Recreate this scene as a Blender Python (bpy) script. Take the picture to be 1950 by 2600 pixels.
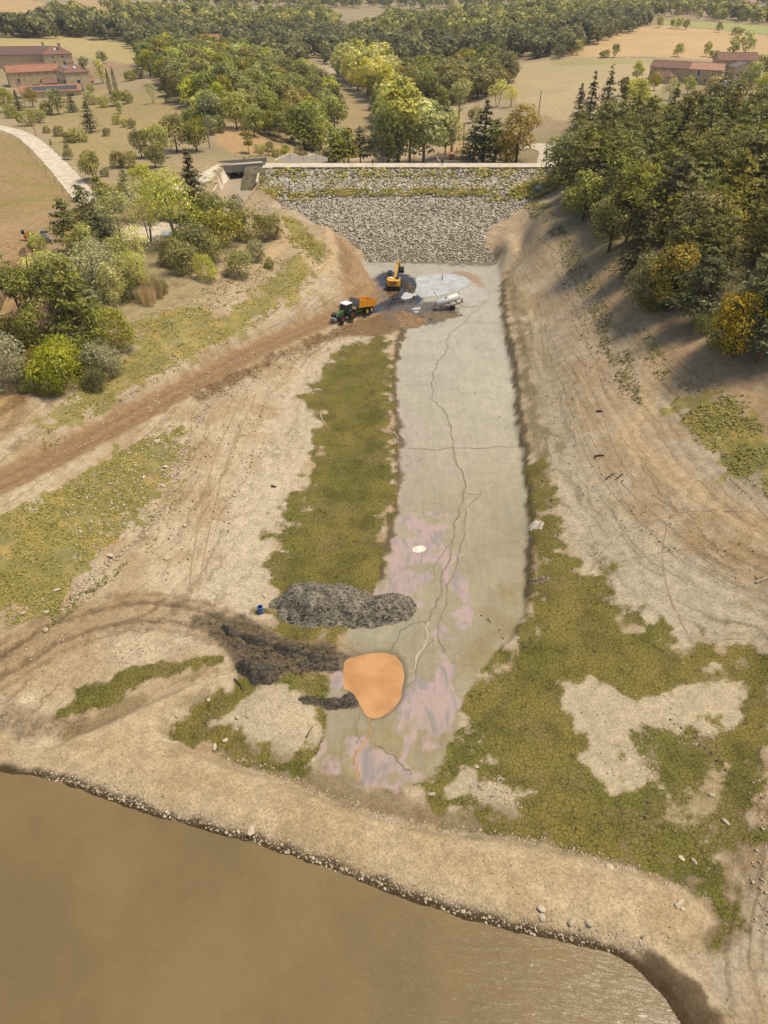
import bpy, bmesh, math, random
import numpy as np
from math import radians, sin, cos, pi
from mathutils import Vector, Matrix

# ------------------------------------------------------------------ clear
for o in list(bpy.data.objects):
    bpy.data.objects.remove(o, do_unlink=True)
scene = bpy.context.scene
col = scene.collection
rng = np.random.default_rng(7)
random.seed(7)

# ------------------------------------------------------------------ camera
IMW, IMH = 1950., 2600.
FOC = 1733.            # focal length in photograph pixels
CAMH = 52.7            # metres above the mud floor
PITCH = radians(38.0)
cam_d = bpy.data.cameras.new('camera')
cam = bpy.data.objects.new('camera', cam_d)
col.objects.link(cam)
cam.location = (0, 0, CAMH)
cam.rotation_euler = (radians(90) - PITCH, 0, 0)
cam_d.sensor_fit = 'VERTICAL'
cam_d.sensor_height = 24.0
cam_d.lens = 24.0 * FOC / IMH
cam_d.clip_start = 0.5
cam_d.clip_end = 20000
scene.camera = cam

# ------------------------------------------------------------------ light
SUN_ELEV = radians(67)
SUN_DIR = Vector((0.995, 0.08, 0)).normalized()      # where the sun stands (right, a little beyond)
world = bpy.data.worlds.new('World')
scene.world = world
world.use_nodes = True
nt = world.node_tree
sky = nt.nodes.new('ShaderNodeTexSky')
sky.sky_type = 'NISHITA'
sky.sun_disc = False
sky.sun_elevation = SUN_ELEV
sky.sun_rotation = math.atan2(SUN_DIR.x, SUN_DIR.y)
sky.air_density = 1.0
sky.dust_density = 1.5
nt.links.new(sky.outputs[0], nt.nodes['Background'].inputs[0])
nt.nodes['Background'].inputs[1].default_value = 0.14
sun_d = bpy.data.lights.new('sun', 'SUN')
sun_d.energy = 3.7
sun_d.angle = radians(16.0)
sun_d.color = (1.0, 0.92, 0.79)
sun = bpy.data.objects.new('sun', sun_d)
col.objects.link(sun)
v = -(SUN_DIR * cos(SUN_ELEV) + Vector((0, 0, sin(SUN_ELEV))))
sun.rotation_euler = v.to_track_quat('-Z', 'Y').to_euler()
scene.view_settings.view_transform = 'Standard'
scene.view_settings.look = 'None'
scene.view_settings.gamma = 1
scene.view_settings.exposure = 0.42
scene.render.engine = 'CYCLES'
scene.cycles.max_bounces = 6
scene.cycles.transparent_max_bounces = 6

# ------------------------------------------------------------------ small maths
def W(px, py, z):
    """point of height z seen at pixel px,py of the photograph"""
    dx = (px - IMW / 2) / FOC
    dy = -(py - IMH / 2) / FOC
    d1 = cos(PITCH) + dy * sin(PITCH)
    d2 = -sin(PITCH) + dy * cos(PITCH)
    t = (z - CAMH) / d2
    return dx * t, d1 * t, z

def _hash(ix, iy, s):
    h = (ix.astype(np.int64) * 374761393 + iy.astype(np.int64) * 668265263 + s * 1274126177) & 0x7fffffff
    h = ((h ^ (h >> 13)) * 1274126177) & 0x7fffffff
    return ((h ^ (h >> 16)) & 0xffff) / 65535.0

def vnoise(x, y, s=0):
    ix = np.floor(x); iy = np.floor(y)
    fx = x - ix; fy = y - iy
    fx = fx * fx * (3 - 2 * fx); fy = fy * fy * (3 - 2 * fy)
    a = _hash(ix, iy, s); b = _hash(ix + 1, iy, s); c = _hash(ix, iy + 1, s); d = _hash(ix + 1, iy + 1, s)
    return (a * (1 - fx) + b * fx) * (1 - fy) + (c * (1 - fx) + d * fx) * fy

def fbm(x, y, o=4, s=0):
    r = 0.; a = .5; n = 0.
    for k in range(o):
        r = r + a * vnoise(x * 2 ** k + 17.3 * k, y * 2 ** k - 9.1 * k, s + k); n += a; a *= .5
    return r / n

def sstep(a, b, x):
    t = np.clip((x - a) / (b - a), 0, 1)
    return t * t * (3 - 2 * t)

def seg_info(x, y, pts, closed):
    """distance to polyline, parameter (segment index + t), inside flag"""
    n = len(pts); m = n if closed else n - 1
    best = np.full(x.shape, 1e9); par = np.zeros(x.shape); inside = np.zeros(x.shape, bool)
    for i in range(m):
        ax, ay = pts[i][:2]; bx, by = pts[(i + 1) % n][:2]
        ex, ey = bx - ax, by - ay
        L = ex * ex + ey * ey + 1e-9
        t = np.clip(((x - ax) * ex + (y - ay) * ey) / L, 0, 1)
        d = np.hypot(x - ax - t * ex, y - ay - t * ey)
        k = d < best
        best[k] = d[k]; par[k] = i + t[k]
        if closed:
            c = ((ay > y) != (by > y)) & (x < (bx - ax) * (y - ay) / (by - ay + 1e-12) + ax)
            inside ^= c
    return best, par, inside

def smooth_poly(pts, closed=True, it=2):
    p = [tuple(q) for q in pts]
    for _ in range(it):
        r = []
        n = len(p)
        rngi = range(n) if closed else range(n - 1)
        if not closed: r.append(p[0])
        for i in rngi:
            a = p[i]; b = p[(i + 1) % n]
            r.append(tuple(.75 * u + .25 * w for u, w in zip(a, b)))
            r.append(tuple(.25 * u + .75 * w for u, w in zip(a, b)))
        if not closed: r.append(p[-1])
        p = r
    return p

def lin(r, g, b, k=1.0):
    f = lambda c: ((c / 255 + .055) / 1.055) ** 2.4 if c > 10 else c / 255 / 12.92
    return (f(r) * k, f(g) * k, f(b) * k)

# ------------------------------------------------------------------ terrain heights
DAM_Y0, DAM_Z0, DAM_Y1, DAM_Z1 = 164.0, 0.3, 202.0, 12.4
def damz(y): return DAM_Z0 + (y - DAM_Y0) * (DAM_Z1 - DAM_Z0) / (DAM_Y1 - DAM_Y0)
def on_dam(px, py):
    z = 6.
    for _ in range(60):
        x, y, _z = W(px, py, z); z = .5 * z + .5 * float(np.clip(damz(y), 0, 12.4))
    return W(px, py, z)

CTRL = []
def cp(*a):
    for p in a: CTRL.append(W(*p))
# mud floor
cp((1050,700,0),(1150,700,0),(1230,690,0),(1100,850,0),(1200,850,0),(1080,1000,0),(1250,1000,0),(1050,1200,0),(1280,1200,0),
   (1020,1400,0),(1300,1400,0),(1000,1600,0),(1200,1600,0),(950,1800,0),(1150,1800,0),(900,1980,0),(1050,1990,0),
   (1300,2080,.1),(1450,2000,.2),(1500,1700,.2),(1900,1690,.5),(1700,1690,.3),(1800,2000,.5),(1600,2080,.2),(1740,2200,.3))
cp((880,1000,.4),(860,1200,.4),(800,1300,.4),(750,1450,.3),(920,900,.4),(950,1450,.2),(700,1620,.3),(640,1800,.4))
# pale left bank
cp((680,1050,1.6),(720,1180,1.3),(630,1400,1.0),(560,1550,.8),(500,1150,4),(450,1300,3.2),(350,1450,3),(560,1300,1.8),
   (200,1600,2.2),(100,1700,1.9),(-80,1760,2.2),(420,1690,.5),(250,1790,.3),(450,1610,1.0),(0,1880,1.5),(330,1600,1.7),(800,940,.9),(780,900,1.4))
# haul road
cp((-80,1275,7.2),(0,1240,7),(250,1110,6),(480,985,5),(650,895,3.6),(760,850,2.8),(860,805,1.8),(960,755,.5))
cp((-60,1400,6),(60,1450,5),(200,1330,5),(0,1600,3.5),(-100,1650,3.5),(330,1250,4.6))
# green slope above the road, grove, upland left
cp((100,1060,7.8),(300,930,8),(450,860,7.6),(600,790,7),(700,740,6.8),(780,690,6.8),(840,650,6.6),(868,618,6.4),(850,580,7.6))
cp((925,700,1.2),(945,715,.5),(905,640,2.0),(890,680,3.6),(900,720,2.6))
cp((-60,1000,9),(60,900,9.5),(250,720,10.5),(500,720,9.3),(650,600,10),(770,570,9.5),(700,530,11),(50,650,12),(-80,700,12),(200,480,13),
   (0,400,15),(-120,350,16),(400,450,13.5),(540,540,12),(500,400,13.5),(350,600,11.5))
# right bank
cp((1292,700,.5),(1400,700,5),(1480,690,8),(1600,720,12),(1560,640,12.5))
cp((1312,850,.5),(1450,850,5),(1560,850,7.5),(1700,860,10.5),(1850,900,12.5),(2050,900,14))
cp((1332,1000,.5),(1480,1000,3.8),(1620,1000,6.5),(1750,1000,8.5),(1930,1000,11),(2100,1000,13))
cp((1345,1200,.4),(1500,1200,2.6),(1700,1200,5.5),(1930,1200,9),(2150,1200,12))
cp((1390,1400,.5),(1600,1400,2.2),(1800,1400,4),(1950,1380,5.8),(2200,1380,9))
cp((1520,1550,.5),(1750,1550,1.5),(1950,1560,2.5),(2200,1560,5))
cp((1950,1850,.9),(1920,2000,1.3),(1990,2100,2.2),(1890,2250,1.3),(1960,2300,2.4),(1860,2450,1.5),(1960,2500,2.2),(2150,1850,2),(2200,2200,3.6),(2300,2550,4))
# bank toes against the dam face
for p in ((660,470),(760,540),(880,600),(935,650)):
    x, y, z = on_dam(*p); CTRL.append((x, y, z)); CTRL.append((x - 6, y - 1, z + 1.3)); CTRL.append((x + 7, y + 1, max(-.2, z - 2.5)))
for p in ((1395,440),(1335,520),(1255,565),(1215,610),(1250,655)):
    x, y, z = on_dam(*p); CTRL.append((x, y, z)); CTRL.append((x + 6, y - 1, z + 1.2)); CTRL.append((x - 7, y + 1, max(-.2, z - 2.5)))
cp((1300,600,6),(1360,560,9.5),(1420,520,11.8),(1460,470,12.4),(1300,640,3.0))
cp((640,470,11.5),(600,520,10.6),(560,440,12.6),(700,440,11.6))
# right wood
cp((1700,600,14.5),(1900,700,14.5),(1600,500,14.5),(1900,500,17),(1600,400,14),(1900,350,17),(2150,600,18),(2200,350,20),(1450,400,12.5),(1750,300,15))
# below the dam and the country beyond
cp((1000,405,4),(900,408,4),(1180,402,6),(1120,350,6.5),(1300,380,9.5),(1400,385,12),(1400,300,11.5),(1250,300,9),(1450,200,13),(1300,230,10),(820,408,6),(740,395,10))
cp((1600,130,17),(1800,110,18),(1950,80,20),(1500,60,20),(1800,215,13),(2000,215,14),(1900,160,15.5),(2200,200,20))
cp((950,330,5),(880,260,5),(850,210,6),(1000,180,6),(900,130,8),(700,100,10),(900,380,4))
cp((700,340,11),(640,380,12.8),(600,260,16),(800,300,9),(450,200,16),(350,110,15),(750,200,10),(560,340,14),(420,310,14))
cp((100,240,11.5),(150,130,14.5),(250,160,13.5),(300,270,13),(0,150,15),(-150,200,14),(150,300,13.2),(250,380,13.5),(150,60,20),(-150,60,22))
cp((300,20,25),(600,25,22),(900,25,20),(1300,25,24),(1700,20,24),(1950,20,25),(-200,15,28),(2200,20,27),(600,60,14),(1100,70,13),(850,75,11),(1300,90,16))
for x in (-2500, -900, 0, 900, 2500): CTRL.append((x, 3500., 30.)); CTRL.append((x, 6500., 30.))
CTRL += [(-60, -20, 1), (60, -20, 2.5), (0, -20, -1), (-30, 5, -1), (0, 12, -1), (25, 8, -.5)]
CTRL = np.array(CTRL)

def uvmap(x, y):
    return x / (y + 45.) * 2.2, np.log((y + 45.) / 45.)
cu, cv = uvmap(CTRL[:, 0], CTRL[:, 1])
def phi(r): return np.sqrt(r * r + .0004)
n = len(CTRL)
A = np.zeros((n + 3, n + 3))
A[:n, :n] = phi(np.hypot(cu[:, None] - cu[None], cv[:, None] - cv[None])) - np.eye(n) * .004
A[:n, n] = 1; A[:n, n + 1] = cu; A[:n, n + 2] = cv
A[n:, :n] = A[:n, n:].T
rbf_w = np.linalg.lstsq(A, np.concatenate([CTRL[:, 2], np.zeros(3)]), rcond=None)[0]
def base_h(x, y):
    u, v_ = uvmap(x, y)
    z = rbf_w[n] + rbf_w[n + 1] * u + rbf_w[n + 2] * v_
    for k in range(n):
        z = z + rbf_w[k] * phi(np.hypot(u - cu[k], v_ - cv[k]))
    return z

# fan shaped grid, one sheet from behind the camera's foot to the horizon
ys = [-16.]
while ys[-1] < 300: ys.append(ys[-1] + .16 + .0032 * max(ys[-1], 0))
while ys[-1] < 7000: ys.append(ys[-1] + 1.1 + .011 * (ys[-1] - 300))
ys = np.array(ys)
NC = 440
def halfw(y): return .62 * np.maximum(y, -10) + 30
us = np.linspace(-1, 1, NC)
GX = us[None, :] * halfw(ys)[:, None]
GY = np.repeat(ys[:, None], NC, 1)
GZ = base_h(GX, GY)

# near lake: shoreline
WATER_Z = .75
shore_px = [(-300,1935),(-60,1950),(0,1962),(100,1972),(180,1996),(300,2042),(400,2075),(520,2110),(640,2140),(760,2178),(900,2235),(1050,2290),(1200,2340),(1330,2375),
            (1450,2398),(1560,2422),(1620,2465),(1680,2530),(1720,2580),(1750,2640),(1780,2760)]
shore = [W(px, py, WATER_Z)[:2] for px, py in shore_px]
LAKE = smooth_poly([(-75, 60)] + shore + [(25, -30), (-75, -30)], True, 1)
wob = (fbm(GX * .9, GY * .9, 3, 31) - .5)
wob2 = (fbm(GX * .25, GY * .25, 3, 32) - .5)
coffer_px = [(-200,1900),(0,1905),(120,1895),(330,1800),(450,1745),(570,1700),(600,1715),(520,1765),(430,1830),(420,1870),(520,1910),(640,1950),(760,1992),(900,2045),(1100,2100),(1300,2120),(1500,2168),
             (1700,2228),(1800,2285),(1818,2345),(1790,2420),(1720,2450),(1600,2430),(1400,2385),(1200,2340),(900,2235),(640,2140),(400,2075),(180,1996),(0,1962),(-200,1945)]
COFFER = [W(px, py, .6)[:2] for px, py in coffer_px]
d, _, ins = seg_info(GX, GY, COFFER, True)
dc = np.where(ins, d, -d) + wob * .5
GZ = np.where(dc > -.3, np.maximum(GZ, .2 + 1.3 * sstep(-.15, 1.5, dc)), GZ)
# flat mud floor with a small lip
FLOOR_PX = [(905,662),(1000,652),(1150,656),(1258,656),(1274,700),(1270,780),(1285,860),(1300,950),(1310,1050),(1325,1150),(1340,1300),(1345,1400),(1340,1500),(1330,1560),(1290,1640),(1200,1720),
            (1175,1780),(1170,1850),(1110,1950),(1060,2000),(980,2000),(880,1985),(800,1950),(820,1850),(835,1740),(850,1660),(880,1600),(950,1510),(982,1420),(1008,1300),(1018,1200),(1015,1100),(1003,1000),
            (1010,900),(1035,830),(1000,800),(965,765),(945,715)]
FLOOR = smooth_poly([W(px, py, 0)[:2] for px, py in FLOOR_PX], True, 2)
d, _, ins = seg_info(GX, GY, FLOOR, True)
DF = np.where(ins, d, -d) + wob * .9 + wob2 * .6
k = sstep(-3., 1.5, DF)
GZ = GZ * (1 - k) + 0. * k
lip = sstep(.35, -.55, DF) * sstep(-7, -2.0, DF) * (GY > 45) * (GY < 160)
GZ += lip * .6
# haul road platform
def road_cut(pts, half, soft, GZ, dig=0.):
    d, par, _ = seg_info(GX, GY, pts, False)
    zz = np.interp(par, np.arange(len(pts)), [p[2] for p in pts])
    k = sstep(half + soft, half, d)
    return GZ * (1 - k) + (zz - dig) * k, d
HAUL = smooth_poly([W(*p) for p in ((-80,1262,7.2),(0,1228,7),(250,1103,6),(480,980,5),(650,888,3.6),(760,842,2.8),(860,800,1.9),(930,765,.9),(985,735,.2))], False, 2)
GZ, DH = road_cut(HAUL, 2.3, 1.6, GZ)
GZ += .35 * np.exp(-((DH - 3.4) / .8) ** 2) * (.5 + fbm(GX * .5, GY * .5, 3, 5)) * (GX < -4)
# ruts of the two wheel tracks
GZ -= .10 * (np.exp(-((DH - .95) / .28) ** 2)) * (.6 + .8 * fbm(GX, GY, 2, 9))
# lower track that arcs round to the muck
ARC = smooth_poly([W(*p) for p in ((-60,1720,3),(60,1655,2.7),(150,1600,2.5),(330,1548,2.2),(480,1556,1.3),(600,1605,.7),(720,1650,.4),(860,1682,.1))], False, 2)
DA, PA, _ = seg_info(GX, GY, ARC, False)
GZ -= .14 * np.exp(-((DA - 1.05) / .35) ** 2) * (.5 + fbm(GX * .8, GY * .8, 3, 11))
GZ += .25 * np.exp(-(DA / 2.6) ** 2) * (fbm(GX * 1.1, GY * 1.1, 3, 12) - .35)
# shore and lake bed
d, _, ins = seg_info(GX, GY, LAKE, True)
DL = np.where(ins, -d, d) + wob * .4
zsh = WATER_Z + np.clip(DL * .42, -2.6, .7)
t = sstep(1.2, 3.2, DL)
GZ = zsh * (1 - t) + GZ * t
# pits of the ponds
def pit(pxs, z, depth, soft=.5):
    global GZ
    P_ = smooth_poly([W(px, py, z)[:2] for px, py in pxs], True, 1)
    d, _, ins = seg_info(GX, GY, P_, True)
    d = np.where(ins, d, -d)
    GZ = GZ - depth * sstep(-soft, soft * 2, d)
    return P_
ORANGE_PX = [(871,1690),(876,1678),(892,1668),(912,1660),(940,1657),(968,1653),(990,1658),(1008,1664),(1020,1682),(1027,1704),(1026,1728),(1020,1748),(1020,1768),(1008,1786),(996,1800),(980,1812),(958,1822),(936,1820),(924,1808),(918,1792),(902,1780),(896,1764),(892,1752),(872,1748),(874,1732),(870,1722),(872,1706)]
POOL_PX = [(1058,706),(1070,702),(1088,699),(1112,697),(1140,695),(1162,698),(1180,703),(1190,711),(1196,718),(1182,727),(1168,733),(1158,741),(1140,743),(1122,748),(1110,752),(1090,751),(1072,757),(1064,750),(1052,738),(1060,728),(1056,716)]
POOL2_PX = [(1017,754),(1024,746),(1032,740),(1048,739),(1060,746),(1062,749),(1050,752),(1042,758),(1024,761)]
PIT_O = pit(ORANGE_PX, -.05, .75)
PIT_1 = pit(POOL_PX, -.05, .45)
PIT_2 = pit(POOL2_PX, -.05, .35)
# trench of the spillway channel
TR = [W(570,436,11.8)[:2], W(668,430,11.8)[:2], W(654,470,10.8)[:2], W(592,562,8.9)[:2], W(498,560,8.9)[:2], W(552,480,10.3)[:2]]
TR = [(TR[0][0] + 2, TR[0][1] + 9), (TR[1][0] + 1, TR[1][1] + 6)] + TR[1:] + TR[:1]
d, _, ins = seg_info(GX, GY, TR, True)
dt = np.where(ins, d, -d)
GZ = np.where(dt > -.2, np.minimum(GZ, np.interp(GY, [165, 185, 210], [6.6, 8.0, 8.6])), GZ)
# mounds on the drying floor
for pxs, hh in (([(1410,1750),(1480,1730),(1600,1745),(1740,1760),(1780,1720),(1860,1710),(1890,1760),(1850,1790),(1840,1850),(1780,1900),(1640,1980),(1590,2020),(1540,1990),(1500,1930),(1440,1820)], .12),
                ([(1150,1990),(1210,1945),(1270,1960),(1320,2010),(1340,2060),(1320,2070),(1250,2050),(1180,2035)], .45),
                ([(520,1840),(600,1780),(640,1750),(760,1750),(810,1800),(800,1880),(760,1910),(680,1910),(600,1890)], .35)):
    pw = smooth_poly([W(px, py, .4)[:2] for px, py in pxs], True, 2)
    d, _, ins = seg_info(GX, GY, pw, True)
    d = np.where(ins, d, -d) + wob * .6
    GZ += hh * sstep(-.4, 2.6, d)
# old water levels cut as small benches into the banks
bn = sstep(.9, 1.6, GZ) * sstep(11., 8.5, GZ) * (GY < 190) * (GY > 40) * (DH > 3.5)
zw = GZ + .5 * (fbm(GX * .12, GY * .12, 3, 71) - .5)
GZ += bn * (.085 * np.sin(zw * 2 * pi / .62) + .045 * np.sin(zw * 2 * pi / .27 + 2 * vnoise(GX * .2, GY * .2, 72))) * (.25 + .9 * vnoise(GX * .07, GY * .07, 73))
# fine relief
rough = .05 + .10 * sstep(1.5, 6, GZ) * (GY < 260)
rough = np.where(DF > 0, .018, rough)
rough = np.where(DL < 0, 0, rough)
GZ += rough * (fbm(GX * 1.3, GY * 1.3, 4, 21) - .5) * 2
GZ += .35 * (fbm(GX * .14, GY * .14, 3, 22) - .5) * sstep(3, 8, GZ)
GZ += 3.0 * (fbm(GX * .012, GY * .012, 3, 23) - .5) * sstep(260, 500, GY)

def hz(x, y):
    """terrain height, bilinear on the sheet"""
    x = np.asarray(x, float); y = np.asarray(y, float)
    j = np.clip(np.searchsorted(ys, y) - 1, 0, len(ys) - 2)
    fy = np.clip((y - ys[j]) / (ys[j + 1] - ys[j]), 0, 1)
    def row(jj):
        c = np.clip((x / halfw(ys[jj]) + 1) / 2 * (NC - 1), 0, NC - 1.001)
        i = c.astype(int); f = c - i
        return GZ[jj, i] * (1 - f) + GZ[jj, i + 1] * f
    return row(j) * (1 - fy) + row(j + 1) * fy
def hz1(x, y): return float(hz(np.array([x]), np.array([y]))[0])

TS = np.exp(np.linspace(math.log(30), math.log(5000), 520))
def PP(pts):
    """pixels of the photograph -> points on the terrain (first hit of the sight line)"""
    pts = np.asarray(pts, float)
    dx = (pts[:, 0] - IMW / 2) / FOC; dy = -(pts[:, 1] - IMH / 2) / FOC
    D = np.stack([dx, cos(PITCH) + dy * sin(PITCH), -sin(PITCH) + dy * cos(PITCH)], 1)
    X = D[:, None, :] * TS[None, :, None]
    below = (CAMH + X[..., 2]) < hz(X[..., 0], X[..., 1])
    i = np.argmax(below, 1); i = np.where(below.any(1), i, len(TS) - 1); i = np.maximum(i, 1)
    a = TS[i - 1]; b = TS[i]
    for _ in range(14):
        m = (a + b) / 2
        Q = D * m[:, None]
        bl = (CAMH + Q[:, 2]) < hz(Q[:, 0], Q[:, 1])
        b = np.where(bl, m, b); a = np.where(bl, a, m)
    Q = D * b[:, None]
    return np.stack([Q[:, 0], Q[:, 1], hz(Q[:, 0], Q[:, 1])], 1)
def P(px, py): return Vector(PP([(px, py)])[0])

# ------------------------------------------------------------------ mesh and material helpers
def tag(o, label=None, cat=None, group=None, kind=None):
    if label: o['label'] = label
    if cat: o['category'] = cat
    if group: o['group'] = group
    if kind: o['kind'] = kind
    return o

def mesh_np(name, verts, faces, mat=None, smooth=False, attrs=None):
    verts = np.ascontiguousarray(verts, np.float32); faces = np.ascontiguousarray(faces, np.int32)
    m = bpy.data.meshes.new(name)
    nf, kf = faces.shape
    m.vertices.add(len(verts)); m.vertices.foreach_set('co', verts.ravel())
    m.loops.add(nf * kf); m.loops.foreach_set('vertex_index', faces.ravel())
    m.polygons.add(nf)
    m.polygons.foreach_set('loop_start', np.arange(0, nf * kf, kf, dtype=np.int32))
    m.polygons.foreach_set('loop_total', np.full(nf, kf, np.int32))
    if smooth: m.polygons.foreach_set('use_smooth', np.ones(nf, bool))
    for an, av in (attrs or {}).items():
        if av.ndim == 1:
            at = m.attributes.new(an, 'FLOAT', 'POINT'); at.data.foreach_set('value', av.astype(np.float32))
        else:
            at = m.attributes.new(an, 'FLOAT_COLOR', 'POINT')
            c4 = np.ones((len(av), 4), np.float32); c4[:, :av.shape[1]] = av
            at.data.foreach_set('color', c4.ravel())
    m.update(calc_edges=True)
    if mat: m.materials.append(mat)
    return m

def obj(name, mesh, parent=None, loc=None, rot=None):
    o = bpy.data.objects.new(name, mesh)
    col.objects.link(o)
    if parent: o.parent = parent
    if loc is not None: o.location = loc
    if rot is not None: o.rotation_euler = rot
    return o

class MB:
    """collects simple shapes into one mesh"""
    def __init__(s): s.v = []; s.f = []
    def add(s, vs, fs):
        b = len(s.v); s.v += [tuple(q) for q in vs]; s.f += [tuple(i + b for i in f) for f in fs]; return s
    def box(s, x0, x1, y0, y1, z0, z1, M=None, bev=0):
        vs = [Vector(p) for p in ((x0,y0,z0),(x1,y0,z0),(x1,y1,z0),(x0,y1,z0),(x0,y0,z1),(x1,y0,z1),(x1,y1,z1),(x0,y1,z1))]
        if M is not None: vs = [M @ q for q in vs]
        return s.add(vs, [(0,3,2,1),(4,5,6,7),(0,1,5,4),(1,2,6,5),(2,3,7,6),(3,0,4,7)])
    def prism(s, prof, x0, x1, axis='x', M=None):
        """profile in the other two axes, extruded along axis"""
        n = len(prof)
        mk = {'x': lambda a, b, t: (t, a, b), 'y': lambda a, b, t: (a, t, b), 'z': lambda a, b, t: (a, b, t)}[axis]
        vs = [Vector(mk(a, b, x0)) for a, b in prof] + [Vector(mk(a, b, x1)) for a, b in prof]
        if M is not None: vs = [M @ q for q in vs]
        return s.add(vs, [tuple(range(n))[::-1], tuple(range(n, 2 * n))] + [(i, (i + 1) % n, n + (i + 1) % n, n + i) for i in range(n)])
    def tube(s, a, b, r0, r1=None, n=8, cap=True):
        a = Vector(a); b = Vector(b); r1 = r0 if r1 is None else r1
        d = (b - a).normalized(); u = d.orthogonal().normalized(); w = d.cross(u)
        vs = [a + (u * cos(2*pi*i/n) + w * sin(2*pi*i/n)) * r0 for i in range(n)] + [b + (u * cos(2*pi*i/n) + w * sin(2*pi*i/n)) * r1 for i in range(n)]
        fs = [(i, (i + 1) % n, n + (i + 1) % n, n + i) for i in range(n)]
        if cap: fs += [tuple(range(n))[::-1], tuple(range(n, 2 * n))]
        return s.add(vs, fs)
    def path(s, pts, radii, n=6):
        for i in range(len(pts) - 1): s.tube(pts[i], pts[i + 1], radii[i], radii[i + 1], n)
        return s
    def build(s, name, mat, parent=None, loc=None, rot=None, smooth=False, bevel=0):
        m = bpy.data.meshes.new(name)
        m.from_pydata(s.v, [], s.f)
        if smooth: m.polygons.foreach_set('use_smooth', np.ones(len(m.polygons), bool))
        m.update()
        if mat: m.materials.append(mat)
        o = obj(name, m, parent, loc, rot)
        if bevel:
            bm = bmesh.new(); bm.from_mesh(m)
            bmesh.ops.bevel(bm, geom=bm.edges[:], offset=bevel, segments=1, affect='EDGES')
            bm.to_mesh(m); bm.free()
        return o

def empty(name, loc, rz=0, label=None, cat=None, group=None):
    o = bpy.data.objects.new(name, None); col.objects.link(o)
    o.empty_display_size = .3
    o.location = loc; o.rotation_euler = (0, 0, rz)
    return tag(o, label, cat, group)

def copy_tree(o, parent=None):
    c = o.copy(); col.objects.link(c); c.parent = parent
    for ch in list(o.children): copy_tree(ch, c)
    return c

class NT:
    """tiny node helper"""
    def __init__(s, name):
        s.m = bpy.data.materials.new(name); s.m.use_nodes = True
        s.t = s.m.node_tree; s.b = s.t.nodes['Principled BSDF']; s.out = s.t.nodes['Material Output']
    def n(s, typ, **kw):
        q = s.t.nodes.new(typ)
        for k_, v_ in kw.items():
            if hasattr(q, k_) and not k_.startswith('i_'): setattr(q, k_, v_)
        return q
    def link(s, a, b): s.t.links.new(a, b)
    def val(s, sock, v_):
        if hasattr(v_, 'is_output'): s.link(v_, sock)
        else: sock.default_value = (*v_, 1) if isinstance(v_, tuple) and len(v_) == 3 and sock.type == 'RGBA' else v_
    def math(s, op, a, b=0., c=0., clamp=False):
        q = s.n('ShaderNodeMath', operation=op, use_clamp=clamp)
        for i, v_ in enumerate((a, b, c)): s.val(q.inputs[i], v_)
        return q.outputs[0]
    def mix(s, f, a, b, mode='MIX'):
        q = s.n('ShaderNodeMix', data_type='RGBA', blend_type=mode, clamp_factor=True)
        s.val(q.inputs[0], f); s.val(q.inputs[6], a); s.val(q.inputs[7], b)
        return q.outputs[2]
    def noise(s, scale, detail=3, vec=None, rough=.55, dist=0., out=0):
        q = s.n('ShaderNodeTexNoise'); q.inputs['Scale'].default_value = scale; q.inputs['Detail'].default_value = detail
        q.inputs['Roughness'].default_value = rough; q.inputs['Distortion'].default_value = dist
        if vec is not None: s.link(vec, q.inputs['Vector'])
        return q.outputs[out]
    def voro(s, scale, feature='F1', vec=None, out=0, rnd=1.):
        q = s.n('ShaderNodeTexVoronoi', feature=feature); q.inputs['Scale'].default_value = scale
        q.inputs['Randomness'].default_value = rnd
        if vec is not None: s.link(vec, q.inputs['Vector'])
        return q.outputs[out]
    def step(s, x, a, b, smooth=True):
        q = s.n('ShaderNodeMapRange'); q.interpolation_type = 'SMOOTHSTEP' if smooth else 'LINEAR'
        s.val(q.inputs[0], x); q.inputs[1].default_value = a; q.inputs[2].default_value = b
        return q.outputs[0]
    def rng(s, x, a, b, c, d):
        q = s.n('ShaderNodeMapRange'); s.val(q.inputs[0], x)
        for i, v_ in enumerate((a, b, c, d)): q.inputs[1 + i].default_value = v_
        return q.outputs[0]
    def pos(s): return s.n('ShaderNodeNewGeometry').outputs['Position']
    def obco(s): return s.n('ShaderNodeTexCoord').outputs['Object']
    def scalev(s, v_, k):
        q = s.n('ShaderNodeVectorMath', operation='MULTIPLY'); s.link(v_, q.inputs[0]); q.inputs[1].default_value = k; return q.outputs[0]
    def attr(s, name, out='Color'):
        return s.n('ShaderNodeAttribute', attribute_name=name).outputs[out]
    def sep(s, c):
        q = s.n('ShaderNodeSeparateColor'); s.link(c, q.inputs[0]); return q.outputs
    def bump(s, h, strength=.5, dist=.05):
        q = s.n('ShaderNodeBump'); q.inputs['Strength'].default_value = strength; q.inputs['Distance'].default_value = dist
        s.link(h, q.inputs['Height']); s.link(q.outputs[0], s.b.inputs['Normal'])
    def fin(s, colr=None, rough=.9, spec=.2, metal=0.):
        if colr is not None: s.val(s.b.inputs['Base Color'], colr)
        s.val(s.b.inputs['Roughness'], rough); s.b.inputs['Specular IOR Level'].default_value = spec
        s.val(s.b.inputs['Metallic'], metal)
        return s.m

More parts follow.
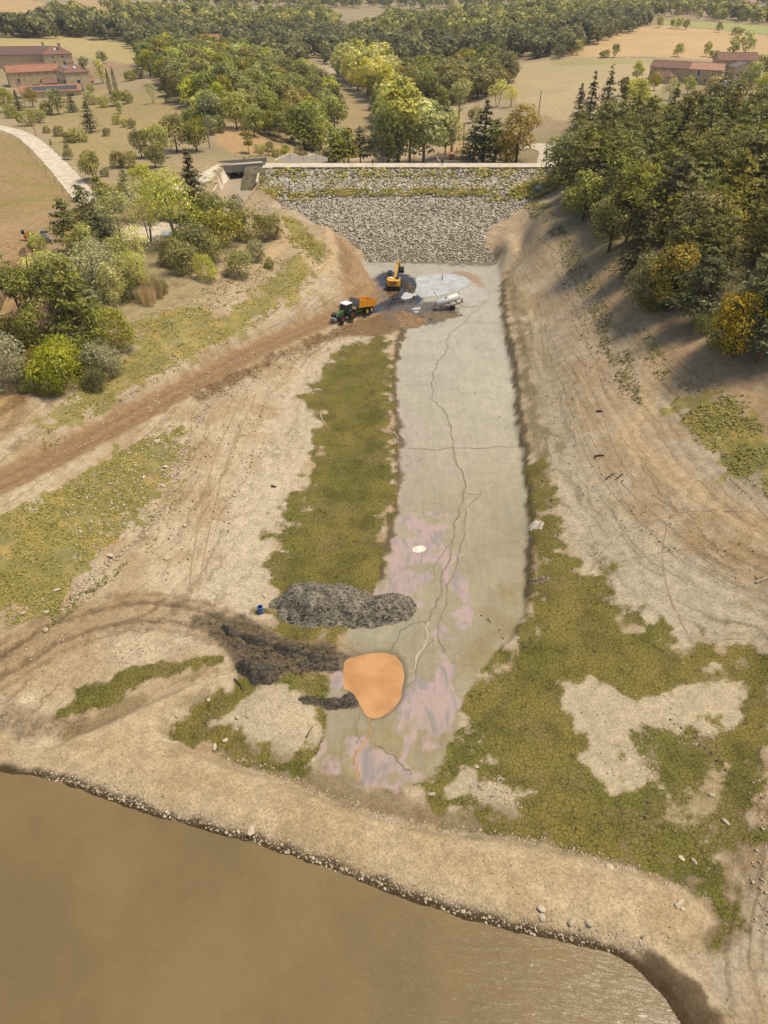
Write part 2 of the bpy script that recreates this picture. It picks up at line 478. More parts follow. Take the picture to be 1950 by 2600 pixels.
_mats = {}
def paint(name, c, rough=.5, spec=.4, metal=0., dirt=.25, scale=2.5, dirtc=(.16, .12, .075)):
    """painted / plain surface with some dirt and tone variation"""
    if name in _mats: return _mats[name]
    q = NT(name); p = q.obco()
    nz = q.noise(scale, 5, p, .65)
    f = q.step(nz, .48, .78)
    cc = q.mix(q.math('MULTIPLY', f, dirt), c, dirtc)
    cc = q.mix(.25, cc, q.mix(q.noise(scale * 6, 2, p), tuple(x * .7 for x in c), tuple(min(1, x * 1.25) for x in c)))
    q.bump(q.noise(scale * 8, 3, p), .15, .01)
    _mats[name] = q.fin(cc, q.rng(nz, .3, .7, max(.05, rough - .1), min(1, rough + .15)), spec, metal)
    return _mats[name]

# ------------------------------------------------------------------ ground colours
S = .66        # photograph tone -> surface albedo
def C(r, g, b): return np.array(lin(r, g, b, S))
SH = GX.shape
TINT = np.empty(SH + (3,))
wx = (fbm(GX * .35, GY * .35, 4, 41) - .5); wy = (fbm(GX * .35, GY * .35, 4, 42) - .5)
wf = (fbm(GX * 1.7, GY * 1.7, 3, 43) - .5)
wr = (fbm(GX * .7, GY * .7, 5, 49) - .5)
big = fbm(GX * .045, GY * .045, 4, 44); mid = fbm(GX * .3, GY * .3, 4, 45)
sand = C(206, 184, 148); sand2 = C(190, 164, 124); dry = C(188, 164, 122); drygreen = C(156, 144, 96)
t = sstep(.35, .65, mid)[..., None]
TINT[:] = sand * (1 - t) + sand2 * t
far = sstep(7, 10, GZ)[..., None]
t2 = sstep(.3, .7, big)[..., None]
TINT = TINT * (1 - far) + (dry * (1 - t2 * .6) + drygreen * t2 * .6) * far
CH = {k_: np.zeros(SH) for k_ in ('algae', 'crack', 'grass', 'gravel', 'strand', 'wet', 'pink', 'field', 'clod')}

def region(pxs, soft=.6, warp=1.0, it=2, closed=True, raw=None, ymax=None):
    """0..1 mask of a traced area on the terrain (soft edge in metres)"""
    pw = raw if raw is not None else smooth_poly([tuple(q) for q in PP(pxs)], closed, it)
    a = np.array(pw)[:, :2]; mg = soft * 2 + warp + 2
    j0, j1 = np.searchsorted(ys, [a[:, 1].min() - mg, a[:, 1].max() + mg])
    m = np.zeros(SH)
    if j1 <= j0: return m
    X = GX[j0:j1] + warp * wx[j0:j1] * 2; Y = GY[j0:j1] + warp * wy[j0:j1] * 2
    d, _, ins = seg_info(X, Y, pw, True)
    d = np.where(ins, d, -d) + wr[j0:j1] * soft * 2.6
    m[j0:j1] = sstep(-soft * .55, soft * .55, d)
    return m
def line(pxs, half, soft=.4, warp=.3, it=2, raw=None):
    pw = raw if raw is not None else smooth_poly([tuple(q) for q in PP(pxs)], False, it)
    a = np.array(pw)[:, :2]; mg = half + soft + warp + 2
    j0, j1 = np.searchsorted(ys, [a[:, 1].min() - mg, a[:, 1].max() + mg])
    m = np.zeros(SH)
    d, _, _ = seg_info(GX[j0:j1] + warp * wx[j0:j1] * 2, GY[j0:j1] + warp * wy[j0:j1] * 2, pw, False)
    m[j0:j1] = sstep(half + soft, half - soft * .3, d)
    return m
def tint(m, c, k_=1.):
    global TINT
    mm = (m * k_)[..., None]; TINT = TINT * (1 - mm) + np.asarray(c) * mm

basin = (GY < 200)
# strand lines on both banks
CH['strand'] = sstep(.5, 1.2, GZ) * sstep(12., 9., GZ) * basin * (1 - sstep(-.5, .6, dc))
# pale cracked silt next to the floor
pale = region([(700,1560),(650,1530),(440,1650),(420,1560),(560,1350),(640,1180),(720,1000),(800,900),(900,840),(960,850),(860,900),(800,1000),(830,1100),(760,1250),(700,1400)], 2., 1.2)
tint(pale, C(214, 194, 160)); CH['crack'] = np.maximum(CH['crack'], pale * .35)
pale2 = region([(1360,900),(1440,1000),(1480,1150),(1560,1300),(1700,1400),(1950,1500),(1950,1650),(1700,1640),(1560,1560),(1450,1440),(1400,1250),(1340,1050)], 2.5, 1.5)
tint(pale2, C(200, 184, 150)); CH['crack'] = np.maximum(CH['crack'], pale2 * .3)
greyb = region([(1330,800),(1420,860),(1460,1050),(1430,1150),(1370,1100),(1330,950)], 2.5, 1.5)
tint(greyb, C(176, 160, 126), .7)
# right bank warm sand
tint(region([(1240,560),(1330,540),(1420,620),(1500,760),(1580,900),(1640,1050),(1760,1200),(1950,1300),(1950,1420),(1750,1330),(1600,1200),(1520,1040),(1470,900),(1400,760),(1330,640),(1230,600)], 2.5, 1.5), C(204, 176, 136), .5)
tint(region([(1700,1330),(1950,1300),(1950,1480),(1800,1460)], 3, 2), C(182, 150, 104), .7)
# uplands right of the bank (dry litter)
tint(region([(1480,640),(1600,760),(1720,800),(1850,900),(1950,930),(1950,1120),(1850,1000),(1720,1000),(1620,860),(1520,740)], 2, 1.5), C(190, 158, 118), .8)
# patchy upland turf
CH['grass'] = np.maximum(CH['grass'], .30 * sstep(9, 11, GZ) * sstep(.35, .7, fbm(GX * .03, GY * .03, 4, 46)))
tint(sstep(9, 11, GZ) * sstep(.52, .68, fbm(GX * .06 + 9, GY * .06, 4, 47)), C(176, 142, 100), .6)
# algae carpets
AL = [
 [(800,960),(855,890),(960,848),(992,890),(985,960),(992,1040),(1008,1150),(1004,1280),(985,1400),(965,1500),(960,1600),(860,1650),(760,1630),(680,1590),(682,1500),(690,1420),(722,1330),(772,1240),(818,1150),(826,1085),(800,1050),(782,1010)],
 [(1332,1160),(1370,1180),(1390,1300),(1430,1370),(1500,1450),(1540,1540),(1650,1610),(1760,1645),(1980,1640),(1990,1880),(1960,1960),(1880,2120),(1850,2300),(1820,2310),(1790,2280),(1650,2212),(1450,2165),(1300,2125),(1130,2070),(1060,2000),(1120,1940),(1160,1850),(1175,1750),(1290,1640),(1345,1550),(1350,1400)],
 [(420,1835),(480,1785),(600,1722),(720,1690),(850,1700),(865,1760),(840,1830),(815,1900),(790,1955),(740,1968),(600,1925),(480,1892),(410,1862)],
 [(330,1705),(470,1665),(565,1655),(580,1690),(450,1702),(330,1765),(200,1815),(120,1835),(140,1800),(230,1750)],
]
ALM = np.zeros(SH)
for q, s_ in zip(AL, (2.4, 3.2, 1.5, .8)): ALM = np.maximum(ALM, region(q, s_, min(1.6, s_)))
MOUNDS = [[(1410,1750),(1480,1730),(1600,1745),(1740,1762),(1780,1722),(1860,1710),(1895,1760),(1850,1790),(1840,1850),(1780,1860),(1700,1850),(1620,1840),(1590,1900),(1640,1980),(1650,2010),(1590,2022),(1540,1990),(1490,1930),(1470,1900),(1500,1885),(1430,1810)],
 [(1150,1990),(1210,1945),(1270,1960),(1320,2010),(1340,2060),(1320,2070),(1250,2050),(1180,2035)],
 [(520,1840),(600,1780),(640,1750),(760,1750),(810,1800),(800,1880),(760,1910),(680,1910),(600,1890)]]
MM = np.zeros(SH)
for q in MOUNDS: MM = np.maximum(MM, region(q, 1.5, 1.3))
MC = region([(1750,2010),(1840,1940),(1860,1960),(1800,2050),(1760,2100),(1690,2090)], 1.6, .8) * .8
PATCHY = region([(1600,1830),(1800,1850),(1780,1920),(1650,1990),(1600,1900)], 3, 1.2)
ALM = ALM * (1 - MM) * (1 - MC) * (1 - .55 * PATCHY * fbm(GX * .8, GY * .8, 3, 61))
tint(sstep(.02, .45, ALM), C(158, 138, 98), .7)
CH['algae'] = ALM
CH['crack'] = np.maximum(CH['crack'], ALM * 1.0); CH['crack'] = np.maximum(CH['crack'], PATCHY * .9)
CH['crack'] *= (1 - MM * .55)
CH['crack'] = np.maximum(CH['crack'], region([(540,1750),(420,1830),(380,1800),(500,1720)], 2, .6) * .6)
tint(MM, C(202, 182, 146)); tint(MC, C(182, 160, 118)); CH['gravel'] = np.maximum(CH['gravel'], MM * .5)
# floor mud
fl = sstep(-.3, .5, DF)
gy = sstep(50, 105, GY)[..., None]
floorc = C(174, 160, 124) * (1 - gy) + C(200, 188, 158) * gy
floorc = floorc * (.90 + .2 * fbm(GX * .1, GY * .05, 4, 48)[..., None])
m = fl[..., None]; TINT = TINT * (1 - m) + floorc * m
for k_ in ('algae', 'crack', 'strand'): CH[k_] *= (1 - fl)
# olive film where the floor ends towards the coffer dam, and along the right edge
olive = np.maximum(region([(880,1830),(1000,1830),(1150,1760),(1290,1640),(1330,1560),(1345,1400),(1300,1500),(1200,1600),(1130,1700),(1160,1850),(1100,1960),(1000,2010),(850,1980),(800,1950)], 3.5, 2.), 0)
tint(olive * fl, C(168, 148, 102), .85)
tint(region([(860,1600),(950,1520),(1060,1560),(1050,1640),(960,1650),(880,1640)], 2, 1.) * fl, C(178, 168, 136), .8)
# pink films
PK = [[(985,1420),(1000,1330),(1090,1300),(1130,1320),(1110,1400),(1110,1500),(1060,1540),(960,1510)],
      [(1140,1440),(1165,1380),(1165,1480),(1150,1560),(1140,1640),(1120,1600)],
      [(1130,1660),(1170,1680),(1170,1760),(1140,1800),(1100,1900),(1050,1980),(1010,1950),(1040,1860),(1040,1780),(1070,1720)],
      [(820,1850),(880,1840),(870,1900),(840,1960),(800,1950)], [(850,1970),(930,1960),(1000,1990),(960,2010)], [(1080,960),(1110,900),(1130,960),(1120,1080),(1090,1060)],
      [(1020,1750),(1080,1700),(1110,1640),(1150,1660),(1140,1760),(1080,1860),(1040,1900)], [(960,1050),(1060,1000),(1080,1150),(1070,1300),(1000,1320)], [(1130,1050),(1180,1080),(1200,1200),(1170,1240),(1140,1150)], [(870,1900),(930,1870),(1000,1900),(1010,1980),(900,1990)], [(930,1900),(990,1880),(990,1950),(950,1960)], [(1090,1180),(1140,1150),(1150,1250),(1110,1260)], [(835,1720),(860,1700),(870,1750),(850,1780)]]
for q in PK: CH['pink'] = np.maximum(CH['pink'], region(q, 2.6, 2.4) * (1. if q[0][1] > 1300 else .55))
CH['pink'] *= sstep(-.1, .4, DF + .5)
# sandy tongue by the pool
tint(region([(1140,690),(1175,685),(1220,705),(1235,735),(1215,730),(1195,712),(1160,698)], .5, .4), C(186, 156, 118))
tint(region([(1195,716),(1230,735),(1235,760),(1180,775),(1150,755)], 1.5, .8), C(212, 200, 180), .8)
# dark wet churned mud round the excavator and the tanker
dk = region([(952,705),(968,692),(1000,688),(1040,698),(1066,718),(1060,740),(1078,764),(1062,778),(1030,772),(1000,785),(970,800),(935,795),(950,765),(965,740)], .9, 1.2)
tint(dk, C(58, 55, 52)); CH['clod'] = np.maximum(CH['clod'], dk)
dk2 = region([(980,775),(1060,765),(1110,760),(1170,785),(1140,815),(1060,825),(1010,830),(975,810)], 1.5, 1.2)
tint(dk2, C(112, 96, 72), .9); CH['clod'] = np.maximum(CH['clod'], dk2 * .8); CH['wet'] = np.maximum(dk, dk2 * .6)
# shade of the lip and right bank toe painted into the mud, and seeps
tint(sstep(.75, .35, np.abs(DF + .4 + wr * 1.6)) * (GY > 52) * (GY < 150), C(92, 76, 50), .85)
tint(region([(1275,670),(1295,760),(1320,900),(1335,1050),(1350,1200),(1400,1250),(1380,1120),(1350,980),(1340,850),(1310,720)], 1., 1.), C(140, 122, 84), .75)
tint(region([(880,600),(935,640),(1000,668),(1150,672),(1270,668),(1260,635),(1235,640),(1000,650),(940,620)], 1.5, .8), C(122, 112, 80), .9)
# haul road and its cut
tint(sstep(3.2, 2.2, DH + wf), C(168, 134, 94)); tint(sstep(.45, .1, np.abs(DH - .95) + wf * .3), C(148, 112, 74), .6)
for k_ in ('algae', 'crack', 'strand'): CH[k_] *= (1 - sstep(3.2, 2.2, DH))
cutb = region([(480,1010),(640,920),(760,870),(880,815),(1000,790),(1030,830),(985,850),(880,850),(780,880),(660,940),(500,1030)], .9, .6)
tint(cutb, C(140, 108, 70), .9); CH['clod'] = np.maximum(CH['clod'], cutb * .5)
tint(region([(850,590),(905,640),(955,715),(960,745),(900,765),(860,740),(870,660)], 1.2, .8), C(178, 142, 98), .8)
tint(region([(840,590),(862,600),(900,690),(905,740),(870,700)], .9, .6), C(150, 116, 80), .5)
# arc track
ta = sstep(3.0, 1.6, DA + wf * 1.5) * sstep(1.0, 4., PA + 3)
tint(ta, C(172, 142, 102), .6); tint(sstep(.38, .12, np.abs(DA - 1.05) + wf * .5), C(104, 82, 56), .6); tint(sstep(.3, .1, np.abs(DA - 2.1) + wf * .5), C(120, 96, 66), .4)
muck = region([(470,1562),(560,1560),(700,1608),(860,1650),(895,1680),(870,1700),(760,1712),(690,1740),(640,1738),(590,1700),(580,1650)], .6, 1.)
tint(muck, C(112, 98, 72), .85); CH['clod'] = np.maximum(CH['clod'], muck); CH['algae'] *= (1 - muck); CH['crack'] *= (1 - muck)
muck2 = region([(752,1770),(800,1765),(880,1780),(900,1760),(920,1790),(880,1800),(800,1795)], .5, .5)
tint(muck2, C(84, 72, 50), .9); CH['clod'] = np.maximum(CH['clod'], muck2)
lefts = region([(0,1780),(130,1830),(230,1800),(200,1860),(150,1890),(0,1850)], 1.2, 1.5)
tint(lefts, C(132, 108, 74), .6); CH['clod'] = np.maximum(CH['clod'], lefts * .7)
tint(region([(580,1690),(480,1712),(380,1775),(220,1872),(150,1884),(150,1840),(330,1775)], .6, .4), C(150, 126, 88), .85)
wetb = sstep(.8, .3, DL + wr * .8) * basin
tint(wetb, C(84, 66, 40), .9)
tint(region([(1590,2400),(1680,2420),(1780,2480),(1800,2560),(1860,2640),(1780,2640),(1700,2560),(1640,2480)], .6, .7), C(92, 74, 46), .9)
CH['gravel'] = np.maximum(CH['gravel'], sstep(-.3, .6, dc) * .9)
tint(sstep(0, 1.5, dc), C(206, 180, 138)); tint(sstep(0, 1.5, dc) * sstep(.45, .7, mid), C(188, 160, 116), .6)
tint(sstep(1.6, 2.4, dc) * sstep(.5, .62, fbm(GX * .12 + GY * .05, GY * .5, 3, 63)), C(196, 168, 126), .5)
CH['crack'] *= (1 - sstep(-.3, .5, dc)); CH['algae'] *= (1 - sstep(-.4, .3, dc))
tint(wetb, C(84, 66, 40), .9)
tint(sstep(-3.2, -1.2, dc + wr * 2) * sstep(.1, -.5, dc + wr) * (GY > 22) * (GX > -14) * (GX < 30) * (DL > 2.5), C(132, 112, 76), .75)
# track along the right lower bank
tint(region([(1870,2000),(1920,2010),(1890,2200),(1870,2360),(1820,2420),(1815,2330),(1850,2180)], 1., .8), C(150, 126, 86), .7)
tint(region([(1900,2000),(1950,1980),(1950,2260),(1900,2280)], 1., .8), C(176, 146, 104), .8); CH['gravel'] = np.maximum(CH['gravel'], region([(1890,1990),(1990,1960),(1990,2300),(1890,2300)], 1., .8) * .9)
# grass
GR = [([(110,1060),(240,960),(330,880),(350,800),(480,780),(560,800),(650,740),(740,650),(790,600),(850,640),(800,720),(650,830),(500,905),(380,985),(230,1065),(110,1150)], .75),
      ([(0,1310),(150,1240),(300,1150),(430,1080),(470,1080),(450,1180),(380,1260),(330,1340),(200,1440),(150,1560),(20,1590),(-60,1560),(-60,1330)], .95),
      ([(715,545),(760,560),(800,620),(830,650),(800,672),(755,640),(710,590)], .95),
      ([(1330,515),(1400,540),(1440,590),(1480,650),(1520,740),(1580,850),(1620,950),(1630,1030),(1580,1000),(1530,880),(1480,760),(1420,640),(1370,560)], .6),
      ([(1640,830),(1690,900),(1720,980),(1670,960),(1645,900)], .6), ([(1700,1010),(1830,985),(1900,1060),(1980,1100),(1980,1290),(1860,1200),(1760,1110)], .9),
      ([(350,500),(560,560),(560,440),(480,400)], .4), ([(1380,470),(1420,520),(1330,530),(1300,500)], .8)]
for q, k_ in GR: CH['grass'] = np.maximum(CH['grass'], region(q, 2.2, 2.0) * k_)
CH['grass'] *= (1 - sstep(3.2, 2.2, DH)) * (1 - fl)
# dry paths through the grass
for q, w_ in (([(700,540),(720,600),(790,660),(800,690),(830,680),(848,640),(840,590),(800,550)], .8), ([(1640,720),(1640,830),(1660,950),(1640,1060),(1560,1100),(1700,1200),(1850,1290),(1980,1370)], 1.1), ([(480,700),(600,690),(700,640),(720,610)], 1.4)):
    m = line(q, w_, .7); CH['grass'] *= (1 - m * .9); tint(m, C(216, 184, 136), .7)
# distant fields
def fieldp(q, c, k_=1., soft=2.5):
    m = region(q, soft, 1.5, 1); tint(m, C(*c), k_); CH['field'] = np.maximum(CH['field'], m)
fieldp([(1400,148),(1480,100),(1590,72),(1680,64),(1800,75),(1990,92),(1990,152),(1750,148),(1560,145)], (222, 184, 128))
fieldp([(1650,50),(1800,55),(1990,72),(1990,88),(1800,72),(1680,62)], (188, 182, 104))
fieldp([(1300,165),(1420,150),(1700,152),(1820,160),(1700,200),(1650,260),(1500,330),(1400,300),(1280,240)], (204, 180, 132))
fieldp([(1400,152),(1700,155),(1700,165),(1400,172)], (184, 172, 104), .8)
fieldp([(-60,85),(150,92),(330,105),(360,150),(380,170),(250,150),(100,130),(-60,128)], (204, 180, 118))
fieldp([(-60,0),(110,0),(110,30),(60,60),(-60,40)], (214, 176, 116)); fieldp([(170,0),(300,0),(380,25),(400,60),(300,45),(220,25)], (206, 170, 116))
fieldp([(840,195),(900,240),(960,300),(970,380),(940,398),(850,395),(830,330),(845,260)], (182, 158, 112))
fieldp([(-60,330),(50,345),(110,400),(160,455),(190,500),(120,540),(-60,580)], (176, 148, 98))
fieldp([(-60,590),(120,540),(230,515),(240,540),(130,600),(90,700),(60,760),(50,870),(80,950),(60,1080),(-60,1130)], (186, 150, 104), .8)
fieldp([(120,210),(420,240),(480,300),(400,340),(300,420),(230,440),(120,360)], (188, 164, 106), .7)
for q in ([(60,410),(170,440)], [(30,460),(190,480)], [(0,520),(140,500)]): tint(line(q, 1.6, 1.5, 1.), C(150, 142, 72), .45)
tint(region([(540,360),(560,330),(640,330),(700,370),(780,395),(700,400),(600,400)], 2, 1.5), C(206, 164, 110), .8)
tint(region([(1120,410),(1130,370),(1200,355),(1250,390),(1180,412)], 1.5, 1.), C(212, 168, 112), .9)
# worn yard at the left edge: tyre marks
for q in ([(-30,700),(60,660),(150,640)], [(-30,740),(70,720),(160,690)], [(40,800),(45,900),(70,980),(40,1080),(-30,1130)]): tint(line(q, .7, .8, 1.), C(140, 108, 72), .5)
dO, _, iO = seg_info(GX, GY, PIT_O, True)
tint(np.exp(-(dO / .35) ** 2) * (GY < 60), C(124, 104, 72), .5)
# lake bed under the turbid water
tint(sstep(0, -.5, DL), C(110, 88, 56))

TINT *= .85
CH['wet'] = np.maximum(CH['wet'], fl * (.25 + .5 * sstep(60, 130, GY)))
nr, nc_ = SH
idx = np.arange(nr * nc_).reshape(nr, nc_)
faces = np.stack([idx[:-1, :-1], idx[:-1, 1:], idx[1:, 1:], idx[1:, :-1]], -1).reshape(-1, 4)
gv = np.stack([GX, GY, GZ], -1).reshape(-1, 3)

def ground_material():
    q = NT('ground_soil')
    p = q.pos(); t_ = q.attr('tint')
    a, cr, gr = q.sep(q.attr('m1'))[:3]
    gv_, st, wt = q.sep(q.attr('m2'))[:3]
    pk, fd, cl = q.sep(q.attr('m3'))[:3]
    n1 = q.noise(.9, 9, p, .7); n2 = q.noise(4.2, 6, p, .74); nf = q.noise(.6, 10, p, .68); n3 = q.noise(.12, 3, p); n4 = q.noise(16, 2, p, .6)
    flm = q.attr('m1', 'Alpha'); nfl = q.rng(flm, 0, 1, 1., .42)
    c = q.mix(nfl, t_, q.mix(1., t_, q.mix(q.step(n1, .36, .64), (.85, .84, .83), (1.1, 1.09, 1.08)), 'MULTIPLY'))
    c = q.mix(nfl, c, q.mix(1., c, q.mix(q.step(n2, .4, .6), (.82, .81, .8), (1.12, 1.11, 1.1)), 'MULTIPLY'))
    # crisp fine grit
    g1 = q.noise(11, 3, p, .7); g2 = q.noise(24, 2, p, .7)
    c = q.mix(q.math('MULTIPLY', q.step(g1, .56, .66), nfl), c, q.mix(1., c, (.80, .78, .75), 'MULTIPLY'))
    c = q.mix(q.math('MULTIPLY', q.step(g2, .58, .68), nfl), c, q.mix(1., c, (1.2, 1.19, 1.17), 'MULTIPLY'))
    # faint drainage streaks on the wet floor
    stv = q.noise(.9, 5, q.scalev(p, (1.6, .16, 1)), .6, .3)
    c = q.mix(q.math('MULTIPLY', flm, .5), c, q.mix(1., c, q.mix(q.step(stv, .35, .65), (.86, .86, .87), (1.07, 1.06, 1.05)), 'MULTIPLY'))
    # old water levels: thin contour lines following height
    sp = q.n('ShaderNodeSeparateXYZ'); q.link(p, sp.inputs[0])
    zz = q.math('ADD', sp.outputs[2], q.math('MULTIPLY', q.math('SUBTRACT', q.noise(.35, 3, p), .5), .55))
    cv_ = q.n('ShaderNodeCombineXYZ'); q.link(zz, cv_.inputs[2]); q.link(q.math('MULTIPLY', sp.outputs[0], .012), cv_.inputs[0]); q.link(q.math('MULTIPLY', sp.outputs[1], .012), cv_.inputs[1])
    ln = q.noise(5.5, 3, cv_.outputs[0], .7)
    c = q.mix(q.math('MULTIPLY', q.step(ln, .52, .66), q.math('MULTIPLY', st, .75)), c, q.mix(1., c, (.62, .58, .52), 'MULTIPLY'))
    c = q.mix(q.math('MULTIPLY', q.step(ln, .46, .34), q.math('MULTIPLY', st, .5)), c, q.mix(1., c, (1.18, 1.16, 1.13), 'MULTIPLY'))
    # sparse dark debris specks on the banks
    sv = q.voro(1.1, 'F1', p); c = q.mix(q.math('MULTIPLY', q.math('LESS_THAN', sv, .10), q.math('MULTIPLY', st, .6)), c, (.07, .055, .04))
    # stubble rows in the fields
    wv = q.n('ShaderNodeTexWave'); wv.inputs['Scale'].default_value = .12; wv.inputs['Distortion'].default_value = 6; wv.inputs['Detail'].default_value = 3; wv.inputs['Detail Scale'].default_value = .4
    q.link(p, wv.inputs[0])
    c = q.mix(q.math('MULTIPLY', fd, .12), c, q.mix(1., c, q.mix(wv.outputs[1], (.7, .72, .66), (1.16, 1.12, 1.06)), 'MULTIPLY'))
    c = q.mix(q.math('MULTIPLY', fd, .35), c, q.mix(1., c, q.mix(q.step(q.noise(.035, 4, p), .35, .65), (.82, .86, .72), (1.1, 1.06, 1.0)), 'MULTIPLY'))
    # faint web of drying lines and specks on the wet floor
    wv_ = q.n('ShaderNodeVectorMath', operation='ADD'); q.link(p, wv_.inputs[0]); q.link(q.scalev(q.noise(.5, 4, p, .6, out=1), (1.6, 1.6, 0)), wv_.inputs[1])
    web = q.voro(.17, 'DISTANCE_TO_EDGE', q.scalev(wv_.outputs[0], (1, 1, 0)))
    c = q.mix(q.math('MULTIPLY', q.math('MULTIPLY', q.step(web, .016, .004), flm), .3), c, q.mix(1., c, (.62, .58, .52), 'MULTIPLY'))
    mot = q.noise(.22, 7, p, .62, .5)
    c = q.mix(q.math('MULTIPLY', flm, .6), c, q.mix(1., c, q.mix(q.step(mot, .35, .65), (.84, .85, .84), (1.06, 1.05, 1.05)), 'MULTIPLY'))
    spk = q.voro(1.6, 'F1', p)
    c = q.mix(q.math('MULTIPLY', q.math('MULTIPLY', q.math('LESS_THAN', spk, .07), flm), .5), c, (.12, .10, .075))
    # pink film
    sv2 = q.scalev(p, (1., .33, 1.))
    pf = q.math('ADD', pk, q.math('MULTIPLY', q.math('SUBTRACT', q.noise(.8, 5, sv2, .7, 1.2), .5), 1.5))
    pf = q.math('MULTIPLY', q.step(pf, .3, .95), q.step(pk, .02, .4))
    pc = q.mix(q.step(q.noise(.9, 4, sv2, .6, .8), .42, .66), lin(190, 160, 150, S), lin(146, 136, 134, S))
    pc = q.mix(q.step(q.noise(2.4, 3, p), .62, .72), pc, lin(196, 150, 132, S))
    c = q.mix(q.math('MULTIPLY', pf, .75), c, pc)
    # drying cracks
    wp = q.n('ShaderNodeVectorMath', operation='ADD'); q.link(p, wp.inputs[0])
    q.link(q.scalev(q.noise(1.6, 2, p, out=1), (.35, .35, 0)), wp.inputs[1])
    flat = q.scalev(wp.outputs[0], (1, 1, 0))
    ve = q.voro(2.7, 'DISTANCE_TO_EDGE', flat)
    cellc = q.sep(q.voro(2.7, 'F1', flat, 1))[0]
    # algae carpet
    # plate by plate and in ragged patches rather than one soft edge
    asum = q.math('ADD', a, q.math('MULTIPLY', q.math('SUBTRACT', nf, .5), 1.0))
    asum = q.math('ADD', asum, q.math('MULTIPLY', q.math('SUBTRACT', cellc, .5), .5))
    af = q.math('MULTIPLY', q.step(asum, .2, .8), q.step(a, .02, .2))
    ac = q.mix(q.step(q.noise(.11, 4, p), .35, .65), lin(110, 106, 38, S), lin(134, 118, 52, S))
    ac = q.mix(q.math('MULTIPLY', q.step(q.noise(.35, 4, p), .4, .7), .7), ac, lin(84, 82, 30, S))
    ac = q.mix(q.math('MULTIPLY', q.step(q.noise(.2, 6, p, .65), .48, .7), .7), ac, lin(136, 116, 68, S))
    c = q.mix(q.math('MULTIPLY', af, .94), c, ac)
    crk = q.math('MULTIPLY', q.step(ve, .085, .02), q.step(q.math('ADD', cr, q.math('MULTIPLY', q.math('SUBTRACT', n3, .5), .5)), .12, .7))
    c = q.mix(q.math('MULTIPLY', crk, .72), c, q.mix(1., c, (.30, .27, .22), 'MULTIPLY'))
    c = q.mix(q.math('MULTIPLY', cr, .5), c, q.mix(1., c, q.mix(cellc, (.88, .88, .86), (1.12, 1.11, 1.08)), 'MULTIPLY'))
    # hoof and foot prints sprinkled over the carpet
    hp = q.voro(1.1, 'F1', flat); hm = q.math('MULTIPLY', q.math('LESS_THAN', hp, .13), q.math('MULTIPLY', af, q.step(q.noise(.16, 3, p), .47, .58)))
    c = q.mix(q.math('MULTIPLY', hm, .75), c, (.035, .03, .015))
    # gravel
    pv = q.n('ShaderNodeTexVoronoi'); pv.inputs['Scale'].default_value = 7.5; q.link(p, pv.inputs[0])
    pb = q.sep(pv.outputs[1])[0]
    gm = q.math('MULTIPLY', gv_, q.step(pv.outputs[0], .5, .25))
    c = q.mix(q.math('MULTIPLY', gm, .9), c, q.mix(1., c, q.mix(pb, (.68, .66, .62), (1.34, 1.32, 1.28)), 'MULTIPLY'))
    # churned clods
    cn = q.noise(2.6, 5, p, .7, .6)
    c = q.mix(q.math('MULTIPLY', q.step(cn, .48, .6), q.math('MULTIPLY', cl, .7)), c, q.mix(1., c, (.3, .28, .26), 'MULTIPLY'))
    c = q.mix(q.math('MULTIPLY', q.step(cn, .46, .36), q.math('MULTIPLY', cl, .5)), c, q.mix(1., c, (1.3, 1.27, 1.2), 'MULTIPLY'))
    # weeds and grass
    gn = q.math('ADD', q.math('MULTIPLY', q.noise(.5, 5, p, .7), .55), q.math('MULTIPLY', q.noise(3.2, 3, p, .7), .45))
    gf = q.step(q.math('ADD', q.math('MULTIPLY', gr, .75), gn), .86, 1.06)
    gc = q.mix(q.step(q.noise(.22, 4, p), .38, .62), lin(160, 142, 62, S), lin(126, 118, 54, S))
    gc = q.mix(q.step(q.noise(.4, 4, p), .5, .68), gc, lin(190, 154, 74, S))
    gc = q.mix(q.step(n2, .4, .75), gc, lin(116, 116, 50, S))
    gc = q.mix(1., gc, q.mix(q.step(n2, .38, .62), (.72, .74, .7), (1.15, 1.12, 1.1)), 'MULTIPLY')
    c = q.mix(q.math('MULTIPLY', gf, .8), c, gc)
    hgt = q.math('ADD', q.math('MULTIPLY', n2, .6), q.math('MULTIPLY', q.math('SUBTRACT', 1., crk), .5))
    hgt = q.math('ADD', hgt, q.math('MULTIPLY', q.math('MULTIPLY', gv_, pv.outputs[0]), -.8))
    hgt = q.math('ADD', hgt, q.math('MULTIPLY', q.math('MULTIPLY', cn, cl), 1.8))
    hgt = q.math('ADD', hgt, q.math('MULTIPLY', gf, .5))
    hgt = q.math('ADD', hgt, q.math('MULTIPLY', n4, .25))
    q.bump(hgt, .45, .08)
    q.link(q.rng(wt, 0, 1, .18, .55), q.b.inputs['Specular IOR Level'])
    m_ = q.fin(c, q.rng(wt, 0, 1, .93, .26), .18)
    return m_
ground_mat = ground_material()
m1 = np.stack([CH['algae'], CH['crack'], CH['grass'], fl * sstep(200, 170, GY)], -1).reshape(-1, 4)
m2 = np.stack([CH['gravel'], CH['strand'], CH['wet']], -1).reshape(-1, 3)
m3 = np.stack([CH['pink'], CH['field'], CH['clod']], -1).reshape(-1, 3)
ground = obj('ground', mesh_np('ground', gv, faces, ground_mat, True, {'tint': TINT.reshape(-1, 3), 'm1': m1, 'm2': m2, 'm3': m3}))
tag(ground, 'drained reservoir basin of pale silt, green algae and dry hillside grass', kind='structure')

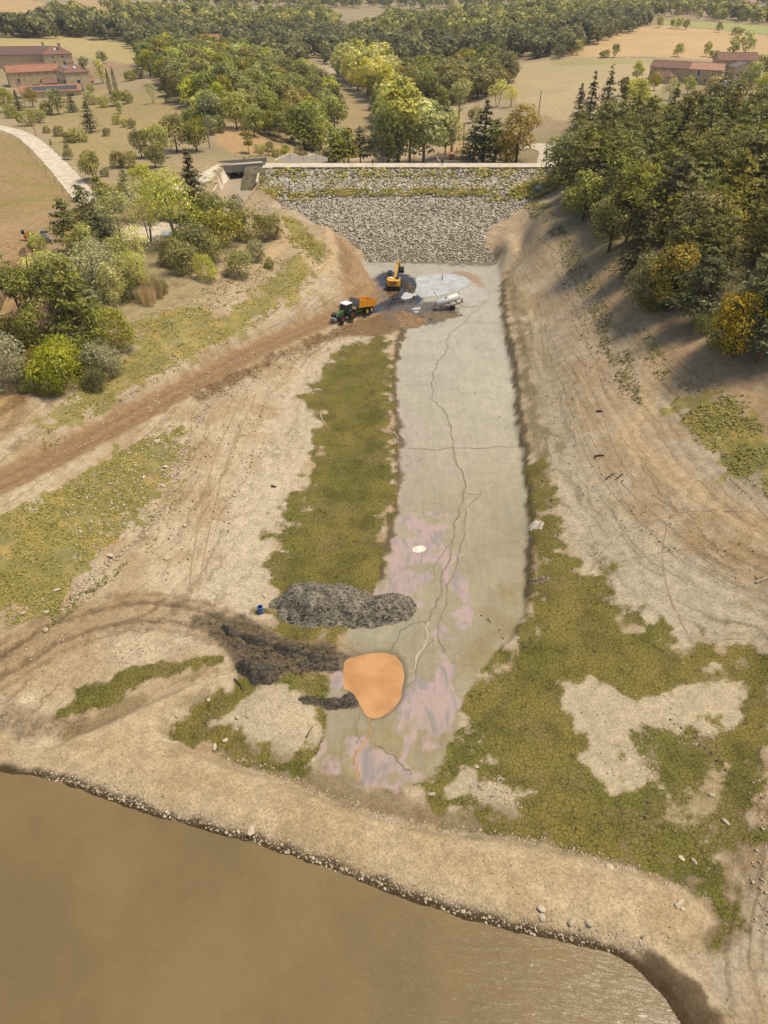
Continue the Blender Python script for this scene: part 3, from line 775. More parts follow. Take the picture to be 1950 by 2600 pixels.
# ------------------------------------------------------------------ water
def flat_poly(name, pts, z, mat, label):
    m = bpy.data.meshes.new(name)
    m.from_pydata([(x, y, z) for x, y in pts], [], [tuple(range(len(pts)))])
    m.update(); m.materials.append(mat)
    if m.polygons[0].normal.z < 0: m.flip_normals()
    return tag(obj(name, m), label, kind='structure')

def water_mat(name, c, c2, rough, spec, rip, scale, stretch=(1, 1, 1)):
    q = NT(name); p = q.pos(); s_ = q.scalev(p, stretch)
    c_ = q.mix(q.step(q.noise(.09 if rip > .8 else .45, 5, p, .6), .35, .65), c, c2)
    if rip > .8:
        mp = q.n('ShaderNodeMapping'); mp.inputs['Rotation'].default_value = (0, 0, radians(18)); q.link(p, mp.inputs[0]); s_ = q.scalev(mp.outputs[0], stretch)
    wv = q.noise(scale, 4, s_, .6, .4)
    wv2 = q.noise(scale * .22, 2, s_, .5)
    q.bump(q.math('ADD', wv, q.math('MULTIPLY', wv2, .8)), rip, .085 if rip > .8 else .05)
    q.b.inputs['IOR'].default_value = 1.33
    return q.fin(c_, rough, spec)
lake_mat = water_mat('turbid_lake_water', lin(138, 115, 74, S), lin(124, 103, 66, S), .22, .45, .9, 2.0, (.42, 1.9, 1))
rot_lake = [(-400, 62), (-75, 62)] + [(x, y) for x, y in LAKE if True]
lk = smooth_poly([(-75, 60)] + [(x, y + .9) for x, y in shore] + [(30, -40), (-75, -40)], True, 1)
flat_poly('lake_water', lk, WATER_Z, lake_mat, 'wide sheet of rippled muddy brown water in the foreground')
orange_mat = water_mat('orange_turbid_water', lin(208, 156, 100, S), lin(190, 138, 86, S), .14, .5, .04, 2.)
def grow(pts, k_):
    a = np.array(pts); c_ = a.mean(0); return [tuple(c_ + (q - c_) * k_) for q in a]
flat_poly('orange_pond', grow(PIT_O, 1.03), -.2, orange_mat, 'small pond of opaque orange water on the grey mud')
pool_mat = water_mat('silty_pool_water', lin(206, 200, 186, S), lin(182, 174, 156, S), .06, .6, .02, 1.)
flat_poly('pale_pool', grow(PIT_1, 1.02), -.06, pool_mat, 'shallow pale pool of silty water at the dam foot')
flat_poly('puddle', grow(PIT_2, 1.02), -.06, pool_mat, 'small pale puddle between excavator and sunken tanker')
puds = [[(1040,785),(1062,778),(1072,783),(1058,788)], [(1046,791),(1066,789),(1060,795)], [(1048,1388),(1075,1384),(1085,1394),(1070,1404),(1046,1402)]]
salt_mat = water_mat('white_salt_crust', lin(240, 226, 206, S * 1.1), lin(226, 190, 150, S), .6, .3, .3, 6)
for i, q in enumerate(puds):
    pw = smooth_poly([W(x, y, .03)[:2] for x, y in q], True, 2)
    c_ = np.array(pw).mean(0)
    flat_poly('puddle' if i < 2 else 'dried_puddle', pw, max(.03, hz1(*c_) + .025), pool_mat if i < 2 else salt_mat,
              ['long thin puddle in the churned mud below the tanker', 'narrow lower puddle in the churned mud below the tanker', 'white and orange crusted patch alone on the pink mud'][i])

# rills that drain the mud floor
rill_mat = water_mat('rill_mud', lin(152, 136, 106, S), lin(132, 117, 90, S), .35, .4, .2, 3)
rill_p = water_mat('pale_rill_mud', lin(206, 186, 158, S), lin(186, 160, 128, S), .5, .3, .2, 3)
def ribbon(name, pxs, w0, w1, mat, label, dz=.022, jit=.25, seed=1):
    r = random.Random(seed)
    pts = PP(pxs)
    pts = smooth_poly([tuple(p_) for p_ in pts], False, 2)
    dense = []
    for a_, b_ in zip(pts[:-1], pts[1:]):
        L = math.dist(a_[:2], b_[:2]); k_ = max(1, int(L / .5))
        for i in range(k_): dense.append([a_[j] + (b_[j] - a_[j]) * i / k_ for j in range(2)])
    dense.append(list(pts[-1][:2]))
    off = 0; vs = []; N = len(dense)
    for i, p_ in enumerate(dense):
        q0 = dense[max(0, i - 1)]; q1 = dense[min(N - 1, i + 1)]
        dx, dy = q1[0] - q0[0], q1[1] - q0[1]; L = math.hypot(dx, dy) + 1e-9
        off = off * .85 + r.uniform(-jit, jit)
        w = (w0 + (w1 - w0) * i / N) * r.uniform(.7, 1.3) / 2
        nx, ny = -dy / L, dx / L
        for s_ in (-w, w):
            x, y = p_[0] + nx * (off + s_), p_[1] + ny * (off + s_)
            vs.append((x, y))
    z = hz(np.array([a_[0] for a_ in vs]), np.array([a_[1] for a_ in vs])) + dz
    vs = [(a_[0], a_[1], float(zz)) for a_, zz in zip(vs, z)]
    fs = [(2 * i, 2 * i + 1, 2 * i + 3, 2 * i + 2) for i in range(N - 1)]
    m = bpy.data.meshes.new(name); m.from_pydata(vs, [], fs); m.update(); m.materials.append(mat)
    o = obj(name, m)
    return tag(o, label, kind='structure') if label else o
ribbon('rill', [(1232,765),(1165,828),(1125,852),(1132,905),(1092,968),(1098,1012),(1150,1060),(1146,1120),(1170,1178),(1196,1216),(1170,1262),(1152,1322),(1152,1382),(1122,1440),(1112,1500),(1082,1578)], .15, .22, rill_mat, 'main dark winding rill down the middle of the grey mud', seed=2)
ribbon('rill', [(1172,1250),(1230,1252),(1195,1270),(1172,1300),(1174,1370),(1142,1432),(1122,1540),(1106,1590),(1128,1655)], .12, .16, rill_mat, 'thin second rill right of the main one', seed=3)
ribbon('rill', [(1145,1385),(1110,1420),(1100,1480)], .1, .14, rill_mat, 'short rill branching left from the main rill', seed=4)
ribbon('rill', [(1082,1578),(1078,1620),(1056,1680),(1042,1710)], .16, .14, rill_p, 'pale rill feeding the orange pond from the right', seed=5)
ribbon('rill', [(1082,1578),(1040,1590),(1010,1610),(990,1655)], .18, .14, rill_mat, 'rill entering the orange pond at its top', seed=6)
ribbon('rill', [(1100,1620),(1090,1660),(1060,1710),(1038,1750)], .1, .12, rill_mat, 'thin rill curling beside the orange pond', seed=7)
orange_r = water_mat('orange_silt', lin(196, 146, 92, S), lin(168, 124, 80, S), .5, .3, .2, 3)
ribbon('rill', [(945,1825),(943,1865),(938,1900),(915,1925),(918,1960),(905,1985)], .14, .18, orange_r, 'orange silt rill running out of the pond bottom', seed=8)
ribbon('rill', [(925,1815),(905,1840),(915,1870),(912,1890)], .16, .12, rill_mat, 'dark rill left of the orange silt rill', seed=9)
ribbon('rill', [(950,1895),(985,1915),(1010,1950),(1045,1970)], .14, .18, rill_mat, 'dark rill running right below the orange pond', seed=10)
ribbon('rill', [(1035,1140),(1100,1140),(1150,1138),(1220,1135),(1310,1135)], .14, .18, rill_mat, 'thin crack line crossing the mud from edge to edge', seed=11)
ribbon('rill', [(1140,755),(1185,780),(1215,775)], .3, .35, rill_mat, 'short rill beside the sunken tanker', seed=12)
0 and ribbon('foam_line', [(880,1671),(898,1663),(922,1656),(950,1653),(975,1650),(995,1656)], .14, .22, salt_mat, 'whitish foam line along the top of the orange pond', .06, .05, 15)
# old tyre arcs on the right silt
trk_mat = paint('tyre_track_soil', lin(162, 139, 105, S), .95, .1)
for i, (q, lb) in enumerate((([(1500,1450),(1530,1395),(1590,1350),(1650,1325),(1720,1300),(1800,1295),(1900,1300)], 'curved tyre mark sweeping right across the pale silt'),
             ([(1695,1330),(1682,1390),(1682,1450),(1700,1520),(1740,1600),(1765,1640)], 'long tyre mark curving down the pale silt'),
             ([(1740,1290),(1790,1370),(1840,1420),(1860,1450)], 'short tyre mark beside the right edge'),
             ([(1560,1430),(1640,1410),(1720,1395),(1800,1395)], 'faint tyre mark crossing the right silt'),
 ([(1470,1010),(1500,1120),(1560,1210),(1640,1290),(1740,1370),(1830,1460)], 'long tyre mark following the right bank, upper'), ([(1450,1040),(1482,1150),(1545,1245),(1630,1330),(1720,1420)], 'long tyre mark following the right bank, lower'), ([(1530,1050),(1560,1150),(1620,1230),(1720,1300)], 'tyre mark high on the right bank'), ([(1850,1210),(1900,1260),(1950,1320)], 'tyre mark near the right edge weeds'), ([(620,1000),(560,1120),(520,1250),(490,1400),(480,1500)], 'tyre mark down the left silt, left one'), ([(650,1000),(590,1130),(550,1260),(520,1400),(505,1500)], 'tyre mark down the left silt, right one'), ([(60,1640),(200,1590),(350,1560),(470,1590)], 'tyre mark under the lower track'), ([(1400,640),(1450,760),(1500,900),(1540,1000)], 'upper tyre mark along the right shore'))):
    ribbon('tyre_mark', q, .17, .17, trk_mat, lb, .012, .02, 20 + i)

# ------------------------------------------------------------------ stones
ICO_V = []; _t = (1 + 5 ** .5) / 2
for a_, b_ in ((-1, _t), (1, _t), (-1, -_t), (1, -_t)): ICO_V.append((a_, b_, 0))
for a_, b_ in ((-1, _t), (1, _t), (-1, -_t), (1, -_t)): ICO_V.append((0, a_, b_))
for a_, b_ in ((_t, -1), (_t, 1), (-_t, -1), (-_t, 1)): ICO_V.append((a_, 0, b_))
ICO_V = np.array(ICO_V) / math.hypot(1, _t)
ICO_F = np.array([(0,11,5),(0,5,1),(0,1,7),(0,7,10),(0,10,11),(1,5,9),(5,11,4),(11,10,2),(10,7,6),(7,1,8),(3,9,4),(3,4,2),(3,2,6),(3,6,8),(3,8,9),(4,9,5),(2,4,11),(6,2,10),(8,6,7),(9,8,1)])
def stones_np(pos, size, flat=.65, r=rng):
    """many uneven stones as one vertex / face array"""
    N = len(pos)
    v_ = np.repeat(ICO_V[None], N, 0) * (1 + r.uniform(-.28, .28, (N, 12, 1)))
    v_ *= np.stack([r.uniform(.75, 1.35, N), r.uniform(.7, 1.1, N), r.uniform(.6, 1., N) * flat], -1)[:, None]
    a_ = r.uniform(0, 2 * pi, N); ca, sa = np.cos(a_)[:, None], np.sin(a_)[:, None]
    x = v_[..., 0] * ca - v_[..., 1] * sa; y = v_[..., 0] * sa + v_[..., 1] * ca
    tx = r.uniform(-.4, .4, N)[:, None]; z = v_[..., 2] + tx * x
    v_ = np.stack([x, y, z], -1) * np.asarray(size)[:, None, None] + np.asarray(pos)[:, None]
    f_ = ICO_F[None] + (np.arange(N) * 12)[:, None, None]
    return v_.reshape(-1, 3), f_.reshape(-1, 3)

def stone_mat(name, c1, c2, c3, wet=0):
    q = NT(name); p = q.pos()
    rn = q.attr('rnd', 'Fac')
    c_ = q.mix(q.step(rn, .2, .6, False), c1, c2); c_ = q.mix(q.step(rn, .75, .95, False), c_, c3)
    c_ = q.mix(1., c_, q.mix(q.noise(3.5, 4, p), (.7, .7, .7), (1.25, 1.24, 1.2)), 'MULTIPLY')
    q.bump(q.noise(9, 4, p), .35, .03)
    return q.fin(c_, .88, .2)
rip_mat = stone_mat('riprap_stone', lin(194, 178, 152, S), lin(218, 203, 177, S), lin(148, 136, 118, S))
peb_mat = stone_mat('pale_stone', lin(184, 162, 128, S), lin(208, 188, 156, S), lin(142, 120, 92, S))

# ------------------------------------------------------------------ dam
def dam_soil():
    q = NT('dam_soil'); p = q.pos()
    c_ = q.mix(q.step(q.noise(.5, 5, p), .35, .65), lin(128, 116, 88, S), lin(96, 88, 62, S))
    c_ = q.mix(q.step(q.noise(2.5, 4, p), .5, .7), c_, lin(74, 66, 50, S))
    q.bump(q.noise(3, 5, p), .6, .15)
    return q.fin(c_, .95, .1)
dam = empty('dam', (5, DAM_Y0, 0), 0, 'rubble faced earth dam with a pale road along its crest', 'dam')
XL, XR = -62., 72.
def rel(o, root):
    o.parent = root; o.matrix_parent_inverse = Matrix.Translation(-root.location); return o
mb = MB(); mb.prism([(DAM_Y0 - 6, damz(DAM_Y0 - 6)), (DAM_Y1, DAM_Z1), (208.8, 12.42), (250, -1)], -37.5, XR, 'x')
rel(mb.build('embankment', dam_soil()), dam)
gravel_road = NT('crest_gravel')
_p = gravel_road.pos()
_c = gravel_road.mix(gravel_road.step(gravel_road.noise(.5, 4, _p), .35, .65), lin(226, 210, 182, S), lin(206, 186, 154, S))
_c = gravel_road.mix(gravel_road.step(gravel_road.noise(5, 3, _p), .5, .7), _c, lin(190, 168, 136, S))
gravel_road.bump(gravel_road.noise(8, 3, _p), .3, .03)
gravel_road = gravel_road.fin(_c, .95, .1)
concrete = paint('weathered_concrete', lin(150, 140, 122, S), .85, .2, dirt=.55, scale=.8, dirtc=lin(70, 64, 54, S))
concrete_l = paint('pale_concrete', lin(214, 194, 160, S), .85, .2, dirt=.45, scale=.5, dirtc=lin(140, 112, 76, S))
# low masonry kerb on the water side of the crest, split into its blocks
mb = MB()
rk = random.Random(4)
kerb_mats = paint('kerb_masonry', lin(136, 126, 112, S), .9, .15, dirt=.5, scale=1.2, dirtc=lin(80, 74, 60, S))
x = -30.; kproto = {}
while x < 52:
    w_ = rk.choice((1.6, 2.0, 2.4))
    if w_ not in kproto:
        b_ = MB().box(0, w_ - .05, 0, .42, -.45, .30)
        kproto[w_] = b_.build('kerb_block', kerb_mats, None, bevel=.03)
        o = kproto[w_]
    else:
        o = kproto[w_].copy(); col.objects.link(o)
    o.location = (x, DAM_Y1 - .1 + rk.uniform(-.03, .03), DAM_Z1 + rk.uniform(-.03, .03)); o.rotation_euler = (0, 0, rk.uniform(-.01, .01))
    rel(o, dam); x += w_
# crest road
def strip(name, centre, halfw_, mat, label, dz=.05, z=None, kind='structure', wj=.0, seed=0):
    r = random.Random(seed); vs = []; fs = []; N = len(centre); K = 5
    for i, p_ in enumerate(centre):
        a_ = centre[max(0, i - 1)]; b_ = centre[min(N - 1, i + 1)]
        dx, dy = b_[0] - a_[0], b_[1] - a_[1]; L = math.hypot(dx, dy) + 1e-9
        h_ = halfw_ if not callable(halfw_) else halfw_(i / (N - 1))
        for k_ in range(K):
            s_ = (k_ / (K - 1) * 2 - 1) * h_ * (1 + r.uniform(-wj, wj))
            x, y = p_[0] - dy / L * s_, p_[1] + dx / L * s_
            vs.append([x, y, 0])
    a_ = np.array(vs)
    zz = hz(a_[:, 0], a_[:, 1]) + dz if z is None else np.full(len(a_), z)
    if z is not None and callable(z): zz = np.array([z(*q[:2]) for q in vs])
    a_[:, 2] = zz
    for i in range(N - 1):
        for k_ in range(K - 1):
            b_ = i * K + k_; fs.append((b_, b_ + 1, b_ + K + 1, b_ + K))
    o = obj(name, mesh_np(name, a_, np.array(fs), mat, True))
    return tag(o, label, kind=kind)
def resample(pts, step):
    out = []
    for a_, b_ in zip(pts[:-1], pts[1:]):
        L = math.dist(a_[:2], b_[:2]); k_ = max(1, int(L / step))
        for i in range(k_): out.append([a_[j] + (b_[j] - a_[j]) * i / k_ for j in range(len(a_))])
    out.append(list(pts[-1])); return out
mb = MB().box(-33, 47, DAM_Y1 + .35, 208.4, DAM_Z1 - .3, DAM_Z1 + .09)
cr = mb.build('crest_road', gravel_road); tag(cr, 'pale gravel road along the top of the dam', kind='structure')
c1 = smooth_poly([(46, 205.3, 12.5)] + [tuple(q) for q in PP([(1395,398),(1405,385),(1385,372),(1340,372)])], False, 2)
strip('crest_road', resample(c1, 1.0), 3.6, gravel_road, 'pale gravel road curling off the dam around the grassy knoll', .15, wj=.05)
# stone facing
def in_channel(x_, y_):
    d_, _, ins_ = seg_info(x_, y_, TR, True); return ins_ | (d_ < 1.2)
NR = 36000
sx = rng.uniform(-40, 62, NR); sy = DAM_Y0 - 4 + (DAM_Y1 - DAM_Y0 + 3.4) * rng.uniform(0, 1, NR)
sz = damz(sy)
keep = hz(sx, sy) < sz + .05
keep &= ~in_channel(sx, sy)
dens = np.where((sy > 188.5) & (sy < 192.5), .45, 1.) * np.where(sy > 197, .55, 1.)
keep &= rng.uniform(0, 1, NR) < dens
sx, sy, sz = sx[keep], sy[keep], sz[keep]
ss = np.where(sy > 190, rng.uniform(.2, .46, len(sx)), rng.uniform(.16, .36, len(sx))) * np.where(rng.uniform(0, 1, len(sx)) > .96, 1.6, 1)
ss = np.where(sy < 170, ss * .8, ss)
big_i = np.argsort(-ss)[:140]
bigset = np.zeros(len(sx), bool); bigset[big_i] = True
pos = np.stack([sx, sy, sz + ss * .12], -1)
v_, f_ = stones_np(pos[~bigset], ss[~bigset], .7)
rnd = np.repeat(rng.uniform(0, 1, (~bigset).sum()), 12)
o = obj('riprap', mesh_np('riprap', v_, f_, rip_mat, False, {'rnd': rnd}), dam); rel(o, dam); o['kind'] = 'stuff'
protos = []
for k_ in range(7):
    v1, f1 = stones_np(np.zeros((1, 3)), np.ones(1), .7)
    protos.append(mesh_np('stone', v1, f1, rip_mat, False, {'rnd': np.full(12, rng.uniform())}))
for i in big_i:
    o = obj('stone', protos[i % 7]); o.location = pos[i]; s_ = ss[i]; o.scale = (s_, s_, s_); o.rotation_euler = (0, 0, rng.uniform(0, 6))
    rel(o, dam)

# ------------------------------------------------------------------ spillway with its bridge
spill = empty('spillway', W(600, 450, 11), 0, 'concrete spillway channel with a low bridge left of the dam', 'spillway')
def wall_between(a_, b_, z0a, z0b, z1a, z1b, th, name, mat, root):
    a_ = Vector(a_); b_ = Vector(b_); d_ = (b_ - a_).normalized(); nrm = Vector((-d_.y, d_.x)) * th / 2
    mb = MB()
    ps = [a_ - nrm, b_ - nrm, b_ + nrm, a_ + nrm]
    vs = [(*ps[0], z0a), (*ps[1], z0b), (*ps[2], z0b), (*ps[3], z0a), (*ps[0], z1a), (*ps[1], z1b), (*ps[2], z1b), (*ps[3], z1a)]
    mb.add(vs, [(0,3,2,1),(4,5,6,7),(0,1,5,4),(1,2,6,5),(2,3,7,6),(3,0,4,7)])
    return rel(mb.build(name, mat, None, bevel=.04), root)
bl = Vector(W(557, 428, 12.4)[:2]); br = Vector(W(674, 419, 12.4)[:2])
deckd = (br - bl).normalized(); deckn = Vector((-deckd.y, deckd.x))
wall_between(bl, br, 11.2, 11.2, 13.1, 13.1, .5, 'bridge_beam', concrete, spill)
wall_between(bl + deckn * 5.2 + deckd * .8, br + deckn * 5.2 + deckd * 1.5, 11.3, 11.3, 13.3, 13.3, .45, 'bridge_parapet', concrete, spill)
mb = MB()
q4 = [bl + deckn * .26, br + deckn * .26, br + deckn * 4.95, bl + deckn * 4.95]
mb.add([(*q, 12.1) for q in q4] + [(*q, 12.45) for q in q4], [(0,3,2,1),(4,5,6,7),(0,1,5,4),(1,2,6,5),(2,3,7,6),(3,0,4,7)])
rel(mb.build('bridge_deck', gravel_road), spill)
rw0 = Vector(W(672, 432, 11.8)[:2]); rw1 = Vector(W(652, 470, 10.8)[:2]); rw2 = Vector(W(590, 562, 8.9)[:2])
lw0 = Vector(W(562, 440, 11.6)[:2]); lw1 = Vector(W(552, 480, 10.3)[:2]); lw2 = Vector(W(500, 560, 8.9)[:2])
fl_z0, fl_z1, fl_z2 = 8.8, 8.2, 6.6
back = deckn * 9
wall_between(rw0 + back * .6, rw1, 7.5, 7.5, 11.9, 11.6, .5, 'channel_wall', concrete_l, spill)
wall_between(rw1, rw2, 6., 5., 10.6, 9.2, .6, 'channel_wall', paint('sandstone_concrete', lin(186, 152, 112, S), .9, .15, dirt=.4, scale=.6, dirtc=lin(110, 88, 62, S)), spill)
wall_between(lw0 + back, lw1 + Vector((-.2, 0)), 7., 7., 12.1, 11.9, .5, 'channel_wall', concrete_l, spill)
wall_between(lw1, lw2, 6., 5., 11.4, 9.4, .5, 'channel_wall', concrete_l, spill)
# lit back wall under the bridge, with its joints
bw0 = lw0 + back; bw1 = rw0 + back * .62
npan = 4
for i in range(npan):
    a_ = bw0.lerp(bw1, i / npan + .006); b_ = bw0.lerp(bw1, (i + 1) / npan - .006)
    wall_between(a_, b_, 7.5, 7.5, 12.0, 12.0, .35, 'wall_panel', concrete_l, spill)
mb = MB()
Lp = [lw0 + back, lw1, lw2]; Rp = [rw0 + back * .6, rw1, rw2]
vs = []
for (l_, r_), z_ in zip(zip(Lp, Rp), (fl_z0 + .9, fl_z1 + .9, fl_z2 + .9)): vs += [(*l_, z_), (*r_, z_)]
nb = len(vs); vs += [(x, y, z - .5) for x, y, z in vs]
mb.add(vs, [(0,1,3,2),(2,3,5,4),(6,8,9,7),(8,10,11,9),(4,5,11,10),(0,6,7,1),(0,2,8,6),(2,4,10,8),(1,7,9,3),(3,9,11,5)])
rel(mb.build('channel_floor', paint('channel_floor_concrete', lin(178, 158, 128, S), .9, .2, dirt=.5, scale=.4, dirtc=lin(84, 70, 56, S))), spill)
for f_ in (.02, .98):
    c_ = bl.lerp(br, f_); mb = MB().tube((*c_, 8), (*c_, 12.9), .22, n=8); rel(mb.build('bridge_pillar', concrete), spill)
# outer retaining wall beyond the bridge
mb = MB()
wp_ = [W(684, 411, 12.6), W(712, 400, 13.3), W(730, 412, 12.6)]
a_ = Vector(W(686, 416, 12.4)[:2]) + Vector((0, 9)); b_ = Vector(W(752, 416, 12.4)[:2]) + Vector((6, 26))
rw = empty('retaining_wall', (*a_, 10), 0, 'stepped white concrete wall beyond the spillway bridge', 'wall')
for i, (f0, f1, z0, z1) in enumerate(((0, .28, 11.6, 12.6), (.28, .55, 12.6, 10.8), (.55, .8, 10.8, 10.8), (.8, 1.05, 10.7, 9.0))):
    wall_between(a_.lerp(b_, f0), a_.lerp(b_, f1 - .004), 8, 8, z0, z1, .45, 'wall_panel', paint('whitewashed_concrete', lin(226, 212, 186, S), .85, .2, dirt=.4, scale=.7, dirtc=lin(120, 104, 80, S)), rw)

# ------------------------------------------------------------------ roads
road1 = smooth_poly([tuple(q) for q in PP([(-60,312),(0,322),(60,342),(105,378),(150,425),(185,465),(215,500),(240,512)])], False, 2)
strip('gravel_road', resample(road1, 1.2), 2.7, gravel_road, 'pale gravel road curving down past the farm on the left', .07, wj=.06, seed=1)
road2 = smooth_poly([tuple(q) for q in PP([(225,505),(290,500),(350,496),(420,486),(480,468),(545,440),(575,425)])], False, 2)
strip('gravel_road', resample(road2, 1.2), 2.4, gravel_road, 'pale gravel road running to the spillway bridge', .09, wj=.06, seed=2)
yard = PP([(300,585),(340,560),(420,565),(470,575),(480,600),(440,620),(380,620),(310,610)])
yp = smooth_poly([tuple(q) for q in yard], True, 2); yc = np.array(yp).mean(0)
vs = [tuple(yc)] + [tuple(q) for q in yp]; a_ = np.array(vs); a_[:, 2] = hz(a_[:, 0], a_[:, 1]) + .06
ff = np.array([(0, i, i % (len(vs) - 1) + 1) for i in range(1, len(vs))])
tag(obj('gravel_yard', mesh_np('gravel_yard', a_, ff, gravel_road)), 'pale gravel parking patch around the white van', kind='structure')

# ------------------------------------------------------------------ trees and shrubs
def leaf_mat(name, ca, cb, cc, trans=.3, var=.06, tip=None):
    q = NT(name)
    lv = q.attr('leaf', 'Fac')
    oi = q.n('ShaderNodeObjectInfo').outputs['Random']
    c_ = q.mix(q.step(lv, .1, .55, False), ca, cb); c_ = q.mix(q.step(lv, .7, 1., False), c_, cc)
    hs = q.n('ShaderNodeHueSaturation'); q.link(c_, hs.inputs['Color'])
    q.link(q.rng(oi, 0, 1, .5 - var * .35, .5 + var * .25), hs.inputs['Hue']); q.link(q.rng(q.math('FRACT', q.math('MULTIPLY', oi, 7.31)), 0, 1, .72, 1.22), hs.inputs['Value'])
    q.link(q.rng(q.math('FRACT', q.math('MULTIPLY', oi, 3.77)), 0, 1, .8, 1.1), hs.inputs['Saturation'])
    q.fin(hs.outputs[0], .72, .15)
    tr = q.n('ShaderNodeBsdfTranslucent'); q.link(hs.outputs[0], tr.inputs[0])
    mx = q.n('ShaderNodeMixShader'); mx.inputs[0].default_value = trans
    q.link(q.b.outputs[0], mx.inputs[1]); q.link(tr.outputs[0], mx.inputs[2]); q.link(mx.outputs[0], q.out.inputs[0])
    return q.m
T = 2.3
def L3(r, g, b): return lin(r, g, b, S * T)
LM = {
 'oak': leaf_mat('oak_leaves', L3(94, 93, 40), L3(125, 120, 52), L3(154, 145, 66), .4, .10),
 'lime': leaf_mat('willow_leaves', L3(142, 136, 58), L3(178, 168, 76), L3(204, 194, 104), .38, .03),
 'grn': leaf_mat('green_leaves', L3(112, 112, 44), L3(146, 142, 60), L3(178, 170, 84), .35, .03),
 'gold': leaf_mat('golden_leaves', L3(124, 102, 34), L3(150, 126, 44), L3(172, 148, 64), .38, .02),
 'silver': leaf_mat('silver_leaves', L3(136, 129, 76), L3(160, 152, 96), L3(184, 174, 122), .3, .02),
 'pine': leaf_mat('pine_needles', L3(84, 79, 33), L3(113, 106, 46), L3(146, 134, 63), .28, .05),
 'pineg': leaf_mat('green_pine_needles', L3(80, 80, 36), L3(108, 106, 48), L3(138, 134, 68), .25, .04),
 'fir': leaf_mat('fir_needles', L3(62, 60, 28), L3(86, 80, 36), L3(116, 104, 50), .12, .04),
 'brown': leaf_mat('dead_needles', L3(136, 98, 60), L3(164, 122, 76), L3(186, 146, 96), .15, .03),
 'shrub': leaf_mat('broom_twigs', L3(96, 92, 42), L3(128, 120, 58), L3(156, 144, 76), .25, .05),
 'yshrub': leaf_mat('yellow_shrub_leaves', L3(124, 122, 40), L3(150, 146, 54), L3(172, 166, 80), .4, .02),
 'reed': leaf_mat('dry_reeds', lin(186, 156, 104, S * 1.5), lin(200, 172, 118, S * 1.5), lin(212, 188, 138, S * 1.5), .3, .0),
 'farwood': leaf_mat('far_wood_leaves', L3(88, 84, 38), L3(118, 112, 50), L3(150, 138, 66), .32, .0),
}
def bark(name, c_):
    q = NT(name); p = q.obco(); c2 = q.mix(q.noise(3, 4, q.scalev(p, (1, 1, .2))), tuple(x * .6 for x in c_), tuple(min(1, x * 1.35) for x in c_))
    q.bump(q.noise(6, 3, q.scalev(p, (1, 1, .2))), .5, .04); return q.fin(c2, .9, .1)
BK = {'dark': bark('dark_bark', lin(92, 76, 58, S)), 'grey': bark('grey_bark', lin(150, 138, 116, S)), 'red': bark('pine_bark', lin(140, 104, 72, S))}

def quads(pos, nrm, size, r, aspect=1.):
    """leaf sprays: one quad each, facing roughly nrm"""
    N = len(pos)
    nrm = nrm / (np.linalg.norm(nrm, axis=1, keepdims=True) + 1e-9)
    u = np.cross(nrm, r.normal(size=(N, 3))); u /= np.linalg.norm(u, axis=1, keepdims=True) + 1e-9
    w = np.cross(nrm, u)
    s_ = (size * r.uniform(.6, 1.4, N))[:, None]
    a_ = u * s_ * aspect; b_ = w * s_ / aspect
    fold = nrm * s_ * .25
    v_ = np.stack([pos - a_, pos - b_ * r.uniform(.5, 1, (N, 1)) + fold, pos + a_, pos + b_ * r.uniform(.5, 1, (N, 1)) + fold], 1)
    return v_.reshape(-1, 3), np.arange(N * 4).reshape(N, 4)

def crown_lobes(lobes, count, size, r, shell=.35, rand=.7, up=.25):
    lobes = np.array(lobes); ar = (lobes[:, 3] * lobes[:, 4] + lobes[:, 5] * lobes[:, 4]) ; ar = ar / ar.sum()
    li = r.choice(len(lobes), count, p=ar)
    d_ = r.normal(size=(count, 3)); d_[:, 2] += .25; d_ /= np.linalg.norm(d_, axis=1, keepdims=True)
    rad = 1 - shell * r.uniform(0, 1, count) ** 1.6 + .08 * r.normal(size=count)
    pos = lobes[li, :3] + d_ * rad[:, None] * lobes[li, 3:6]
    # drop what lies deep inside a neighbour lobe
    dd = np.linalg.norm((pos[:, None] - lobes[None, :, :3]) / lobes[None, :, 3:6], axis=2)
    keep = dd.min(1) > .55
    nrm = d_ / lobes[li, 3:6] * lobes[li, 3:4] + rand * r.normal(size=(count, 3)); nrm[:, 2] += up
    tone = np.clip(.5 + .2 * r.normal(size=count) + .16 * r.normal(size=len(lobes))[li], 0, 1)
    return pos[keep], nrm[keep], tone[keep]

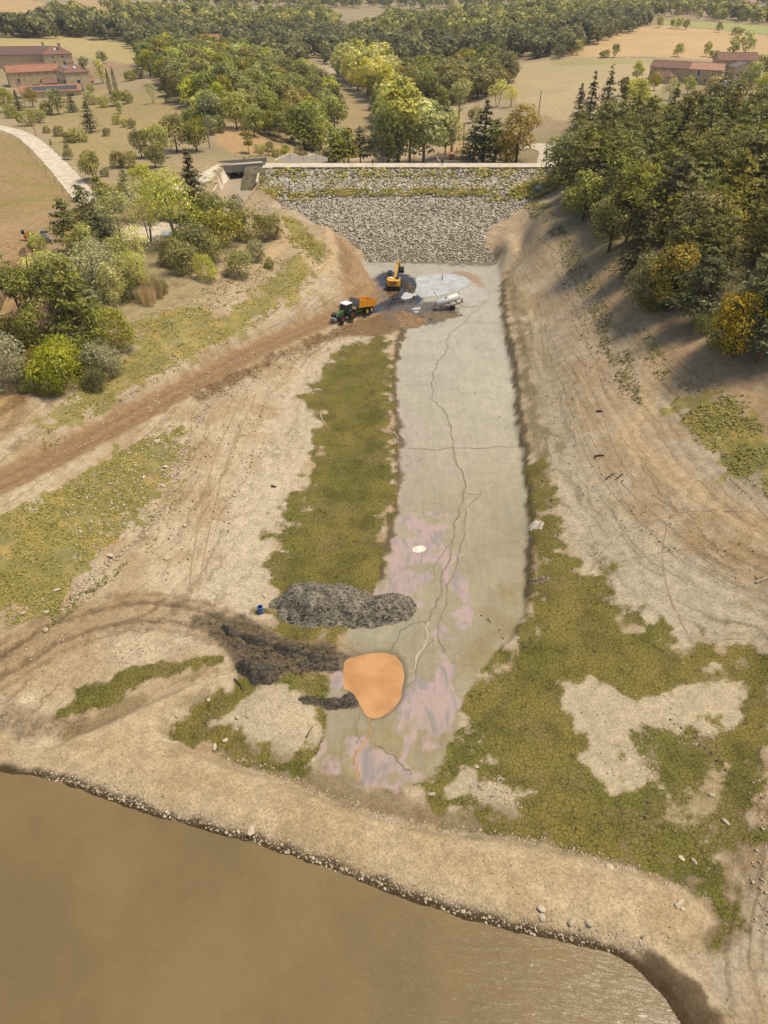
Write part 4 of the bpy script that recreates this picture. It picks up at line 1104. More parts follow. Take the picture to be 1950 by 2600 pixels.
def tree_mesh(sp, H, Rr, seed, det):
    """returns (trunk MB, leaf pos, nrm, tone, size, aspect)"""
    r = np.random.default_rng(seed); tb = MB()
    if sp in ('oak', 'round', 'loose'):
        h0 = {'oak': .1, 'round': .06, 'loose': .2}[sp] * H
        k_ = {'oak': 11, 'round': 8, 'loose': 13}[sp]
        lobes = [(0, 0, h0 + (H - h0) * .5, Rr * .62, Rr * .62, (H - h0) * .44)]
        for i in range(k_):
            a_ = 2 * pi * i / k_ * 1.7 + r.uniform(-.4, .4); f_ = r.uniform(.1, .95)
            rr = Rr * .62 * math.sqrt(max(.12, 1 - (f_ * 1.25 - .42) ** 2)); s_ = Rr * r.uniform(.26, .46)
            lobes.append((cos(a_) * rr, sin(a_) * rr, h0 + (H - h0) * (.12 + .74 * f_), s_, s_, s_ * r.uniform(.75, 1.1)))
        lobes.append((r.uniform(-.2, .2) * Rr, r.uniform(-.2, .2) * Rr, H - Rr * .36, Rr * .4, Rr * .4, Rr * .36))
        pos, nrm, tone = crown_lobes(lobes, det, 1, r, .35 if sp != 'loose' else .8, .5)
        size = Rr * 2.6 / math.sqrt(det) * (1.0 if sp != 'loose' else .8)
        stems = 1 if sp == 'oak' else r.integers(2, 4) if sp == 'loose' else 1
        for s_ in range(stems):
            a_ = r.uniform(0, 6.28); off = (0 if stems == 1 else .12 * Rr)
            p0 = Vector((cos(a_) * off * .4, sin(a_) * off * .4, -.4)); p1 = Vector((cos(a_) * off * 2, sin(a_) * off * 2, H * .38)); p2 = Vector((cos(a_) * off * 3.5, sin(a_) * off * 3.5, H * .8))
            t0 = H * .026 / (1 if stems == 1 else 1.5)
            tb.path([p0, p1, p2], [t0, t0 * .65, t0 * .18], 6)
            for b_ in range(4):
                a2 = r.uniform(0, 6.28); f_ = r.uniform(.3, .85); s0 = p0.lerp(p2, f_); e = s0 + Vector((cos(a2) * Rr * .6, sin(a2) * Rr * .6, H * r.uniform(.1, .22)))
                tb.tube(s0, e, t0 * .4, t0 * .1, 5)
        return tb, pos, nrm, tone, size, 1.1
    if sp in ('pine', 'fir', 'tall'):
        pts = []; nr = []; tn = []
        tb.path([(0, 0, -.4), (0, 0, H * .5), (0, 0, H * .97)], [H * .018, H * .012, H * .003], 6)
        top = .97 * H; lo = {'pine': .18, 'fir': .06, 'tall': .42}[sp] * H
        nw = {'pine': 13, 'fir': 24, 'tall': 9}[sp]; per = det // (nw * 7)
        for w in range(nw):
            f_ = min(.99, max(0, (w + r.uniform(-.6, .6)) / nw)); z_ = lo + (top - lo) * f_
            rad = Rr * ({'pine': (1 - f_) ** .62, 'fir': (1 - f_) ** .9, 'tall': (1 - abs(f_ - .35) ** 1.6) * .95}[sp]) * r.uniform(.85, 1.12) + .15
            nb = 7 if f_ < .75 else 5
            for b_ in range(nb):
                a_ = 2 * pi * (b_ + r.uniform(-.35, .35)) / nb + w * .9
                Rb = rad * r.uniform(.6, 1.2); rise = {'pine': .3, 'fir': r.uniform(-.35, .1), 'tall': .22}[sp]; z_ = z_ + r.uniform(-.25, .25)
                if r.uniform() < .09: continue
                e = np.array([cos(a_) * Rb, sin(a_) * Rb, z_ + rise * Rb])
                if Rb > .6: tb.tube((0, 0, z_), tuple(e * np.array([.8, .8, 1])), H * .004, H * .0015, 4, False)
                m_ = max(2, int(per * (.5 + .7 * (1 - f_)))); tt = r.uniform(.25, 1.05, m_) ** .8
                base = np.array([0, 0, z_]); p_ = base + (e - base) * tt[:, None]
                p_ += r.normal(size=(m_, 3)) * np.array([.17, .17, .09]) * (Rb * .85 + .2)
                pts.append(p_); nn = np.tile(np.array([cos(a_) * .55, sin(a_) * .55, .8]), (m_, 1)) + .38 * r.normal(size=(m_, 3)); nr.append(nn)
                tn.append(np.clip(.5 + .2 * r.normal(size=m_) + .16 * r.normal(), 0, 1))
        pos = np.concatenate(pts); nrm = np.concatenate(nr); tone = np.concatenate(tn)
        return tb, pos, nrm, tone, Rr * 3.3 / math.sqrt(det), 1.5
    if sp == 'scots':
        lobes = []
        ns = 3
        for s_ in range(ns):
            a_ = 2.1 * s_ + r.uniform(-.3, .3); lean = Rr * .5
            top = Vector((cos(a_) * lean, sin(a_) * lean, H * r.uniform(.78, .95)))
            tb.path([(cos(a_) * .25, sin(a_) * .25, -.4), tuple(top * .55 + Vector((0, 0, .1))), tuple(top)], [H * .016, H * .012, H * .004], 6)
            for k_ in range(6):
                a2 = r.uniform(0, 6.28); f_ = r.uniform(.5, 1.05); c_ = top * f_ + Vector((cos(a2), sin(a2), 0)) * Rr * r.uniform(.1, .5)
                s2 = Rr * r.uniform(.24, .4); lobes.append((c_.x, c_.y, c_.z, s2, s2, s2 * .5)); tb.tube(top * (f_ * .9), c_, H * .004, H * .002, 4)
        pos, nrm, tone = crown_lobes(lobes, det, 1, r, .6, .8, .5)
        return tb, pos, nrm, tone, Rr * 2.4 / math.sqrt(det), 1.3
    if sp == 'bush':
        lobes = [(0, 0, H * .38, Rr * .7, Rr * .7, H * .52)]
        for i in range(9):
            a_ = r.uniform(0, 6.28); rr = Rr * r.uniform(.3, .72); s_ = Rr * r.uniform(.25, .42)
            lobes.append((cos(a_) * rr, sin(a_) * rr, H * r.uniform(.2, .7), s_, s_, s_ * H / Rr * r.uniform(.55, .8)))
        pos, nrm, tone = crown_lobes(lobes, det, 1, r, .5, .85, .1)
        pos[:, 2] = np.maximum(pos[:, 2], .05)
        for i in range(6):
            a_ = r.uniform(0, 6.28); tb.tube((cos(a_) * .15, sin(a_) * .15, -.3), (cos(a_) * Rr * .5, sin(a_) * Rr * .5, H * .7), .06, .02, 5)
        return tb, pos, nrm, tone, Rr * 2.3 / math.sqrt(det), 1.5
    if sp == 'cypress':
        f_ = r.uniform(0, 1, det); a_ = r.uniform(0, 6.28, det); rad = Rr * np.sin(np.clip(f_ * 1.02 + .02, 0, 1) ** .6 * pi) ** .8 * r.uniform(.8, 1.1, det)
        pos = np.stack([np.cos(a_) * rad, np.sin(a_) * rad, f_ * H], -1); nrm = np.stack([np.cos(a_), np.sin(a_), .4 * np.ones(det)], -1) + .5 * r.normal(size=(det, 3))
        tb.tube((0, 0, -.3), (0, 0, H * .9), H * .015, .02, 6)
        return tb, pos, nrm, np.clip(.4 + .2 * r.normal(size=det), 0, 1), Rr * 4.5 / math.sqrt(det), .7
    if sp == 'reed':
        a_ = r.uniform(0, 6.28, det); rad = Rr * np.sqrt(r.uniform(0, 1, det))
        pos = np.stack([np.cos(a_) * rad, np.sin(a_) * rad, H * r.uniform(.25, .6, det)], -1)
        nrm = np.stack([np.cos(a_ * 3), np.sin(a_ * 3), np.zeros(det)], -1)
        return tb.tube((0, 0, -.2), (0, 0, H * .6), .03, .02, 4), pos, nrm, r.uniform(0, 1, det), .28, .3

_tree_cache = {}
def tree_parts(shape, leaf, barkk, var, det, ratio):
    key = (shape, leaf, barkk, var, det, ratio)
    if key not in _tree_cache:
        H = 10.; tb, pos, nrm, tone, size, asp = tree_mesh(shape, H, H * ratio, sum(map(ord, shape + leaf)) * 13 + var * 101 + det, det)
        r = np.random.default_rng(var + 5)
        if shape == 'reed':
            N = len(pos); h_ = r.uniform(2.5, 5, N); dx = np.stack([nrm[:, 1], -nrm[:, 0], np.zeros(N)], -1) * .12; tip = np.stack([r.normal(size=N) * .5, r.normal(size=N) * .5, h_], -1)
            b0 = pos * np.array([1, 1, 0]); v_ = np.stack([b0 - dx, b0 + dx, b0 + tip * 2.2 + dx * .5, b0 + tip * 2.2 - dx * .5], 1).reshape(-1, 3); f_ = np.arange(N * 4).reshape(N, 4)
        else:
            v_, f_ = quads(pos, nrm, size, r, asp)
        cm = mesh_np('crown', v_, f_, LM[leaf], False, {'leaf': np.repeat(tone, 4)})
        tm = bpy.data.meshes.new('trunk'); tm.from_pydata(tb.v, [], tb.f); tm.update(); tm.materials.append(BK[barkk])
        _tree_cache[key] = (tm, cm)
    return _tree_cache[key]

KINDS = {  # name: (object name, shape, leaf, bark, ratio, category)
 'oak': ('oak_tree', 'oak', 'oak', 'dark', .46, 'tree'), 'oakg': ('green_oak', 'oak', 'grn', 'dark', .46, 'tree'),
 'poplar': ('poplar_tree', 'round', 'lime', 'grey', .34, 'tree'), 'willow': ('willow_tree', 'loose', 'lime', 'grey', .44, 'tree'),
 'green': ('broadleaf_tree', 'round', 'grn', 'grey', .4, 'tree'), 'gold': ('maple_tree', 'oak', 'gold', 'dark', .42, 'tree'),
 'silver': ('silver_poplar', 'loose', 'silver', 'grey', .36, 'tree'), 'silverb': ('willow_bush', 'bush', 'silver', 'grey', .55, 'bush'),
 'pine': ('pine_tree', 'pine', 'pine', 'red', .29, 'tree'), 'pineg': ('pine_tree', 'pine', 'pineg', 'red', .3, 'tree'), 'tall': ('pine_tree', 'tall', 'pine', 'red', .3, 'tree'),
 'fir': ('fir_tree', 'fir', 'fir', 'dark', .24, 'tree'), 'scots': ('scots_pine', 'scots', 'pineg', 'red', .42, 'tree'), 'brown': ('dead_pine', 'pine', 'brown', 'red', .27, 'tree'),
 'bush': ('broom_bush', 'bush', 'shrub', 'dark', .62, 'bush'), 'gbush': ('green_bush', 'bush', 'grn', 'dark', .6, 'bush'), 'ybush': ('yellow_bush', 'bush', 'yshrub', 'grey', .5, 'bush'), 'obush': ('oak_scrub', 'bush', 'oak', 'dark', .6, 'bush'),
 'cypress': ('cypress_tree', 'cypress', 'fir', 'dark', .1, 'tree'), 'reed': ('reed_clump', 'reed', 'reed', 'grey', .5, 'reeds'),
}
def plant(kind, loc, h, label, group=None, det=None, wid=1.0, var=None):
    nm, shape, leaf, bk, ratio, cat = KINDS[kind]
    dist = math.hypot(loc[0], loc[1])
    if det is None: det = 4200 if dist < 130 else 2600 if dist < 230 else 1300 if dist < 420 else 520
    if shape == 'reed': det = 320
    var = random.randrange(3 if det > 2000 else 4) if var is None else var
    tm, cm = tree_parts(shape, leaf, bk, var, det, ratio)
    s_ = h / 10.
    e = empty(nm, loc, random.uniform(0, 6.28), label, cat, group)
    e.scale = (s_ * wid, s_ * wid, s_)
    obj('trunk', tm, e)
    obj('crown' if shape != 'reed' else 'stalks', cm, e)
    return e
def plant_px(lst, group=None):
    pts = PP([(a_[0], a_[1]) for a_ in lst])
    for a_, p_ in zip(lst, pts):
        plant(a_[3], Vector(p_), a_[2], a_[4], a_[6] if len(a_) > 6 else group, wid=a_[5] if len(a_) > 5 else 1.)

def in_poly(pt, poly):
    c = False; x, y = pt
    for i in range(len(poly)):
        ax, ay = poly[i][:2]; bx, by = poly[i - 1][:2]
        if (ay > y) != (by > y) and x < (bx - ax) * (y - ay) / (by - ay) + ax: c = not c
    return c
def wood(pxs, spacing, mix, label, group, hvar=.25, avoid=(), maxn=400, seed=1, raw=None):
    """individual trees standing inside an area traced on the ground"""
    r = random.Random(seed)
    poly = [tuple(q[:2]) for q in (PP(pxs) if raw is None else raw)]
    xs = [q[0] for q in poly]; yy = [q[1] for q in poly]
    got = []; tries = 0
    area = abs(sum(poly[i - 1][0] * poly[i][1] - poly[i][0] * poly[i - 1][1] for i in range(len(poly)))) / 2
    want = min(maxn, int(area / (spacing * spacing * .82)))
    while len(got) < want and tries < want * 40:
        tries += 1
        q = (r.uniform(min(xs), max(xs)), r.uniform(min(yy), max(yy)))
        if not in_poly(q, poly) or any(in_poly(q, b_) for b_ in avoid): continue
        if any((q[0] - g[0]) ** 2 + (q[1] - g[1]) ** 2 < (spacing * .8) ** 2 for g in got): continue
        got.append(q)
    zs = hz(np.array([g[0] for g in got]), np.array([g[1] for g in got])) if got else []
    for (x, y), z in zip(got, zs):
        kind, h, lb = r.choices(mix, [m_[3] for m_ in mix])[0][:3] if len(mix[0]) > 3 else r.choice(mix)
        f_ = (y - min(yy)) / (max(yy) - min(yy) + 1e-6); band = 'nearest rows' if f_ < .33 else 'middle' if f_ < .67 else 'farthest rows'
        word = {'oak': 'olive-brown oak', 'oakg': 'greener oak', 'green': 'fresh green broadleaf tree', 'tall': 'umbrella-crowned pine', 'pine': 'olive-brown pine', 'pineg': 'green pine', 'fir': 'dark pointed fir', 'poplar': 'lemon-yellow poplar', 'gbush': 'green bush', 'bush': 'olive bush', 'obush': 'scrub oak'}[kind]
        plant(kind, Vector((x, y, float(z) - .1)), h * r.uniform(1 - hvar, 1 + hvar), f'{word} in the {band} of {label}', f'{word}s in the {band} of {label}', wid=r.uniform(.95, 1.3))
    return got

# --- the grove on the left bank, tree by tree
plant_px([
 (165, 985, 8.0, 'ybush', 'bright yellow-green young poplar clump beside the white sign', 1.1), (268, 955, 6.0, 'silverb', 'silvery willow bush right of the yellow-green poplar clump', 1.1),
 (88, 855, 12.5, 'scots', 'tall multi-stemmed scots pine with bare reddish trunks by the fence', .95), (215, 905, 15.0, 'pineg', 'big dark green pine in the middle of the left grove', .95),
 (165, 895, 9.0, 'brown', 'browning dead pine leaning out of the left grove', 1.1), (288, 880, 6.5, 'gbush', 'dense round green bush at the right edge of the left grove', 1.1),
 (130, 790, 9.5, 'willow', 'pale lime willow crown above the scots pine', 1.1), (252, 800, 12.0, 'silver', 'bare-branched silvery poplar in the heart of the grove', 1.1),
 (185, 645, 10.5, 'pineg', 'dark pine nearest the dirt track at the grove top', 1.1), (232, 610, 10.5, 'pineg', 'dark pine behind the grove top near the road fork', 1.1), (262, 640, 8.5, 'pineg', 'short dark pine left of the silver poplar', 1.1),
 (205, 690, 7.5, 'brown', 'rust brown pine at the left of the grove', 1.2), (160, 745, 6.5, 'brown', 'small rust brown pine beside the lime willow', 1.0),
 (318, 640, 12.0, 'silver', 'tall silver-white poplar left of the van', .95), (382, 615, 9.0, 'willow', 'loose yellowish willow behind the white van', .8), (455, 625, 14.5, 'willow', 'tall airy lime-green poplar right of the van', .9),
 (372, 515, 8.0, 'green', 'round green willow beside the pale road', 1.2), (325, 500, 6.0, 'pineg', 'small dark pine at the road beside the round willow', 1.1), (500, 560, 14.5, 'fir', 'large dark fir left of the spillway channel', 1.25),
 (345, 760, 8.0, 'willow', 'wispy pale willow at the sandy path'), (310, 720, 8.0, 'green', 'olive green tree inside the left grove'), (280, 700, 7.0, 'gbush', 'leafy green bush under the silvery poplar'), (330, 860, 3.0, 'silverb', 'tiny lone shrub on the golden slope', .8),
 (300, 800, 9.0, 'silver', 'second silvery poplar over the reeds', .8), (8, 985, 8.5, 'silverb', 'pale silver willow cut by the left edge', .9), (-25, 940, 8.0, 'silverb', 'pale silver willow half outside the left edge', .9),
 (100, 640, 4.0, 'gbush', 'dark low bush beside the spoil heap on the track'), (250, 850, 8.0, 'pineg', 'half hidden pine behind the round green bush'), (120, 960, 3.0, 'obush', 'low dark scrub under the first sign', 1.2), (95, 930, 3.0, 'obush', 'low dark scrub behind the farther sign', 1.2), (85, 990, 2.2, 'obush', 'low scrub at the foot of the near sign', 1.3),
 (392, 755, 3.4, 'reed', 'tan reed clump in front of the sandy path'), (375, 770, 3.0, 'reed', 'shorter tan reed clump left of the path'), (410, 745, 2.8, 'bush', 'small grey bush beside the reeds'),
])
plant_px([
 (150, 840, 11, 'pineg', 'green pine right behind the scots pine'), (180, 800, 10, 'green', 'fresh green tree in the grove above the big pine'), (220, 770, 10, 'pineg', 'dark pine beside the silvery poplar'), (115, 880, 7, 'gbush', 'leafy bush under the scots pine'), (190, 940, 6, 'obush', 'dark scrub between the two front bushes'), (235, 930, 6, 'obush', 'dark scrub behind the silvery willow bush'),
 (270, 740, 9, 'silver', 'third silvery poplar of the grove'), (230, 700, 9, 'green', 'olive tree below the dark pines'), (290, 660, 8, 'pineg', 'dark pine left of the parked van'), (350, 690, 8, 'willow', 'airy willow over the sandy path'), (310, 760, 7, 'gbush', 'round bush left of the reeds'), (340, 720, 6, 'gbush', 'low bush above the reeds'),
 (410, 560, 9, 'willow', 'lime willow just beyond the white van'), (350, 560, 8, 'silver', 'pale poplar beyond the gravel patch'), (430, 545, 8, 'green', 'green tree left of the dark fir'), (270, 560, 9, 'pineg', 'dark pine beside the pale road'), (295, 535, 6, 'obush', 'dark scrub by the pale road'), (240, 660, 8, 'pineg', 'dark pine in the upper grove'), (530, 590, 8, 'bush', 'tall broom beside the dark fir'), (60, 880, 6, 'obush', 'low scrub left of the scots pine trunks'),
 (70, 960, 3, 'obush', 'scrub strip between the two signs', 1.4), (130, 1000, 3, 'obush', 'low scrub at the foot of the yellow-green clump', 1.3), (245, 980, 3.5, 'obush', 'low dark scrub under the silvery willow bush', 1.2)])
plant_px([
 (470, 690, 6.0, 'bush', 'olive broom bush at the left end of the bushy patch'), (500, 650, 7.0, 'bush', 'tall olive broom bush behind the patch'), (560, 620, 7.5, 'bush', 'largest olive broom bush in the bushy patch', 1.1), (640, 610, 7.0, 'bush', 'broad pale broom bush at the right of the patch'),
 (650, 660, 4.5, 'bush', 'low brownish broom bush near the sandy slope'), (608, 700, 5.0, 'gbush', 'smooth dome shaped green bush at the patch front', 1.1), (525, 710, 5.0, 'ybush', 'bright yellow-green bush at the patch front', 1.1), (440, 670, 5.5, 'bush', 'dark broom bush right of the sandy path'),
 (580, 580, 7.0, 'bush', 'broom bush below the spillway channel'), (690, 600, 5.0, 'bush', 'rounded broom bush nearest the gravel bank'), (540, 660, 5.5, 'bush', 'middle broom bush of the patch'), (705, 560, 2.6, 'silverb', 'small grey shrub alone on the gravel ridge'),
 (685, 680, 2.0, 'bush', 'thin dry shrub on the orange slope'), (460, 640, 5.0, 'gbush', 'green bush at the foot of the airy poplar')], 'bushes of the patch below the spillway')
# --- slope below the farm and round the farm
plant_px([
 (360, 400, 7.0, 'oak', 'scrubby oak at the left end of the roadside thicket'), (410, 400, 8.5, 'oakg', 'green oak in the roadside thicket', 1.1), (450, 385, 9.5, 'oak', 'tall oak in the roadside thicket', 1.1), (500, 385, 8.5, 'oak', 'oak at the right end of the roadside thicket'), (395, 425, 5.5, 'oak', 'small oak in front of the roadside thicket', 1.1),
 (300, 425, 4.5, 'obush', 'flat dark scrub on the dry slope'), (330, 425, 4.5, 'obush', 'second flat dark scrub on the dry slope'), (238, 458, 7.0, 'oak', 'single dark oak above the gravel road'), (175, 405, 4.0, 'green', 'small round tree beside the gravel road'), (268, 448, 2.4, 'obush', 'tiny dark shrub right of the single oak'),
 (232, 335, 9.5, 'fir', 'lone blue-grey cedar on the farm slope', 1.4), (200, 358, 4.0, 'bush', 'wide broom bush under the lone cedar', 1.7), (150, 345, 3.2, 'bush', 'small broom bush left of the lone cedar'), (180, 362, 3.2, 'bush', 'low broom bush beside the lone cedar', 1.3), (120, 338, 2.6, 'bush', 'small grey bush near the wooden pole'), (130, 368, 1.8, 'fir', 'tiny clipped conifer near the road'),
 (272, 345, 2.6, 'bush', 'small bush right of the lone cedar'), (295, 315, 3.2, 'gbush', 'small sapling on the slope'), (318, 322, 2.8, 'gbush', 'second small sapling on the slope'), (335, 325, 3.2, 'gbush', 'third small sapling on the slope'), (306, 288, 4.2, 'green', 'small young tree below the garden'), (390, 262, 7.5, 'silver', 'slender pale young tree on the upper slope', .8), (425, 260, 2.4, 'bush', 'low bush on the upper slope'),
 (20, 285, 8.0, 'oakg', 'dark green tree in front of the farm at the frame edge'), (50, 280, 7.0, 'fir', 'dark conifer in front of the solar roof', 1.5), (85, 272, 7.0, 'gold', 'brownish round tree before the solar roof', 1.1), (150, 290, 8.5, 'green', 'fresh green tree before the farmhouse', 1.1), (185, 285, 7.0, 'fir', 'dark conifer below the farmhouse corner', 1.6), (120, 290, 5.0, 'obush', 'dark hedge bush before the farm'), (70, 320, 5.5, 'gbush', 'green bush beside the wooden pole'), (100, 312, 5.0, 'gbush', 'second green bush beside the wooden pole'), (30, 300, 5.0, 'obush', 'dark scrub near the road bend'),
 (262, 162, 6.5, 'oakg', 'round dark tree on the field edge behind the farm', 1.3), (262, 212, 10.0, 'poplar', 'lemon-lime tree in the farm garden', 1.0), (281, 238, 9.5, 'cypress', 'left one of two thin cypresses in the garden'), (296, 238, 10.0, 'cypress', 'right one of two thin cypresses in the garden'), (217, 200, 7.0, 'fir', 'dark conifer beside the farmhouse gable', 1.6), (215, 175, 6.0, 'oakg', 'garden tree behind the farmhouse', 1.2), (235, 265, 5.0, 'silverb', 'grey olive bush in the garden', 1.2), (265, 272, 4.5, 'ybush', 'yellow garden bush below the cypresses', 1.2), (300, 268, 5.5, 'oak', 'dense garden bush under the cypresses', 1.3), (325, 262, 5.0, 'gbush', 'pale garden bush at the right end', 1.2), (330, 205, 5.0, 'obush', 'dark shrub right of the cypresses', 1.2), (350, 200, 5.0, 'obush', 'second dark shrub right of the cypresses', 1.2), (230, 235, 4.0, 'gbush', 'small garden bush by the red annex'),
])
# --- individually visible trees behind the dam
plant_px([
 (1010, 420, 25, 'poplar', 'great yellow-green poplar just behind the dam', 1.25), (1075, 416, 19, 'green', 'green-gold poplar right of the great one', 1.2), (1040, 418, 17, 'green', 'lower poplar in front of the great one', 1.1), (1130, 400, 17, 'pineg', 'slim pine standing right of the poplars', .8), (1145, 395, 14, 'willow', 'pale willow between poplar and pine clump', .9), (1165, 300, 14, 'poplar', 'small bright poplar on the meadow edge', 1.0), (985, 418, 15, 'oakg', 'dark oak at the poplars left foot', 1.1),
 (1225, 418, 18, 'fir', 'dark fir right behind the dam road', 1.4), (1200, 418, 12, 'pineg', 'dense dark pine by the water intake', 1.4), (1255, 418, 13, 'pineg', 'dark pine under the golden maple', 1.3), (1310, 412, 15, 'gold', 'golden maple beside the road bend', 1.1), (1285, 418, 8, 'gold', 'low golden tree beside the dam road', 1.2),
 (1262, 272, 11, 'willow', 'pale round willow on the meadow', 1.0), (1297, 272, 8, 'willow', 'smaller pale willow on the meadow', .9), (1208, 310, 6, 'obush', 'dark shrub on the meadow edge'),
 (850, 424, 11, 'pineg', 'dark pine clump left behind the dam', 1.4), (885, 424, 12, 'pine', 'brown-green pine left behind the dam', 1.3), (915, 420, 12, 'pineg', 'greener pine left behind the dam', 1.2), (870, 420, 11, 'green', 'bushy tree among the pines left behind the dam', 1.2), (632, 390, 5.5, 'tall', 'small umbrella pine on the ochre slope'), (715, 362, 9, 'tall', 'umbrella pine at the wood edge'), (795, 385, 8, 'oak', 'leaning oak at the lower wood edge'),
 (1465, 140, 8, 'oakg', 'round tree on the field hedge, leftmost'), (1560, 146, 7, 'green', 'paler round tree on the field hedge'), (1535, 146, 4, 'obush', 'dark hedge scrub left of the paler round tree', 1.8), (1720, 144, 7, 'oakg', 'round dark tree on the hedge behind the right farm'), (1793, 144, 8, 'oakg', 'upright tree on the hedge behind the right farm', .7), (1810, 146, 4, 'obush', 'low scrub beside the upright hedge tree', 1.4), (1615, 205, 8, 'green', 'lone tree on the slope left of the right farm', 1.0), (1860, 138, 10, 'green', 'pale tree behind the right barn'), (1890, 138, 12, 'green', 'broad green tree behind the right barn', 1.2),
 (1672, 70, 8, 'oakg', 'hedge tree on the far ridge, first'), (1705, 72, 7, 'oakg', 'hedge tree on the far ridge, second'), (1722, 73, 8, 'oakg', 'hedge tree on the far ridge, third'), (1740, 75, 7, 'oakg', 'hedge tree on the far ridge, fourth'), (1825, 82, 7, 'oakg', 'hedge tree on the far ridge, fifth'), (1870, 88, 5, 'obush', 'low scrub on the far ridge', 2.),
 (1612, 285, 11, 'green', 'big round willow below the right farm', 1.3), (1700, 255, 8, 'willow', 'yellowish airy tree before the right farm', 1.2), (1745, 240, 7, 'oakg', 'dark bush between the yellow trees'), (1800, 255, 8.5, 'gold', 'golden-yellow tree before the right farm', 1.3), (1895, 240, 12, 'green', 'tall yellow-green tree right of the farm', 1.1), (1660, 230, 7, 'oak', 'brownish tree at the farm annex'), (1580, 245, 7, 'oak', 'small dark tree by the round willow'), (1925, 190, 9, 'oakg', 'dark tree behind the far barn'), (1948, 195, 9, 'oak', 'brown tree at the right edge'), (1935, 250, 9, 'oakg', 'green tree at the right edge by the farm'), (1960, 230, 9, 'oakg', 'green tree cut by the right edge'),
])
# --- woods
mixO = [('oak', 10.0, None, 7), ('oakg', 9.5, None, 2.5), ('green', 9.5, None, 1.2), ('tall', 10, None, .6)]
w1 = wood([(360,160),(430,130),(600,140),(720,190),(845,250),(850,330),(815,390),(700,365),(600,340),(520,330),(500,290),(430,250),(390,210)], 5.9, mixO, 'the left hillside wood', 'oaks of the left hillside wood', seed=3, maxn=330)
wood([(520,300),(545,320),(560,340),(520,350),(480,330)], 5, [('obush', 4.5, None, 1), ('oak', 7, None, 1)], 'the scrub round the concrete pole', 'scrub at the foot of the hillside wood', seed=5)
wood([(640,400),(760,408),(840,412),(830,400),(720,385),(640,390)], 4.5, [('gbush', 2.6, None, 1), ('bush', 2.6, None, 1)], 'the bushes above the white wall', 'bushes above the white wall', seed=6)
# poplars and oaks on the brook
wood([(850,190),(960,185),(1010,230),(990,290),(940,250),(880,215)], 8, [('poplar', 17, None, 3), ('green', 14, None, 1)], 'the brookside poplars', 'poplars along the brook', .15, seed=7)
wood([(1000,215),(1150,200),(1290,185),(1300,220),(1180,265),(1080,285),(1000,285)], 7.5, [('oak', 13, None, 3), ('green', 11, None, 1), ('tall', 13, None, 1)], 'the wood right of the poplars', 'oaks right of the brook', .2, seed=8)
wood([(960,300),(1010,310),(1020,400),(985,400)], 6, [('oakg', 11, None, 1), ('green', 12, None, 1)], 'the brook trees behind the dam', 'brookside trees behind the dam', seed=9)
# right pine wood
edgeP = [(1410,455),(1425,510),(1470,570),(1545,650),(1600,735),(1660,775),(1735,815),(1800,860),(1850,890),(1990,905)]
rp = [tuple(q[:2]) for q in PP(edgeP)] + [(118, 92), (135, 130), (150, 200), (150, 234), (112, 236), (90, 231), (74, 225), (62, 216), (55, 206)]
gap = [tuple(q[:2]) for q in PP([(1590,470),(1625,470),(1625,560),(1610,600),(1590,560)])]
wood(None, 4.6, [('pine', 13.5, None, 5), ('tall', 13.5, None, 2), ('pineg', 12.5, None, 2), ('oak', 10, None, 1.2), ('fir', 15, None, .5)], 'the right pine wood', 'trees of the right pine wood', .16, [gap], 290, 14, rp)
plant_px([(1425, 470, 12, 'oak', 'rust-olive oak at the dam end of the pine wood', 1.1), (1480, 560, 10, 'oak', 'rust-olive oak on the wood edge above the grass strip', 1.1), (1545, 640, 11, 'oak', 'oak where the wood edge bends outward', 1.1), (1690, 790, 10.5, 'gold', 'orange-gold maple on the wood edge', .9), (1640, 770, 9, 'bush', 'grey-green bush left of the gold maple', .9), (1760, 830, 12, 'pineg', 'blue-green pine right of the gold maple', 1.1), (1860, 905, 9, 'gold', 'ochre oak at the nearest wood corner', 1.1), (1830, 885, 6, 'bush', 'grey bush at the nearest wood corner'), (1780, 845, 4, 'ybush', 'small yellow bush under the pines'), (1650, 790, 3.2, 'bush', 'low grey bush in front of the wood edge', 1.2), (1925, 920, 13, 'pineg', 'big pine at the right frame edge', 1.1),
          (1490, 330, 17, 'fir', 'tall pointed fir at the top of the right wood', 1.0), (1530, 325, 18, 'fir', 'tallest pointed fir above the pine wood', 1.0), (1460, 345, 15, 'fir', 'left pointed fir above the dam end', 1.0), (1570, 330, 15, 'fir', 'right pointed fir in the fir group', 1.0)])

